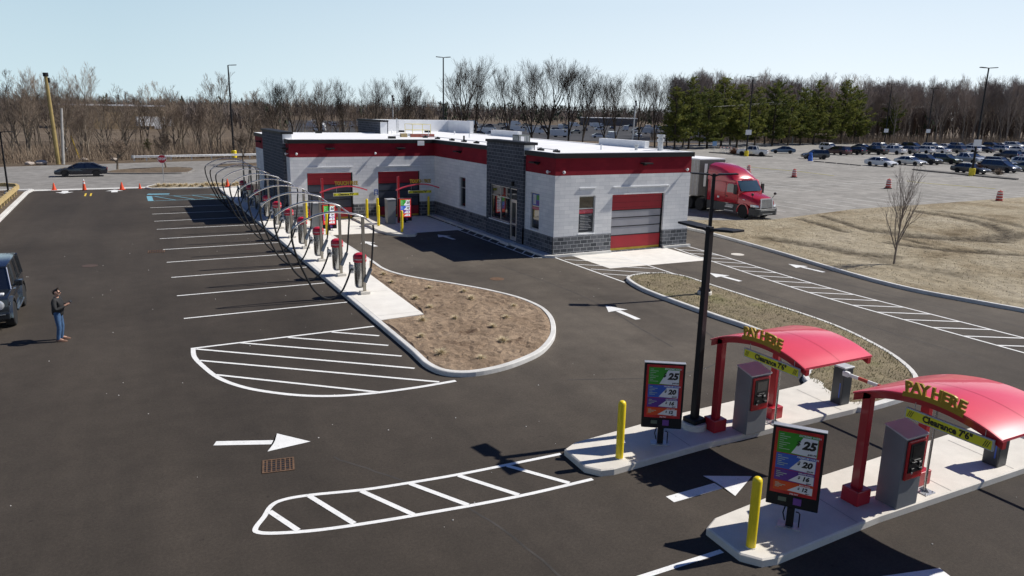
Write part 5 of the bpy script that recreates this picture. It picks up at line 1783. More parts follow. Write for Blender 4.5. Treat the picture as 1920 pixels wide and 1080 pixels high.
def wheel(par, x, y, r, w, name='wheel', rim=M_ALU):
    s_ = 1 if y > 0 else -1
    mb = MB(); mb.lathe((x, y, r), [(r * .60, -w / 2), (r * .94, -w / 2), (r, -w / 2 + .03), (r, w / 2 - .03), (r * .94, w / 2), (r * .60, w / 2)], 18, axis='y')
    o = mb.build(name, M_TREAD, par, smooth=30)
    mb = MB()
    yo = y + s_ * (w / 2 - .035)
    mb.lathe((x, yo, r), [(r * .64, -.02), (r * .62, .02), (r * .2, .005)], 16, axis='y')
    for k in range(5):
        a = 2 * math.pi * k / 5
        mb.add([(x + r * q * math.cos(a + d), yo + s_ * .03, r + r * q * math.sin(a + d)) for q, d in ((.12, -.5), (.58, -.16), (.58, .16), (.12, .5))], [(0, 1, 2, 3)])
    mb.build('rim', rim, o)
    return o

def arc(cx, r, z, a0, a1, n=7):
    return [(cx + r * math.cos(a0 + (a1 - a0) * k / n), z + r * math.sin(a0 + (a1 - a0) * k / n)) for k in range(n + 1)]

def make_car(kind, label='', name='parked_car'):
    D = dict(
        sedan=dict(L=4.65, W=1.80, H=1.45, wb=2.70, cl=.24, r=.32, belt=.95, hood=.86, cab=(-1.95, 1.12), roof=(-1.0, .18), deck=.99, rear=-2.3),
        suv=dict(L=4.65, W=1.86, H=1.70, wb=2.70, cl=.30, r=.37, belt=1.12, hood=1.04, cab=(-2.22, 1.0), roof=(-1.90, .22), deck=1.12, rear=-2.28),
        minivan=dict(L=5.10, W=1.98, H=1.76, wb=3.0, cl=.26, r=.34, belt=1.10, hood=.98, cab=(-2.42, 1.55), roof=(-2.15, .45), deck=1.1, rear=-2.5),
        pickup=dict(L=5.70, W=2.0, H=1.88, wb=3.6, cl=.38, r=.40, belt=1.22, hood=1.20, cab=(-.95, 1.28), roof=(-.72, .55), deck=1.22, rear=-2.8))[kind]
    t = thing(name, label, 'pickup truck' if kind == 'pickup' else ('minivan' if kind == 'minivan' else 'car'))
    L, W, H, wb, cl, r = (D[k] for k in ('L', 'W', 'H', 'wb', 'cl', 'r'))
    xf, xr = wb / 2 + .05, -wb / 2 + .05
    f, b = L / 2, -L / 2
    belt, hood, deck = D['belt'], D['hood'], D['deck']
    ra = r + .07
    prof = [(b + .12, cl + .08), (b, cl + .32), (b + .03, deck - .22), (b + .1, deck - .02)]
    if kind == 'sedan': prof += [(-1.9, deck + .02)]
    prof += [(D['cab'][0] + .3, belt + .0), (D['cab'][1], belt - .01), (D['cab'][1] + .25, hood + .05), (f - .45, hood - .06), (f - .12, hood - .20), (f, cl + .34), (f - .05, cl + .05), (xf + ra + .01, cl)]
    prof += [(p[0], p[1]) for p in arc(xf, ra, r, -0.12, math.pi + .12)] + [(xf - ra - .01, cl)]
    prof += [(xr + ra + .01, cl)] + [(p[0], p[1]) for p in arc(xr, ra, r, -0.12, math.pi + .12)] + [(xr - ra - .01, cl)]
    clean = []
    for p in prof:
        if not clean or (Vector(p) - Vector(clean[-1])).length > .012: clean.append(p)
    mb = MB(); mb.side(clean, -W / 2, W / 2); mb.build('body', P_BASE, t, bevel=.055, seg=2, angle=60, smooth=35)
    mb = MB(); mb.box(b + .3, -W / 2 + .12, cl + .02, f - .3, W / 2 - .12, belt - .2); mb.build('underbody', M_BLKPLA, t)
    # glasshouse
    c0, c1 = D['cab']; r0, r1 = D['roof']
    wt = W / 2 - .20
    zb = belt - .03
    def ring(x0, x1, w, z): return [(x0, -w, z), (x1, -w * .94, z), (x1 + .06, 0, z), (x1, w * .94, z), (x0, w, z)]
    def lerp(a, c, u): return a + (c - a) * u
    rg = [ring(lerp(c0, r0, u ** 1.1), lerp(c1, r1, u ** .95), lerp(W / 2 - .05, wt, u), lerp(zb, H - .04, u)) for u in (0, .35, .7, 1)]
    mb = MB(); mb.loft(rg); mb.build('window', M_AUTOGL, t, smooth=25)
    mb = MB()
    mb.loft([[(p[0], p[1], p[2] - .012) for p in ring(r0 - .08, r1 + .09, wt + .012, H - .04)], ring(r0 - .05, r1 + .05, wt - .02, H - .005), ring(r0 + .15, r1 - .15, wt - .2, H + .02)])
    for s_ in (-1, 1):
        A = lambda u, x0, x1: (lerp(x0, x1, u), s_ * lerp(W / 2 - .05, wt, u), lerp(zb, H - .04, u))
        mb.tube([A(0, c1 + .02, r1), A(1, c1 + .02, r1 + .02)], .035, 6)
        mb.tube([A(0, c0, r0), A(1, c0, r0)], .07, 6)
        xm = lerp(r0, r1, .48)
        mb.tube([A(0, xm, xm), A(1, xm, xm)], .035, 6)
        if kind in ('suv', 'minivan'):
            mb.tube([A(0, c0 + .75, r0 + .75), A(1, c0 + .75, r0 + .75)], .04, 6)
    mb.build('roof', P_BASE, t, smooth=35)
    if kind == 'pickup':
        mb = MB(); mb.box(b + .12, -W / 2 + .14, belt - .42, c0 - .02, W / 2 - .14, belt + .012); mb.build('load_bed', M_BLKPLA, t)
    for x in (xf, xr):
        for s_ in (-1, 1):
            wheel(t, x, s_ * (W / 2 - .11), r, .22)
    for s_ in (-1, 1):
        y = s_ * (W / 2 - .28)
        mb = MB(); mb.loft([[(f - .16, y - .17, hood - .17), (f - .16, y + .17, hood - .17), (f - .16, y + .17, hood - .32), (f - .16, y - .17, hood - .32)], [(f - .03, y - .15, hood - .22), (f - .03, y + .13, hood - .22), (f - .005, y + .13, hood - .32), (f - .005, y - .15, hood - .32)]]); mb.build('headlight', M_LAMP, t)
        mb = MB(); mb.box(b - .012, y - .16, deck - .28, b + .12, y + .16, deck - .12); mb.build('tail_light', M_TAIL, t)
        mb = MB(); mb.box(c1 - .55, s_ * (W / 2 + .10) - .09, belt + .02, c1 - .42, s_ * (W / 2 + .10) + .09, belt + .15); mb.build('mirror', P_BASE, t, bevel=.02)
    mb = MB(); mb.box(f - .1, -.48, hood - .40, f + .012, .48, hood - .24); mb.box(f - .1, -.6, cl + .1, f + .01, .6, cl + .22); mb.build('grille', M_BLKPLA, t)
    return t

PROTO = {}
def car(kind, x, y, rz, col, label, group='cars parked in the retail lot', z=.015, name=None):
    pc = col if not isinstance(col, str) else PAINTS[col]
    if kind not in PROTO:
        o = make_car(kind)
        PROTO[kind] = o
        o.location = (x, y, z); o.rotation_euler = (0, 0, rz); o['label'] = label; o['group'] = group
        for ch in o.children:
            for i, s_ in enumerate(ch.material_slots):
                if s_.material == P_BASE:
                    s_.link = 'OBJECT'; s_.material = pc
        return o
    o = dup(PROTO[kind], (x, y, z), rz, label, group)
    for ch in o.children:
        for i, s_ in enumerate(ch.material_slots):
            if ch.data.materials[i] == P_BASE:
                s_.link = 'OBJECT'; s_.material = pc
    return o

paint('white', (.72, .73, .74), 0.0, .3)
paint('silver', (.52, .53, .54), .6, .3)
paint('grey', (.13, .14, .155), .4, .28)
paint('charcoal', (.05, .055, .065), .4, .28)
paint('black', (.012, .013, .016), .2, .22)
paint('navy', (.018, .026, .05), .3, .25)
paint('blue', (.07, .12, .20), .4, .3)
paint('maroon', (.055, .014, .02), .3, .28)
paint('green', (.028, .045, .03), .3, .28)
paint('sage', (.16, .20, .19), .4, .3)
paint('tan', (.40, .36, .30), .4, .3)
paint('red', (.32, .02, .025), .2, .3)
paint('midnight', (.010, .013, .024), .3, .2)

N, S_ = R(90), R(-90)     # heading +Y, -Y
# the dark saloon passing on the street
o = car('sedan', -23.9, 57.4, R(180), 'midnight', 'dark navy fastback car driving along the street, left', 'cars on the street', -.012, 'passing_car')
o.scale = (1.05, 1.0, .98)
car('suv', -31.6, 47.6, R(-80), 'silver', 'silver car cut by the left frame edge, beyond the timber rail', 'cars on the street', -.012)
# row facing the camera side
car('sedan', 87.4, 45.9, S_, 'white', 'white sedan alone at the left end of the front row')
car('sedan', 95.6, 46.6, S_, 'silver', 'silver sedan parked right behind the white sedan')
car('suv', 101.0, 47.4, S_, 'black', 'black crossover parked just behind the silver sedan')
car('suv', 106.4, 47.4, S_, 'green', 'dark green off-roader catching a bright sun glint')
car('pickup', 110.6, 46.6, S_, 'silver', 'silver pickup with pale bonnet beside the dark green off-roader')
car('sedan', 123.6, 53.6, S_, 'charcoal', 'charcoal sedan right of the yellow lamp footing')
car('sedan', 88.0, 31.9, S_, 'charcoal', 'dark grey sedan at the near end, behind the yellow pole footing')
car('minivan', 95.9, 32.3, S_, 'navy', 'large navy minivan nearest the camera on the right')
car('sedan', 101.6, 31.0, S_, 'sage', 'grey green sedan cut by the right frame edge')
car('suv', 106.6, 38.5, S_, 'black', 'black crossover directly behind the navy minivan')
car('suv', 112.0, 37.0, S_, 'silver', 'silver crossover with a bright roof behind the black crossover')
car('suv', 117.8, 37.0, S_, 'white', 'white crossover near the right edge behind the sage sedan')
car('sedan', 125.5, 44.5, S_, 'white', 'white sedan between the dark crossovers, mid row')
car('suv', 131.5, 46.0, S_, 'white', 'white estate roof standing above the mid row')
# row on the left of the lot
car('pickup', 86.9, 73.1, R(125), 'white', 'white pickup truck parked beside the trolley island')
car('sedan', 101.2, 79.0, R(135), 'blue', 'grey blue sedan in front of the pine trunks')
car('suv', 91.7, 62.6, R(150), 'charcoal', 'dark small crossover glinting in the sun beside the blue bin')
car('minivan', 110.2, 72.9, N, 'maroon', 'maroon minivan seen from behind, left end of its row')
car('suv', 115.2, 72.9, N, 'black', 'black crossover between the maroon minivan and black pickup')
car('pickup', 120.6, 72.4, N, 'black', 'black pickup truck with a pale cap in the middle row')
car('pickup', 126.4, 72.4, N, 'white', 'white pickup truck beside the black pickup')
car('suv', 132.0, 72.9, N, 'grey', 'grey crossover right of the white pickup')
car('suv', 137.5, 72.9, N, 'white', 'white crossover right of the grey crossover')
car('sedan', 143.0, 72.9, N, 'white', 'white sedan with sunlit tail in the middle row')
car('minivan', 149.0, 73.4, N, 'grey', 'grey minivan in front of the left pair of light poles')
car('suv', 155.0, 73.4, N, 'white', 'tall white off-roader standing above the cars around it')
car('sedan', 160.5, 73.4, N, 'navy', 'navy sedan beside the tall white off-roader')
car('suv', 166.0, 73.4, N, 'silver', 'silver crossover to the right of the tall white off-roader')
k = 0
cols = ['white', 'charcoal', 'silver', 'white', 'black', 'silver', 'white', 'grey', 'white', 'tan', 'silver', 'white', 'charcoal', 'maroon', 'white', 'navy', 'silver', 'white', 'red']
kinds = ['suv', 'sedan', 'suv', 'sedan', 'minivan', 'sedan', 'suv', 'sedan']
rr = random.Random(12)
back = []
for x in range(124, 178, 6): back.append((x, 86.5, S_))
for x in range(172, 226, 6): back.append((x, 73.0, N))
for x in range(137, 200, 5): back.append((x, 54.5, N))
for x in range(142, 205, 5): back.append((x, 44.0, S_))
for x in range(122, 150, 6): back.append((x, 32.0, N))
for x in range(182, 232, 6): back.append((x, 88.0, S_))
for (x, y, h) in back:
    if rr.random() < .14:
        continue
    cn = cols[k % len(cols)]
    kd = kinds[(k * 3 + k // 5) % len(kinds)]
    car(kd, x + rr.uniform(-.4, .4), y + rr.uniform(-.6, .6), h + rr.uniform(-.04, .04), cn, '%s %s among the crowded cars at the back of the lot' % ({'charcoal': 'charcoal', 'tan': 'tan', 'navy': 'navy blue'}.get(cn, cn), {'suv': 'crossover', 'sedan': 'sedan', 'minivan': 'minivan'}[kd]), 'crowded cars at the back of the lot')
    k += 1
car('suv', 62, 68, R(160), 'black', 'black car partly hidden behind the building corner, by the pines')

# ---------------------------------------------------------------- boxy off-roader at the left edge
def big_suv():
    t = thing('boxy_off_roader', 'dark grey boxy off-roader with flared arches, cut by the left edge', 'car', (-24.56, -2.2, 0), S_)
    bp = paint('gunmetal', (.018, .023, .030), .35, .2)
    W = 1.78
    xf, xr, r = 1.43, -1.43, .42
    prof = [(-2.25, .55), (-2.28, .75), (-2.25, 1.18), (.92, 1.18), (1.05, 1.17), (2.0, 1.13), (2.16, 1.08), (2.18, .62), (2.05, .5)]
    prof += [(xf + .50, .48)] + arc(xf, .50, .46, 0.0, math.pi) + [(xr + .50, .48)] + arc(xr, .50, .46, 0.0, math.pi)
    cl_ = []
    for p in prof:
        if not cl_ or (Vector(p) - Vector(cl_[-1])).length > .012: cl_.append(p)
    mb = MB(); mb.side(cl_, -W / 2, W / 2); mb.build('body', bp, t, bevel=.035, angle=60, smooth=30)
    def ring(x0, x1, w, z): return [(x0, -w, z), (x1, -w, z), (x1, w, z), (x0, w, z)]
    mb = MB(); mb.loft([ring(-2.2, .95, W / 2 - .03, 1.16), ring(-2.12, .58, W / 2 - .13, 1.90)]); mb.build('window', M_AUTOGL, t)
    mb = MB()
    mb.loft([ring(-2.17, .62, W / 2 - .11, 1.87), ring(-2.15, .60, W / 2 - .12, 1.925), ring(-2.0, .48, W / 2 - .25, 1.955)])
    for s_ in (-1, 1):
        def A(x0, x1, u): return (x0 + (x1 - x0) * u, s_ * (W / 2 - .03 - .10 * u), 1.16 + .73 * u)
        for x0, x1, rd in ((.95, .58, .04), (-.1, -.13, .05), (-1.15, -1.13, .05), (-2.18, -2.1, .07)):
            mb.tube([A(x0, x1, 0), A(x0, x1, 1)], rd, 6)
    mb.build('roof', bp, t, smooth=30)
    mb = MB()
    for s_ in (-1, 1): mb.tube([(.97, s_ * (W / 2 - .02), 1.17), (.60, s_ * (W / 2 - .115), 1.88)], .022, 6)
    mb.build('windscreen_trim', M_CHROME, t)
    lt = paint('arch_silver', (.13, .155, .17), .7, .2)
    for x in (xf, xr):
        for s_ in (-1, 1):
            mb = MB()
            o_ = arc(x, .60, .46, -.05, math.pi + .05, 10); i_ = arc(x, .50, .46, -.05, math.pi + .05, 10)
            ya, yb = s_ * (W / 2 - .05), s_ * (W / 2 + .085)
            mb.loft([[(o[0], ya, o[1]), (o[0], yb, o[1] - .03), (i[0], yb, i[1]), (i[0], ya, i[1])] for o, i in zip(o_, i_)])
            mb.build('wheel_arch', lt, t, smooth=30)
            wheel(t, x, s_ * (W / 2 - .06), r, .28)
    for s_ in (-1, 1):
        mb = MB(); mb.box(-.9, s_ * (W / 2 + .04) - .09, .38, .9, s_ * (W / 2 + .04) + .09, .46); mb.build('running_board', lt, t, bevel=.02)
        mb = MB(); mb.box(-2.2, s_ * (W / 2 + .012) - .012, .86, 2.1, s_ * (W / 2 + .012) + .012, .92); mb.build('side_strip', M_BLKPLA, t)
        mb = MB(); mb.box(.42, s_ * (W / 2 + .17) - .12, 1.2, .6, s_ * (W / 2 + .17) + .12, 1.4); mb.box(.48, s_ * (W / 2 + .02) - .06, 1.19, .55, s_ * (W / 2 + .02) + .06, 1.25); mb.build('mirror', bp, t, bevel=.03)
        mb = MB(); mb.lathe((2.185, s_ * .62, .90), [(.16, -.03), (.16, .02), (.11, .04), (.02, .05)], 16, axis='x'); mb.build('headlight', M_LAMP, t)
        mb = MB(); mb.box(1.55, s_ * .68 - .06, 1.14, 1.75, s_ * .68 + .06, 1.2); mb.build('indicator', M_WHITE, t, bevel=.02)
        mb = MB(); mb.box(-.6, s_ * (W / 2 + .02) - .02, 1.03, -.4, s_ * (W / 2 + .02) + .02, 1.07); mb.box(.2, s_ * (W / 2 + .02) - .02, 1.03, .4, s_ * (W / 2 + .02) + .02, 1.07); mb.build('door_handle', M_CHROME, t)
    mb = MB(); mb.box(2.17, -.45, .72, 2.20, .45, 1.04)
    gr_ = mb.build('grille', M_BLKPLA, t)
    mb = MB()
    for k in range(3): mb.box(2.201, -.43, .78 + .09 * k, 2.215, .43, .80 + .09 * k)
    mb.build('grille_bar', M_ALU, gr_)
    mb = MB(); mb.box(2.05, -W / 2 - .02, .42, 2.32, W / 2 + .02, .66); bpo = mb.build('bumper', bp, t, bevel=.04)
    mb = MB(); mb.box(2.323, -.6, .46, 2.33, .6, .5); mb.box(2.323, -.8, .60, 2.33, .8, .62); mb.build('bumper_trim', M_ALU, bpo)
    mb = MB(); mb.box(-2.0, -.7, .3, 2.0, .7, .6); mb.build('underbody', M_BLKPLA, t)
    return t
big_suv()

# ---------------------------------------------------------------- articulated lorry
def semi():
    t = thing('semi_truck', 'red long-nosed semi truck tractor parked behind the building', 'semi truck', (22.05, 7.75, .015), S_)
    red = simple('truck_red', (.42, .014, .026), .25, .1, .04, 1.0, .7)
    grey = simple('truck_skirt_grey', (.035, .037, .04), .55)
    W = 2.4
    # cab and sleeper
    prof = [(-3.95, .98), (-.55, .98), (-.45, 1.95), (-.98, 2.78), (-3.95, 2.95)]
    mb = MB(); mb.side(prof, -W / 2 + .04, W / 2 - .04); mb.build('cab', red, t, bevel=.07, smooth=30)
    # roof fairing
    rings = []
    for x, z, w in ((-3.95, 3.86, .5), (-3.3, 3.82, .52), (-2.6, 3.70, .55), (-2.0, 3.50, .62), (-1.5, 3.22, .72), (-1.15, 2.95, .85), (-.92, 2.70, 1.0)):
        b_ = W / 2 - .02
        zb = 2.72 if x > -3.9 else 2.72
        rings.append([(x, -b_, zb - .15), (x, -b_, max(zb, z - .55)), (x, -b_ + .12, z - .16), (x, -.55, z), (x, .55, z), (x, b_ - .12, z - .16), (x, b_, max(zb, z - .55)), (x, b_, zb - .15)])
    mb = MB(); mb.loft(rings); mb.build('roof_fairing', red, t, smooth=50)
    # windscreen
    mb = MB()
    mb.loft([[(-.43, -1.02, 1.97), (-.36, -.5, 1.95), (-.36, .5, 1.95), (-.43, 1.02, 1.97)], [(-.965, -.98, 2.68), (-.90, -.5, 2.70), (-.90, .5, 2.70), (-.965, .98, 2.68)]], cap=False, closed=False)
    mb.T = Matrix.Translation((.035, 0, 0.02))
    mb.loft([[(-.43, -1.02, 1.97), (-.36, -.5, 1.95), (-.36, .5, 1.95), (-.43, 1.02, 1.97)], [(-.965, -.98, 2.68), (-.90, -.5, 2.70), (-.90, .5, 2.70), (-.965, .98, 2.68)]], cap=False, closed=False)
    mb.build('windscreen', M_TEALGL, t, smooth=30)
    mb = MB()
    for k in range(5): mb.box(-.86, -.5 + k * .25 - .04, 2.76, -.80, -.5 + k * .25 + .04, 2.80)
    mb.build('marker_lamp', M_BLKPLA, t)
    for s_ in (-1, 1):
        y = s_ * (W / 2 - .03)
        mb = MB(); mb.loft([[(-1.75, y, 1.80), (-.78, y, 1.80), (-.86, y, 2.25), (-1.15, y, 2.45), (-1.62, y, 2.45), (-1.75, y, 2.3)], [(-1.75, y + s_ * .012, 1.80), (-.78, y + s_ * .012, 1.80), (-.86, y + s_ * .012, 2.25), (-1.15, y + s_ * .012, 2.45), (-1.62, y + s_ * .012, 2.45), (-1.75, y + s_ * .012, 2.3)]])
        mb.build('side_window', M_AUTOGL, t)
        mb = MB()
        for x in (-.62, -1.9):
            mb.box(x - .008, y - .008, 1.05, x + .008, y + .008, 2.6)
        mb.box(-1.9, y - .008, 1.05, -.62, y + .008, 1.065); mb.box(-3.9, y - .008, 2.55, -1.9, y + .008, 2.565)
        mb.build('door_seam', MATS['black_plastic'], t)
        mb = MB(); mb.box(-1.8, y - .03, 1.45, -1.62, y + .03, 1.52); mb.build('door_handle', M_BLKPLA, t)
        mb = MB(); mb.box(-.75, y + s_ * .20 - .13, 1.75, -.62, y + s_ * .20 + .13, 2.45); mb.tube([(-.7, y, 1.72), (-.68, y + s_ * .2, 1.74)], .03, 6); mb.build('mirror', M_BLKPLA, t, bevel=.03)
        mb = MB(); mb.tube([(.75, s_ * .95, 1.45), (.85, s_ * 1.12, 1.80)], .018, 6); mb.lathe((.86, s_ * 1.13, 1.86), [(.02, -.1), (.10, -.06), (.10, .06), (.02, .1)], 8); mb.build('bonnet_mirror', M_BLKPLA, t)
        mb = MB(); mb.box(-3.9, y - s_ * .05 - .02, .34, -.56, y - s_ * .05 + .02, .97); mb.build('side_skirt', grey, t)
        mb = MB(); mb.box(-1.85, y - .01, .66, -1.05, y + .04, .74); mb.box(-1.9, y - .01, .40, -.95, y + .05, .46); mb.build('step', M_GALV, t)
        mb = MB(); mb.box(-1.75, y + .001 * s_, .74, -.95, y + .016 * s_, .92); mb.build('fuel_tank_plate', simple('dull_aluminium', (.30, .31, .32), .4, .6), t)
        mb = MB(); mb.box(-.3, y - .05 - s_ * .12, 1.35, .1, y - s_ * .1 + .05, 1.42); mb.build('bonnet_lettering', M_GALV, t)
        mb = MB(); mb.box(-2.75, y - .02, 1.28, -2.55, y + .02, 1.42); mb.build('sticker', M_WHITE, t)
        wheel(t, 0, s_ * (W / 2 - .2), .50, .30, rim=M_GALV)
        for x in (-4.75, -6.05): wheel(t, x, s_ * (W / 2 - .3), .50, .56, rim=M_GALV)
    # bonnet
    rings = []
    for x, w, z, zb in ((-.55, 1.14, 1.96, 1.05), (.1, 1.08, 1.83, 1.02), (.6, 1.03, 1.72, 1.0), (1.0, .95, 1.60, .95), (1.18, .82, 1.48, .90)):
        rings.append([(x, -w, zb), (x, -w, z - .42), (x, -w * .86, z - .12), (x, -w * .5, z), (x, w * .5, z), (x, w * .86, z - .12), (x, w, z - .42), (x, w, zb)])
    mb = MB(); mb.loft(rings); mb.build('bonnet', red, t, smooth=40)
    for s_ in (-1, 1):
        rr_ = []
        for a in range(9):
            an = -.2 + (math.pi + .4) * a / 8
            cx, cz = .64 * math.cos(an), .52 + .64 * math.sin(an)
            ix, iz = .54 * math.cos(an), .52 + .54 * math.sin(an)
            rr_.append([(cx, s_ * .78, cz), (cx, s_ * 1.16, cz - .03), (ix, s_ * 1.17, iz), (ix, s_ * .78, iz)])
        mb = MB(); mb.loft(rr_); mb.build('fender', red, t, smooth=40)
        mb = MB(); mb.loft([[(.7, s_ * 1.12, 1.12), (.7, s_ * 1.12, .92), (.7, s_ * .8, .92), (.7, s_ * .8, 1.12)], [(1.12, s_ * 1.02, 1.10), (1.14, s_ * 1.04, .93), (1.24, s_ * .72, .92), (1.2, s_ * .72, 1.08)]]); mb.build('headlight', M_LAMP, t, bevel=.02)
    mb = MB(); mb.loft([[(1.16, -.62, .86), (1.16, .62, .86), (1.12, .56, 1.52), (1.12, -.56, 1.52)], [(1.25, -.60, .86), (1.25, .60, .86), (1.18, .54, 1.52), (1.18, -.54, 1.52)]])
    g_ = mb.build('grille', M_BLKPLA, t)
    mb = MB()
    for k in range(8):
        z = .92 + k * .08; x = 1.25 - .07 * (z - .86) / .66
        mb.box(x - .02, -.56, z - .018, x + .025, .56, z + .018)
    for s_ in (-1, 1): mb.loft([[(1.2, s_ * .57, .86), (1.28, s_ * .57, .86), (1.28, s_ * .64, .86), (1.2, s_ * .64, .86)], [(1.12, s_ * .51, 1.54), (1.21, s_ * .51, 1.54), (1.21, s_ * .58, 1.54), (1.12, s_ * .58, 1.54)]])
    mb.box(1.13, -.56, 1.50, 1.215, .56, 1.56)
    mb.build('grille_bar', simple('bright_grille', (.62, .63, .64), .3, .35), g_)
    mb = MB(); mb.loft([[(.66, s__ * 1.2, z) for s__, z in ((-1, .30), (1, .30), (1, .86), (-1, .86))], [(1.2, s__ * 1.12, z) for s__, z in ((-1, .30), (1, .30), (1, .86), (-1, .86))], [(1.38, s__ * .8, z) for s__, z in ((-1, .34), (1, .34), (1, .80), (-1, .80))]])
    b_ = mb.build('bumper', grey, t, bevel=.04)
    mb = MB(); mb.box(1.37, -.5, .42, 1.385, .5, .47); mb.box(1.37, -.7, .68, 1.387, .7, .74); mb.build('bumper_trim', M_ALU, b_)
    mb = MB(); mb.box(-6.7, -.45, .55, -3.96, .45, .98); mb.build('chassis', M_BLKPLA, t)
    mb = MB(); mb.box(-4.35, -1.0, 1.0, -3.97, 1.0, 3.1); mb.tube([(-4.15, 1.0, .9), (-4.15, 1.0, 3.4)], .07, 8); mb.tube([(-4.15, -1.0, .9), (-4.15, -1.0, 3.4)], .07, 8); mb.build('cab_back_gear', M_BLKPLA, t)
    # trailer
    u = thing('semi_trailer', 'pale ribbed box trailer coupled behind the red semi truck', 'trailer', (22.05, 7.75, .015), S_)
    mb = MB(); mb.box(-18.6, -1.3, 1.15, -4.9, 1.3, 4.02); mb.build('box_body', simple('trailer_side', (.36, .34, .31), .45, .3), u, bevel=.02)
    mb = MB(); mb.box(-18.62, -1.32, 4.0, -4.86, 1.32, 4.09); mb.build('roof', M_ROOF, u)
    mb = MB()
    for s_ in (-1, 1):
        mb = MB()
        for k in range(34):
            x = -18.3 + k * .4
            mb.box(x - .02, s_ * 1.3 - .018, 1.25, x + .02, s_ * 1.3 + .018, 3.98)
        mb.build('side_rib', M_PALEMETAL, u)
    mb = MB(); mb.box(-4.898, -1.28, 1.2, -4.80, 1.28, 3.98, 0); mb.box(-4.80, .55, 1.9, -4.79, .85, 3.7, 1); mb.box(-4.80, -.85, 1.9, -4.79, -.55, 3.7, 1)
    mb.build('front_wall', [simple('trailer_front', (.10, .09, .085), .5), M_WHITE], u)
    for s_ in (-1, 1):
        mb = MB(); mb.box(-7.6, s_ * .9 - .07, .25, -7.4, s_ * .9 + .07, 1.15); mb.build('landing_leg', M_BLKPLA, u)
        for x in (-15.9, -17.2): wheel(u, x, s_ * .95, .5, .55, rim=M_GALV)
semi()

# ================================================================== PERSON
def skin_mesh(name, verts, edges, radii, mat, parent, sub=2):
    me = bpy.data.meshes.new(name)
    me.from_pydata(verts, edges, [])
    o = bpy.data.objects.new(name, me)
    COL.objects.link(o)
    md = o.modifiers.new('skin', 'SKIN')
    md.use_smooth_shade = True
    for v, r in zip(me.skin_vertices[0].data, radii):
        v.radius = r if isinstance(r, tuple) else (r, r)
    me.skin_vertices[0].data[0].use_root = True
    o.modifiers.new('sub', 'SUBSURF').levels = sub
    bpy.context.view_layer.update()
    ev = bpy.data.meshes.new_from_object(o.evaluated_get(bpy.context.evaluated_depsgraph_get()))
    bpy.data.objects.remove(o)
    bpy.data.meshes.remove(me)
    ev.name = name
    ev.materials.clear()
    ev.materials.append(mat)
    ob = bpy.data.objects.new(name, ev)
    COL.objects.link(ob)
    if parent: ob.parent = parent
    return ob

def chainset():
    V, E, Rd = [], [], []
    def add(p, r, prev=None):
        V.append(p); Rd.append(r)
        if prev is not None: E.append((prev, len(V) - 1))
        return len(V) - 1
    return V, E, Rd, add

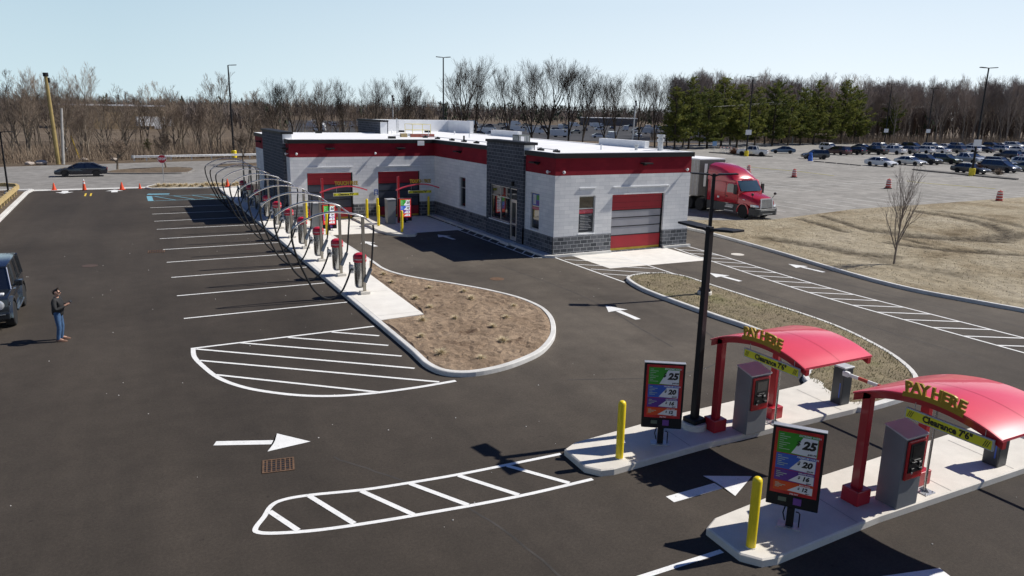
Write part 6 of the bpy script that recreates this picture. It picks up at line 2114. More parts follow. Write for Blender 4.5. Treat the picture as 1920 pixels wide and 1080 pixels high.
def person():
    pt = (-22.13, -6.25, 0)
    rz = R(-14)
    skin = simple('skin', (.42, .24, .17), .5, 0, .05)
    V, E, Rd, add = chainset()
    pel = add((0, 0, .93), (.10, .075))
    sp = add((0, 0, 1.12), (.11, .085), pel)
    ch = add((.0, 0, 1.31), (.15, .11), sp)
    nk0 = add((.005, 0, 1.42), .07, ch)
    nk = add((.02, 0, 1.485), .055, nk0)
    h1 = add((.05, 0, 1.54), (.065, .07), nk)
    h2 = add((.045, 0, 1.61), (.078, .088), h1)
    h3 = add((.03, 0, 1.68), (.06, .07), h2)
    nose = add((.145, 0, 1.585), .013, h2)
    for s in (-1, 1):
        add((.03, s * .088, 1.585), .014, h2)                     # ears
        hp = add((0, s * .085, .88), .065, pel)
        kn = add((.03, s * .115, .49), .055, hp)
        an = add((-.03, s * .125, .10), .04, kn)
        add((.12, s * .15, .045), .035, an)
        sh = add((-.01, s * .185, 1.38), .06, ch)
        el = add((.03, s * .255, 1.10), .045, sh)
        wr = add((.27, s * .11, 1.20), .030, el)
        pm = add((.335, s * .075, 1.245), .030, wr)
        for k, (dy, ln) in enumerate(((-.03, .055), (-.01, .065), (.012, .06), (.032, .048))):
            f1 = add((.37 + .0 * k, s * (.07 + dy * .2) - s * .01, 1.27 - dy * .9), .0095, pm)
            add((.385, s * (.035 + .003 * k), 1.285 - dy * .95), .008, f1)
        t1 = add((.33, s * .045, 1.275), .010, wr)
        add((.345, s * .02, 1.30), .0085, t1)
    t = skin_mesh('person', V, E, Rd, skin, None)
    t.location = pt; t.rotation_euler = (0, 0, rz); t.scale = (1.06, 1.10, 1.0)
    tag(t, 'man in black jacket and blue jeans standing on the asphalt, both hands holding a phone', 'person')
    jac = simple('black_jacket_cloth', (.013, .013, .014), .75, 0, .25, 12)
    V, E, Rd, add = chainset()
    a0 = add((0, 0, .82), (.172, .14))
    a = add((0, 0, .95), (.178, .14), a0)
    b = add((.015, 0, 1.10), (.19, .155), a)
    c = add((.0, 0, 1.30), (.18, .135), b)
    d = add((-.005, 0, 1.42), (.10, .085), c)
    add((.01, 0, 1.475), (.072, .075), d)
    for s in (-1, 1):
        sh = add((-.012, s * .185, 1.385), .085, c)
        mid = add((.0, s * .24, 1.24), .078, sh)
        el = add((.04, s * .265, 1.09), .072, mid)
        fa = add((.16, s * .19, 1.135), .06, el)
        add((.262, s * .118, 1.192), .046, fa)
    skin_mesh('jacket', V, E, Rd, jac, t)
    jn = simple('blue_denim', (.045, .10, .20), .85, 0, .3, 9)
    V, E, Rd, add = chainset()
    p0_ = add((0, 0, 1.04), (.15, .12))
    p_ = add((0, 0, .94), (.15, .12), p0_)
    for s in (-1, 1):
        hp = add((0, s * .09, .84), (.095, .10), p_)
        mt = add((.015, s * .105, .66), .085, hp)
        kn = add((.03, s * .115, .48), .07, mt)
        cf = add((.0, s * .12, .28), .068, kn)
        c2 = add((-.025, s * .125, .10), .062, cf)
        add((-.025, s * .125, .02), .06, c2)
    skin_mesh('jeans', V, E, Rd, jn, t)
    sho = simple('brown_shoe_leather', (.16, .085, .055), .5, 0, .1)
    for s in (-1, 1):
        mb = MB()
        rg = []
        for x, w, z in ((-.09, .035, .09), (-.06, .045, .115), (.02, .048, .10), (.10, .052, .075), (.17, .045, .058), (.215, .02, .04)):
            rg.append([(x, s * .14 - w, .006), (x, s * .14 + w, .006), (x, s * .14 + w * .9, z * .6), (x, s * .14 + w * .4, z), (x, s * .14 - w * .4, z), (x, s * .14 - w * .9, z * .6)])
        mb.loft(rg); mb.build('shoe', sho, t, smooth=60)
    V, E, Rd, add = chainset()
    a = add((.02, 0, 1.665), (.066, .078))
    b = add((-.02, 0, 1.62), (.05, .078), a)
    b2 = add((-.03, 0, 1.57), (.04, .06), b)
    add((-.03, 0, 1.53), (.035, .05), b2)
    add((.06, 0, 1.675), (.04, .062), a)
    skin_mesh('hair', V, E, Rd, simple('dark_hair', (.022, .014, .010), .7), t)
    mb = MB()
    for s in (-1, 1):
        mb.cbox((.128, s * .036, 1.612), (.014, .052, .034)); mb.tube([(.125, s * .062, 1.618), (.03, s * .092, 1.615)], .005, 5)
    mb.box(.124, -.012, 1.615, .134, .012, 1.622)
    mb.build('sunglasses', M_SCREEN, t)
    mb = MB(); mb.loft([[(.125, -.028, 1.552), (.125, .028, 1.552), (.118, .028, 1.545), (.118, -.028, 1.545)], [(.13, -.02, 1.549), (.13, .02, 1.549), (.12, .02, 1.543), (.12, -.02, 1.543)]]); mb.build('mouth', simple('lip', (.25, .09, .08), .6), t)
    V, E, Rd, add = chainset()
    a = add((.085, 0, 1.515), (.04, .05)); add((.07, .045, 1.53), (.03, .02), a); add((.07, -.045, 1.53), (.03, .02), a)
    skin_mesh('beard', V, E, Rd, simple('grey_beard', (.20, .18, .165), .8), t)
    ph = MB(); ph.T = Matrix.Translation(pt) @ Matrix.Rotation(rz, 4, 'Z') @ Matrix.Translation((.408, 0, 1.30)) @ Matrix.Rotation(R(-35), 4, 'Y')
    ph.cbox((0, 0, 0), (.014, .155, .078), 0); ph.cbox((-.008, 0, 0), (.002, .14, .068), 1)
    tag(ph.build('phone', [M_BLKPLA, M_SCREEN], bevel=.004), 'black phone held up in both hands by the man in jeans', 'phone')
person()

# ================================================================== VEGETATION
def bark_mat(name, lo, hi, sc=1.5):
    m, nt, b = nodes_of(name)
    oi = nt.nodes.new('ShaderNodeObjectInfo')
    f = noise(nt, coords(nt), sc, 4, .6)
    c = ramp(nt, f, [(.3, lo), (.7, hi)])
    v = ramp(nt, oi.outputs['Random'], [(0, (.72, .72, .72)), (1, (1.3, 1.27, 1.22))])
    nt.links.new(mix(nt, c, v, 1.0, 'MULTIPLY'), b.inputs['Base Color'])
    b.inputs['Roughness'].default_value = .9
    b.inputs['Specular IOR Level'].default_value = .2
    return m
M_BARK = bark_mat('grey_brown_bark', (.13, .105, .08), (.26, .22, .175))
M_TWIG = bark_mat('bare_twigs', (.155, .12, .092), (.25, .20, .16), .6)
M_WBARK = bark_mat('grey_wood_bark', (.15, .125, .107), (.28, .245, .215))
M_WTWIG = bark_mat('grey_wood_twigs', (.22, .185, .165), (.34, .29, .265), .6)
M_DBARK = bark_mat('dark_bark', (.035, .028, .022), (.08, .064, .05))
M_DTWIG = bark_mat('dark_twigs', (.045, .035, .028), (.085, .068, .055), .6)

def needle_mat():
    m, nt, b = nodes_of('pine_needles')
    oi = nt.nodes.new('ShaderNodeObjectInfo')
    f = noise(nt, coords(nt), .55, 4, .6)
    c = ramp(nt, f, [(.32, (.045, .072, .022)), (.66, (.185, .195, .048))])
    v = ramp(nt, oi.outputs['Random'], [(0, (.75, .8, .75)), (1, (1.3, 1.22, 1.1))])
    nt.links.new(mix(nt, c, v, 1.0, 'MULTIPLY'), b.inputs['Base Color'])
    b.inputs['Roughness'].default_value = .7
    b.inputs['Specular IOR Level'].default_value = .25
    tl = nt.nodes.new('ShaderNodeBsdfTranslucent')          # light passing through the needle sprays
    nt.links.new(b.inputs['Base Color'].links[0].from_socket, tl.inputs['Color'])
    ms = nt.nodes.new('ShaderNodeMixShader'); ms.inputs[0].default_value = .35
    nt.links.new(b.outputs[0], ms.inputs[1]); nt.links.new(tl.outputs[0], ms.inputs[2])
    nt.links.new(ms.outputs[0], nt.nodes['Material Output'].inputs['Surface'])
    return m
M_NEEDLE = needle_mat()

def bare_tree_mesh(seed, H, first=.28, spread=.9, limbs=7, subs=(6, 5, 5), upward=.35, r0=None, twig=.011, lean=.06, wig=1.0, ratio=.62, L1=.46):
    """trunk with main limbs, and the twig crown, for one bare tree of height ~H"""
    rnd = random.Random(seed)
    T, Cn = MB(), MB()
    r0 = r0 or H * .013
    def grow(p, d, L, r, lvl, mb):
        n = (5, 4, 3, 2, 2)[lvl]
        pts, rad = [p], [r]
        q = p.copy(); dd = d.copy()
        for i in range(n):
            dd = (dd + Vector((rnd.gauss(0, 1), rnd.gauss(0, 1), rnd.gauss(0, .6))) * (.09, .16, .2, .24, .25)[lvl] * wig + Vector((0, 0, upward * (.25 if lvl else .1)))).normalized()
            q = q + dd * (L / n)
            pts.append(q.copy())
            rad.append(max(twig * .6, r * (1 - .75 * (i + 1) / n)) if lvl else r * (1 - .72 * (i + 1) / n))
        mb.tube(pts, rad, (7, 5, 4, 3, 3)[lvl], 0, False)
        return pts, rad, dd
    trunk, trad, td = grow(Vector((0, 0, -.1)), Vector((rnd.gauss(0, lean), rnd.gauss(0, lean), 1)).normalized(), H * rnd.uniform(.62, .75), r0, 0, T)
    def along(pts, rad, u):
        k = u * (len(pts) - 1); i = min(int(k), len(pts) - 2); f = k - i
        return pts[i].lerp(pts[i + 1], f), rad[i] * (1 - f) + rad[i + 1] * f, (pts[i + 1] - pts[i]).normalized()
    def kids(pts, rad, L, lvl, n, u0):
        for k in range(n):
            u = u0 + (1 - u0) * ((k + rnd.uniform(.1, .9)) / n)
            p, r, d = along(pts, rad, min(u, .99))
            a = rnd.uniform(0, 2 * math.pi)
            o = d.orthogonal(); o.normalize()
            o = (Matrix.Rotation(a, 3, d) @ o)
            ang = rnd.uniform(.45, .85) * spread * (1.0 if lvl < 3 else 1.1)
            nd = (d * math.cos(ang) + o * math.sin(ang)).normalized()
            ln = L * (1 - .45 * (u - u0) / (1 - u0 + 1e-6)) * rnd.uniform(.75, 1.2)
            mb = T if lvl <= 1 else Cn
            pp, rr_, _ = grow(p, nd, ln, max(twig, r * (.62, .72, .62, .5, .5)[lvl]), lvl, mb)
            if lvl < 4 and lvl - 1 < len(subs):
                kids(pp, rr_, ln * ratio, lvl + 1, subs[lvl - 1], .25)
    kids(trunk, trad, H * L1, 1, limbs, first)
    return T, Cn

def mesh_of(mb, name, mat):
    o = mb.build(name, mat)
    me = o.data
    bpy.data.objects.remove(o)
    return me

class Kind:
    def __init__(s, name, cat, parts, H):
        s.name, s.cat, s.parts, s.H = name, cat, parts, H
    def put(s, x, y, h, rz, label, group, z=0.0, wide=1.0):
        t = thing(s.name, label, s.cat, (x, y, z), rz, group)
        k = h / s.H
        t.scale = (k * wide, k * wide, k)
        for nm, me in s.parts:
            o = bpy.data.objects.new(nm, me)
            COL.objects.link(o)
            o.parent = t
        return t
def bare_kind(seed, H, dark=False, wood=False, **k):
    T, Cn = bare_tree_mesh(seed, H, **k)
    zz = sorted(v[2] for v in Cn.v)
    top = zz[int(len(zz) * .995)]
    return Kind('bare_tree', 'tree', [('trunk', mesh_of(T, 'trunk', M_DBARK if dark else (M_WBARK if wood else M_BARK))), ('crown', mesh_of(Cn, 'crown', M_DTWIG if dark else (M_WTWIG if wood else M_TWIG)))], top)
WOOD = [bare_kind(20 + i, 11, first=.14, spread=.72, limbs=9, subs=(5, 5, 4), upward=.55, twig=.0115, wig=.7) for i in range(6)]
LANK = [bare_kind(120 + i, 12, first=.38, spread=.62, limbs=8, subs=(6, 5, 4), upward=.7, twig=.0115, wig=.7, r0=.13) for i in range(3)]
VASE = [bare_kind(40 + i, 16, True, first=.20, spread=.72, limbs=9, subs=(6, 6, 5), upward=.62, twig=.014, r0=.25, wig=.6, ratio=.70, L1=.56) for i in range(5)]
TALL = [bare_kind(60 + i, 18, False, True, first=.30, spread=.6, limbs=10, subs=(6, 5, 4), upward=.7, twig=.018, r0=.17, wig=.6, ratio=.7) for i in range(4)]
SMALL = [bare_kind(80 + i, 3.6, first=.30, spread=1.0, limbs=12, subs=(6, 5, 5), upward=.3, twig=.012, r0=.10) for i in range(2)]
YOUNG = bare_kind(95, 5.2, False, True, first=.20, spread=.62, limbs=24, subs=(4, 2), upward=.95, twig=.0075, r0=.055, wig=.6, L1=.42)

def pine_mesh(seed, H, Rm, base=.22):
    rnd = random.Random(seed)
    T, F = MB(), MB()
    T.tube([(0, 0, -.1), (rnd.gauss(0, .1), rnd.gauss(0, .1), H * .5), (rnd.gauss(0, .15), rnd.gauss(0, .15), H * .97)], [H * .016, H * .011, .03], 7, 0, False)
    vs, fs = [], []
    def tuft(p, d, s):
        for k in range(7):
            a = Vector((rnd.gauss(0, 1), rnd.gauss(0, 1), rnd.gauss(.25, .8)))
            dd = (d * .7 + a * .7).normalized()
            o = dd.orthogonal().normalized()
            o = Matrix.Rotation(rnd.uniform(0, 6.28), 3, dd) @ o
            L = s * rnd.uniform(.7, 1.25)
            b = len(vs)
            vs.extend([tuple(p - o * .05 * s), tuple(p + o * .16 * s + dd * L * .5), tuple(p + dd * L), tuple(p - o * .16 * s + dd * L * .5)])
            fs.append((b, b + 1, b + 2, b + 3))
    z = H * base
    while z < H * .985:
        u = (z / H - base) / (1 - base)
        prof = (1 - u) ** .5 * (.6 + .4 * min(1, u * 4))
        n = rnd.randint(4, 6)
        a0 = rnd.uniform(0, 6.28)
        for k in range(n):
            if rnd.random() < .2:
                continue
            a = a0 + 6.28 * k / n + rnd.uniform(-.4, .4)
            L = Rm * prof * rnd.choice((rnd.uniform(.4, .8), rnd.uniform(.8, 1.35))) + .25
            p = Vector((0, 0, z + rnd.uniform(-.2, .2)))
            d = Vector((math.cos(a), math.sin(a), .1 + .55 * u + rnd.uniform(-.12, .1)))
            pts = [p.copy()]
            for i in range(3):
                p = p + d * (L / 3)
                d.z += .12
                pts.append(p.copy())
            T.tube(pts, [.05, .035, .025, .012], 4, 0, False)
            m = max(3, int(L * 6.0))
            for i in range(m):
                f = .25 + .75 * (i + rnd.random()) / m
                kk = f * 3; ii = min(2, int(kk))
                q = pts[ii].lerp(pts[ii + 1], kk - ii) + Vector((rnd.gauss(0, .16), rnd.gauss(0, .16), rnd.gauss(.05, .12))) * (.5 + L * .25)
                tuft(q, d.normalized(), .48 + .2 * (1 - u))
        z += H * rnd.uniform(.036, .074)
    for k in range(8): tuft(Vector((0, 0, H * (.9 + .012 * k))), Vector((0, 0, 1)), .4)
    F.add(vs, fs)
    return T, F
def pine_kind(seed, H, Rm, base):
    T, F = pine_mesh(seed, H, Rm, base)
    return Kind('pine_tree', 'pine tree', [('trunk', mesh_of(T, 'trunk', M_DBARK)), ('crown', mesh_of(F, 'crown', M_NEEDLE))], H)
PINES = [pine_kind(1, 16, 4.3, .14), pine_kind(2, 16, 3.6, .2), pine_kind(3, 16, 4.8, .12), pine_kind(4, 16, 4.0, .22)]

rv = random.Random(33)
# woods beyond the street: countable trees, nearest rows
def front(x):
    P = [(-140, 60), (-60, 71), (-30, 78.5), (-18, 82.5), (0, 86), (25, 93), (60, 104)]
    for a, b in zip(P, P[1:]):
        if a[0] <= x <= b[0]:
            return a[1] + (b[1] - a[1]) * (x - a[0]) / (b[0] - a[0])
    return 90
n = 0
while n < 118:
    x = rv.uniform(-62, 34)
    y = front(x) + 1.5 + 62 * rv.random() ** 1.7
    if (x + 19.8) < (y + 33.4) * -.19 - 6 and x < -20:      # outside the left edge of the view
        if x < -19.8 + (y + 33.4) * math.tan(R(27.5 - 37.5)) - 5: continue
    if 3 < x < 34 and y < 97: continue
    h = (rv.uniform(6.0, 8.6) if rv.random() < .8 else rv.uniform(8.6, 10.8)) if x < -33 or x > -26 else rv.uniform(8.5, 12.2)
    k = rv.choice(WOOD + LANK[:1])
    k.put(x, y, h, rv.uniform(0, 6.28), 'bare brown tree among many in the woods beyond the street', 'bare trees in the woods beyond the street', wide=rv.uniform(.8, 1.15))
    n += 1
# the taller or lone ones there
for (x, y, h), kd, lb in (((-25.0, 100.8, 13.4), LANK[0], 'tall thin bare tree behind the short grey utility pole'), ((-30.4, 98.7, 12.3), LANK[1], 'tall bare tree at the far left, left of the yellowish pole'),
                          ((-33.3, 100.1, 11.9), WOOD[3], 'tall bare tree touching the left frame edge'), ((-5.6, 97.5, 12.8), LANK[2], 'tall bare tree left of the slim black light pole'),
                          ((-12.3, 100.3, 10.5), WOOD[4], 'bare tree standing above the tan warehouse corner'), ((-0.9, 94.3, 10.3), WOOD[0], 'bare tree right of the slim black light pole')):
    kd.put(x, y, h, rv.uniform(0, 6.28), lb, 'tall bare trees beyond the street')
# bare trees seen over the roof
mid = [((3.0, 92.7, 11.6), 'leaning bare tree left of the wing roof'), ((7.5, 104.5, 12.3), 'bare tree above the wing roof, left end'), ((8.5, 89.9, 12.0), 'round-headed bare tree above the left end of the wing'), ((13.2, 92.1, 11.8), 'forked bare tree above the wing roof'),
       ((17.5, 90.0, 12.3), 'slender bare tree left of the grey parapet tower'), ((23.0, 90.8, 13.1), 'wide bare tree above the white parapet'), ((34.0, 113.6, 11.4), 'small bare tree above the right of the white parapet'),
       ((35.0, 93.6, 16.8), 'tallest broad bare tree, just right of the roof light pole'), ((41.0, 99.5, 15.8), 'bare tree close behind the tallest broad one'), ((46.5, 96.7, 15.9), 'upright bare tree above the condenser unit'),
       ((53.4, 99.2, 17.1), 'dense bare tree above the grey entrance tower'), ((57.7, 100.6, 17.8), 'tall dense bare tree right of the entrance tower'), ((62.4, 100.5, 17.8), 'tall bare tree with many upright limbs over the roof'),
       ((64.9, 98.8, 16.5), 'bare tree beside the tall upright one over the roof'), ((71.8, 100.8, 15.7), 'wide bare tree above the long roof edge'), ((75.8, 102.2, 15.7), 'bare tree of many stems above the right parapet'), ((80.1, 100.0, 15.8), 'bare tree by the slim grey metal pole'),
       ((87.8, 104.2, 16.0), 'bare tree between the grey metal pole and the pines'), ((93.5, 107.1, 16.5), 'bare tree right against the left edge of the pines')]
for i, ((x, y, h), lb) in enumerate(mid):
    VASE[i % 5].put(x, y, h, rv.uniform(0, 6.28), lb, 'bare trees seen over the car wash roof', wide=1.05 if i in (5, 7, 11) else .85)
# pines
pn = [((86.6, 95.8, 12.6), 'dark pine at the left end of the pine row'), ((91.0, 96.4, 14.8), 'tall dense pine, second at the left end of the row'), ((97.8, 98.1, 12.9), 'pine between the two tall left pines'), ((104.7, 101.1, 15.7), 'tall pine left of the black light pole'),
      ((109.1, 100.6, 13.9), 'pine just left of the black light pole by the pickup'), ((117.4, 103.2, 13.6), 'pine just right of the black light pole'), ((127.8, 107.5, 15.5), 'pointed pine above the blue sedan'), ((134.1, 108.2, 12.8), 'short pine beside the pointed pine'), ((142.1, 111.3, 14.2), 'broad olive pine in the middle of the row'),
      ((148.9, 113.0, 16.3), 'tall pine behind the thin pale pole'), ((154.9, 113.4, 12.3), 'low pine between two taller right-hand pines'), ((162.8, 115.4, 17.5), 'tallest pine near the right end of the row'), ((170.8, 117.4, 14.7), 'narrow pine at the right end of the row'), ((189.0, 119.3, 13.9), 'lone pine right of the row, left of the brown pole')]
for i, ((x, y, h), lb) in enumerate(pn):
    PINES[i % 4].put(x, y, h, rv.uniform(0, 6.28), lb, 'pines along the retail lot', wide=rv.uniform(1.0, 1.25))
for i, (x, y, h) in enumerate(((97.3, 105.8, 10.4), (105.2, 109.1, 12.1), (111.3, 110.4, 11.4), (117.7, 111.9, 12.2), (124.4, 112.8, 11.3), (134.7, 116.9, 11.8), (145.2, 120.8, 12.1), (151.8, 121.8, 11.7), (158.5, 123.2, 12.4), (172.4, 125.1, 12.1))):
    PINES[(i + 2) % 4].put(x, y, h, rv.uniform(0, 6.28), 'dark lower pine filling the gaps behind the pine row', 'lower pines behind the row', wide=1.2)
for (x, y, h) in ((-16.5, 93.4, 2.3), ):
    PINES[1].put(x, y, h, .3, 'small dark evergreen in the brown woods left of the stop sign', 'evergreens in the woods', wide=1.3)
# bare woods behind the pines and beyond the parked cars
fwd = Vector((math.sin(YAW), math.cos(YAW), 0)); rgt = Vector((math.cos(YAW), -math.sin(YAW), 0)); eye = Vector((-19.785, -33.351, 0))
def at(u, d):
    """ground point at depth d along the view axis and u metres to its right per metre of depth"""
    return eye + fwd * d + rgt * (u * d)
for i in range(150):
    u = rv.uniform(.20, .80); d = rv.uniform(228, 275)
    if u < .46: d = rv.uniform(225, 262)
    p = at(u, d)
    rv.choice(TALL).put(p.x, p.y, rv.uniform(17.0, 20.5) * (1.03 if u < .46 else 1.0), rv.uniform(0, 6.28), 'tall bare tree among many in the dark woods behind the retail lot', 'bare trees in the woods behind the retail lot', wide=rv.uniform(.8, 1.1))

# single small trees and shrubs near the street and in the lot
SMALL[0].put(-20.6, 64.0, 3.7, 0, 'round-headed small bare tree in the median behind the passing car', 'small bare street trees', z=.1, wide=1.25)
SMALL[1].put(-15.4, 65.2, 4.6, 1, 'small bare tree in the median behind the stop sign', 'small bare street trees', z=.1, wide=.8)
SMALL[0].put(-6.0, 69.5, 4.4, 2, 'small bare tree in the median left of the building', 'small bare street trees', z=.1)
SMALL[1].put(-.5, 71.0, 4.2, 3, 'small bare tree in the median against the building edge', 'small bare street trees', z=.1)
YOUNG.put(15.7, -8.65, 5.2, 0, 'young bare tree with upswept twigs standing in the dry field', None, z=.08)
def shrub_kind(seed, mat, dense=1.0):
    rnd = random.Random(seed)
    mb = MB()
    for k in range(int(260 * dense)):
        a, e = rnd.uniform(0, 6.28), rnd.uniform(.2, 1.5)
        d = Vector((math.cos(a) * math.cos(e), math.sin(a) * math.cos(e), math.sin(e)))
        L = rnd.uniform(.6, 1.0)
        m = d * L * .55 + Vector((rnd.gauss(0, .06), rnd.gauss(0, .06), 0))
        mb.tube([(0, 0, 0), tuple(m), tuple(d * L + Vector((rnd.gauss(0, .1), rnd.gauss(0, .1), 0)))], [.018, .012, .006], 3, 0, False)
    return mesh_of(mb, 'twigs', mat)
M_REDTWIG = bark_mat('russet_twigs', (.11, .055, .035), (.19, .10, .065))
SH = [shrub_kind(1, M_REDTWIG, 1.6), shrub_kind(2, M_TWIG)]
def shrub(x, y, s, k, label, group='bare shrubs on the lot islands', z=.15):
    o = bpy.data.objects.new('bare_shrub', SH[k]); COL.objects.link(o)
    o.location = (x, y, z); o.scale = (s, s, s * .95)
    tag(o, label, 'shrub', group)
shrub(88.4, 30.9, 1.45, 0, 'round russet bare shrub before the dark grey sedan')
shrub(87.1, 27.4, 1.1, 1, 'small bare shrub at the near end of the lot island')
for i, (x, y) in enumerate(((86.3, 77.5), (86.9, 75.6), (87.6, 73.8), (88.3, 72.3))):
    shrub(x, y, 1.35, i % 2, 'bare brown shrub on the trolley island in front of the white pickup', 'shrubs on the trolley island')

# dry grass tufts in the mulch bed and street bed
def tuft_mesh(seed, n=150):
    rnd = random.Random(seed)
    mb = MB()
    for k in range(n):
        a, e = rnd.uniform(0, 6.28), rnd.uniform(.35, 1.5)
        d = Vector((math.cos(a) * math.cos(e), math.sin(a) * math.cos(e), math.sin(e)))
        L = rnd.uniform(.16, .32)
        s_ = Vector((-math.sin(a), math.cos(a), 0)) * .008
        b = Vector((rnd.gauss(0, .04), rnd.gauss(0, .04), 0))
        m = b + d * L * .6
        e_ = b + d * L + Vector((math.cos(a), math.sin(a), -.35)) * L * .35
        mb.add([tuple(b - s_), tuple(b + s_), tuple(m + s_), tuple(m - s_), tuple(e_)], [(0, 1, 2, 3), (3, 2, 4)])
    return mesh_of(mb, 'blades', simple('straw_grass', (.60, .50, .32), .8, 0, .3, 14))
TF = [tuft_mesh(1), tuft_mesh(2), tuft_mesh(3)]
TP = [(-9.76, -1.40), (-9.93, -3.07), (-8.81, -4.73), (-9.94, -6.13), (-7.69, -5.82), (-7.94, -7.08), (-9.92, -7.66), (-6.90, -8.79), (-9.66, -9.48), (-10.83, -9.28), (-7.89, -10.10), (-8.84, -10.95), (-11.52, -11.01), (-9.27, -12.59), (-11.62, -12.97), (-10.68, -13.90)]
def clump(x, y, z, s, i, label, group):
    o = bpy.data.objects.new('grass_tuft', TF[i % 3]); COL.objects.link(o)
    o.location = (x, y, z); o.rotation_euler = (0, 0, i * 1.3); o.scale = (s, s, s * .9)
    tag(o, label, 'grass tuft', group)
for i, (x, y) in enumerate(TP):
    clump(x, y, .14, rv.uniform(.6, .95), i, 'dry straw grass tuft planted in the gravel mulch bed', 'grass tufts in the mulch bed')
for i in range(16):
    clump(-17.2 + .46 * i, 41.6 + .9 * (i % 2) + rv.uniform(-.2, .6), .12, rv.uniform(1.3, 2.0), i, 'dry straw grass tuft in the street bed behind the parking stalls', 'grass tufts in the street bed')

# ------------------------------------------------------------------ ground cover nobody could count
def blades(name, region, n, hmin, hmax, w, mat, z, lean=.35, seed=0, keep=None):
    rnd = random.Random(seed)
    vs, fs = [], []
    k = 0
    while k < n:
        x, y = region(rnd)
        if keep and not keep(x, y):
            continue
        h = rnd.uniform(hmin, hmax); a = rnd.uniform(0, 6.28)
        dx, dy = math.cos(a) * w / 2, math.sin(a) * w / 2
        lx, ly = rnd.gauss(0, lean) * h, rnd.gauss(0, lean) * h
        b = len(vs)
        vs += [(x - dx, y - dy, z), (x + dx, y + dy, z), (x + lx * .5 + dx * .6, y + ly * .5 + dy * .6, z + h * .6), (x + lx * .5 - dx * .6, y + ly * .5 - dy * .6, z + h * .6), (x + lx, y + ly, z + h)]
        fs += [(b, b + 1, b + 2, b + 3), (b + 3, b + 2, b + 4)]
        k += 1
    mb = MB(); mb.v = vs; mb.f = fs; mb.m = [0] * len(fs)
    return tag(mb.build(name, mat), kind='stuff')
M_BRUSH = simple('brush_stems', (.25, .19, .135), .9, 0, .55, .5)
M_LAWNB = simple('lawn_blades', (.20, .185, .085), .9, 0, .4, .6)
def reg_wood(r_):
    x = r_.uniform(-66, 30)
    return x, front(x) + .8 + 34 * r_.random() ** 1.6
blades('undergrowth', reg_wood, 26000, .4, 2.4, .04, M_BRUSH, -.1, .3, 1, lambda x, y: not (3 < x < 30 and y < 95))
def reg_right(r_):
    d = r_.uniform(214, 250)
    p = at(r_.uniform(.18, .82), d)
    return p.x, p.y
blades('undergrowth', reg_right, 12000, .6, 3.4, .08, M_BRUSH, -.1, .3, 2)
gx = [p[0] for p in gi_in]; gy = [p[1] for p in gi_in]
blades('short_grass', lambda r_: (r_.uniform(min(gx), max(gx)), r_.uniform(min(gy), max(gy))), 9000, .03, .09, .02, M_LAWNB, .15, .5, 3, lambda x, y: inside((x, y), gi_in))
blades('dry_grass', lambda r_: (r_.uniform(11, 40), r_.uniform(-20, 8)), 9000, .03, .10, .025, simple('straw_stubble', (.34, .28, .17), .9, 0, .3, 2), .10, .6, 4, lambda x, y: inside((x, y), field))

# far woodland: one mass of small bare and evergreen trees to the horizon
def far_wood():
    rnd = random.Random(8)
    vs, fs, mi = [], [], []
    def blade(p, q, w, m):
        a = rnd.uniform(0, 6.28)
        d = Vector((math.cos(a), math.sin(a), 0)) * w
        b = len(vs)
        vs.extend([tuple(p - d), tuple(p + d), tuple(q + d * .35), tuple(q - d * .35)])
        fs.append((b, b + 1, b + 2, b + 3)); mi.append(m)
    for i in range(4600):
        u = rnd.uniform(-.78, .80)
        d = 470 + 330 * rnd.random()
        near = 0
        if i < 700: u, d, near = rnd.uniform(.22, .82), rnd.uniform(262, 340), 17.5
        elif i < 1500: u, d, near = rnd.uniform(-.78, -.30), rnd.uniform(240, 440), 8
        if -.63 < u < -.455 and d < 270: d = rnd.uniform(280, 460)
        p = at(u, d)
        ev = rnd.random() < (.28 if u > -.1 else .10)
        h = rnd.uniform(8.5, 13.5) * (1 + (d - 470) / 1500)
        if near: h = near * rnd.uniform(.85, 1.12); ev = ev and rnd.random() < .3
        b = Vector((p.x, p.y, -.2))
        if ev:
            for k in range(16):
                z = rnd.uniform(.1, 1) * h
                w = (1.05 - z / h) * 2.6 + .3
                c = b + Vector((rnd.gauss(0, w * .5), rnd.gauss(0, w * .5), z))
                blade(c - Vector((0, 0, .8)), c + Vector((rnd.gauss(0, .5), rnd.gauss(0, .5), .9)), .55, 1)
        else:
            blade(b, b + Vector((rnd.gauss(0, .3), rnd.gauss(0, .3), h * .7)), .14, 0)
            for k in range(17):
                s_ = b + Vector((0, 0, h * rnd.uniform(.05, .55)))
                e_ = b + Vector((rnd.gauss(0, h * .17), rnd.gauss(0, h * .17), h * rnd.uniform(.45, 1.03)))
                blade(s_, e_, .16, 0)
    mb = MB(); mb.v, mb.f, mb.m = vs, fs, mi
    tag(mb.build('far_woodland', [simple('far_bare_woods', (.155, .125, .108), .95, 0, .3, .05), simple('far_evergreen', (.035, .05, .026), .9, 0, .3, .05)]), kind='stuff')
far_wood()

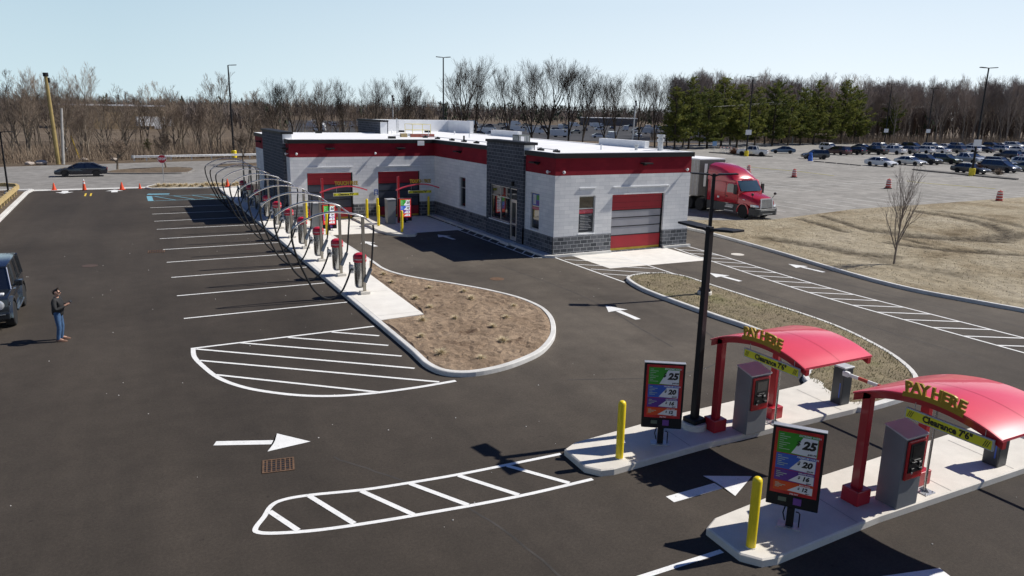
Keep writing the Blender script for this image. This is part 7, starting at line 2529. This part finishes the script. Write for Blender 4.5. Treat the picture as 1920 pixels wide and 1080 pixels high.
# ================================================================== BEYOND THE TREES
t = thing('warehouse', 'long low tan warehouse with white roof edge behind the left woods', 'warehouse')
mb = MB(); mb.box(-37, 230, -.1, -7.2, 262, 6.75); mb.build('wall', simple('tan_metal_wall', (.37, .27, .15), .7, 0, .12, .2), t)
mb = MB(); mb.box(-37.3, 229.7, 6.75, -6.9, 262.3, 7.15); mb.build('roof_edge', M_ROOF, t)
mb = MB(); mb.box(-10.4, 229.86, 0, -7.4, 229.97, 3.3); mb.build('loading_door', M_WHITE, t)
for i, (x, y, lb) in enumerate(((-10.5, 221, 'white box trailer parked in front of the tan warehouse'),)):
    u = thing('box_trailer', lb, 'trailer', (x, y, 0), R(8))
    mb = MB(); mb.box(-5, -1.25, 1.1, 5, 1.25, 3.8); mb.build('box_body', M_WHITE, u)
    mb = MB()
    for xx in (-3.6, -2.4):
        for s_ in (-1, 1): mb.lathe((xx, s_ * 1.0, .5), [(.5, -.2), (.5, .2)], 10, axis='y')
    mb.box(3.2, -.8, 0, 3.5, .8, 1.1); mb.build('running_gear', M_RUBBER, u)
c = [at(-.30, 212), at(-.30, 440), at(.36, 440), at(.30, 205), at(.02, 205)]
mb = MB(); mb.prism([(p.x, p.y) for p in c], -.08, -.03)
structure('storage_lot_pavement', mb, ground_mat('storage_lot_asphalt', [(.035, .035, .038), (.06, .06, .064)], .03, .2, 3, .9))
def stored_mesh(kind):
    mb = MB()
    if kind == 0:
        mb.side([(-2.3, .3), (-2.3, .85), (-1.9, .98), (1.2, .95), (2.2, .75), (2.3, .3)], -.9, .9, 0)
        mb.loft([[(-1.8, -.82, .96), (1.0, -.82, .94), (1.0, .82, .94), (-1.8, .82, .96)], [(-1.1, -.62, 1.43), (.2, -.62, 1.43), (.2, .62, 1.43), (-1.1, .62, 1.43)]], 1)
        mb.box(-1.12, -.63, 1.432, .22, .63, 1.46, 0)
    else:
        mb.side([(-2.9, .5), (-2.9, 2.3), (1.7, 2.35), (2.3, 1.5), (2.9, 1.2), (2.9, .5)], -1.0, 1.0, 0)
        mb.box(1.3, -1.01, 1.5, 1.9, 1.01, 2.1, 1)
    for x in (-1.4, 1.4):
        for s_ in (-1, 1): mb.lathe((x, s_ * .8, .34), [(.34, -.12), (.34, .12)], 8, 2, axis='y')
    o = mb.build('stored', [P_BASE, M_AUTOGL, M_TREAD]); me = o.data; bpy.data.objects.remove(o)
    return me
SM = [stored_mesh(0), stored_mesh(1)]
rs = random.Random(77)
for i in range(150):
    u = rs.uniform(-.27, .29); d = 218 + 14 * rs.randint(0, 14) + rs.uniform(-1, 1)
    p = at(u, d)
    kd = 1 if rs.random() < .25 else 0
    cn = rs.choice(['white', 'white', 'white', 'silver', 'charcoal', 'black', 'navy', 'grey', 'tan'])
    if kd: cn = 'white'
    o = bpy.data.objects.new('stored_van' if kd else 'stored_car', SM[kd]); COL.objects.link(o)
    o.location = (p.x, p.y, -.03); o.rotation_euler = (0, 0, YAW * -1 + R(rs.choice([0, 180, 0, 90])))
    o.material_slots[0].link = 'OBJECT'; o.material_slots[0].material = PAINTS[cn]
    tag(o, '%s %s in the storage lot seen through the bare trees' % ({'tan': 'tan', 'navy': 'navy blue'}.get(cn, cn), 'van' if kd else 'car'), 'van' if kd else 'car', 'vehicles in the storage lot')
p = at(.125, 452)
t = thing('low_warehouse', 'low dark warehouse with a thin white roof line behind the storage lot', 'warehouse', (p.x, p.y, 0), -YAW)
mb = MB(); mb.box(-16, 0, -.1, 16, 20, 4.2); mb.build('wall', simple('slate_wall', (.10, .10, .11), .7), t)
mb = MB(); mb.box(-16.3, -.3, 4.2, 16.3, 20.3, 4.6); mb.build('roof_edge', M_ROOF, t)

# loose chips and litter on the asphalt
mb = MB()
rq = random.Random(21)
for k in range(150):
    x, y = rq.uniform(-26, 4), rq.uniform(-27, 12)
    if inside((x, y), isl) or inside((x, y), gi) or (x > -.6 and y > -.3): continue
    s = rq.uniform(.008, .022)
    mb.lathe((x, y, .001), [(s, 0), (s * .7, s * .7), (s * .1, s)], 5)
tag(mb.build('loose_chips', simple('pale_chip', (.5, .48, .44), .9, 0, .3, 3)), kind='stuff')

# stones dumped at the wood edge
rk_ = random.Random(3)
for i, (x, y, s, lb) in enumerate(((-30.2, 75.9, .42, 'pale pinkish boulder at the wood edge, left one'), (-29.0, 76.2, .55, 'larger pale boulder at the wood edge near the leaning pole'), (-24.6, 82.3, .4, 'pale boulder behind the passing navy car'), (-21.0, 82.5, .35, 'small pale boulder in the brush right of the passing car'))):
    bm_ = bmesh.new(); bmesh.ops.create_icosphere(bm_, subdivisions=2, radius=s)
    for v in bm_.verts:
        v.co = Vector((v.co.x * 1.3, v.co.y, v.co.z * .62)) * rk_.uniform(.85, 1.12)
    me = bpy.data.meshes.new('boulder'); bm_.to_mesh(me); bm_.free(); me.materials.append(simple('pale_stone', (.42, .36, .31), .9, 0, .2, 2))
    o = bpy.data.objects.new('boulder', me); COL.objects.link(o); o.location = (x, y, s * .3)
    tag(o, lb, 'boulder', 'boulders at the wood edge')
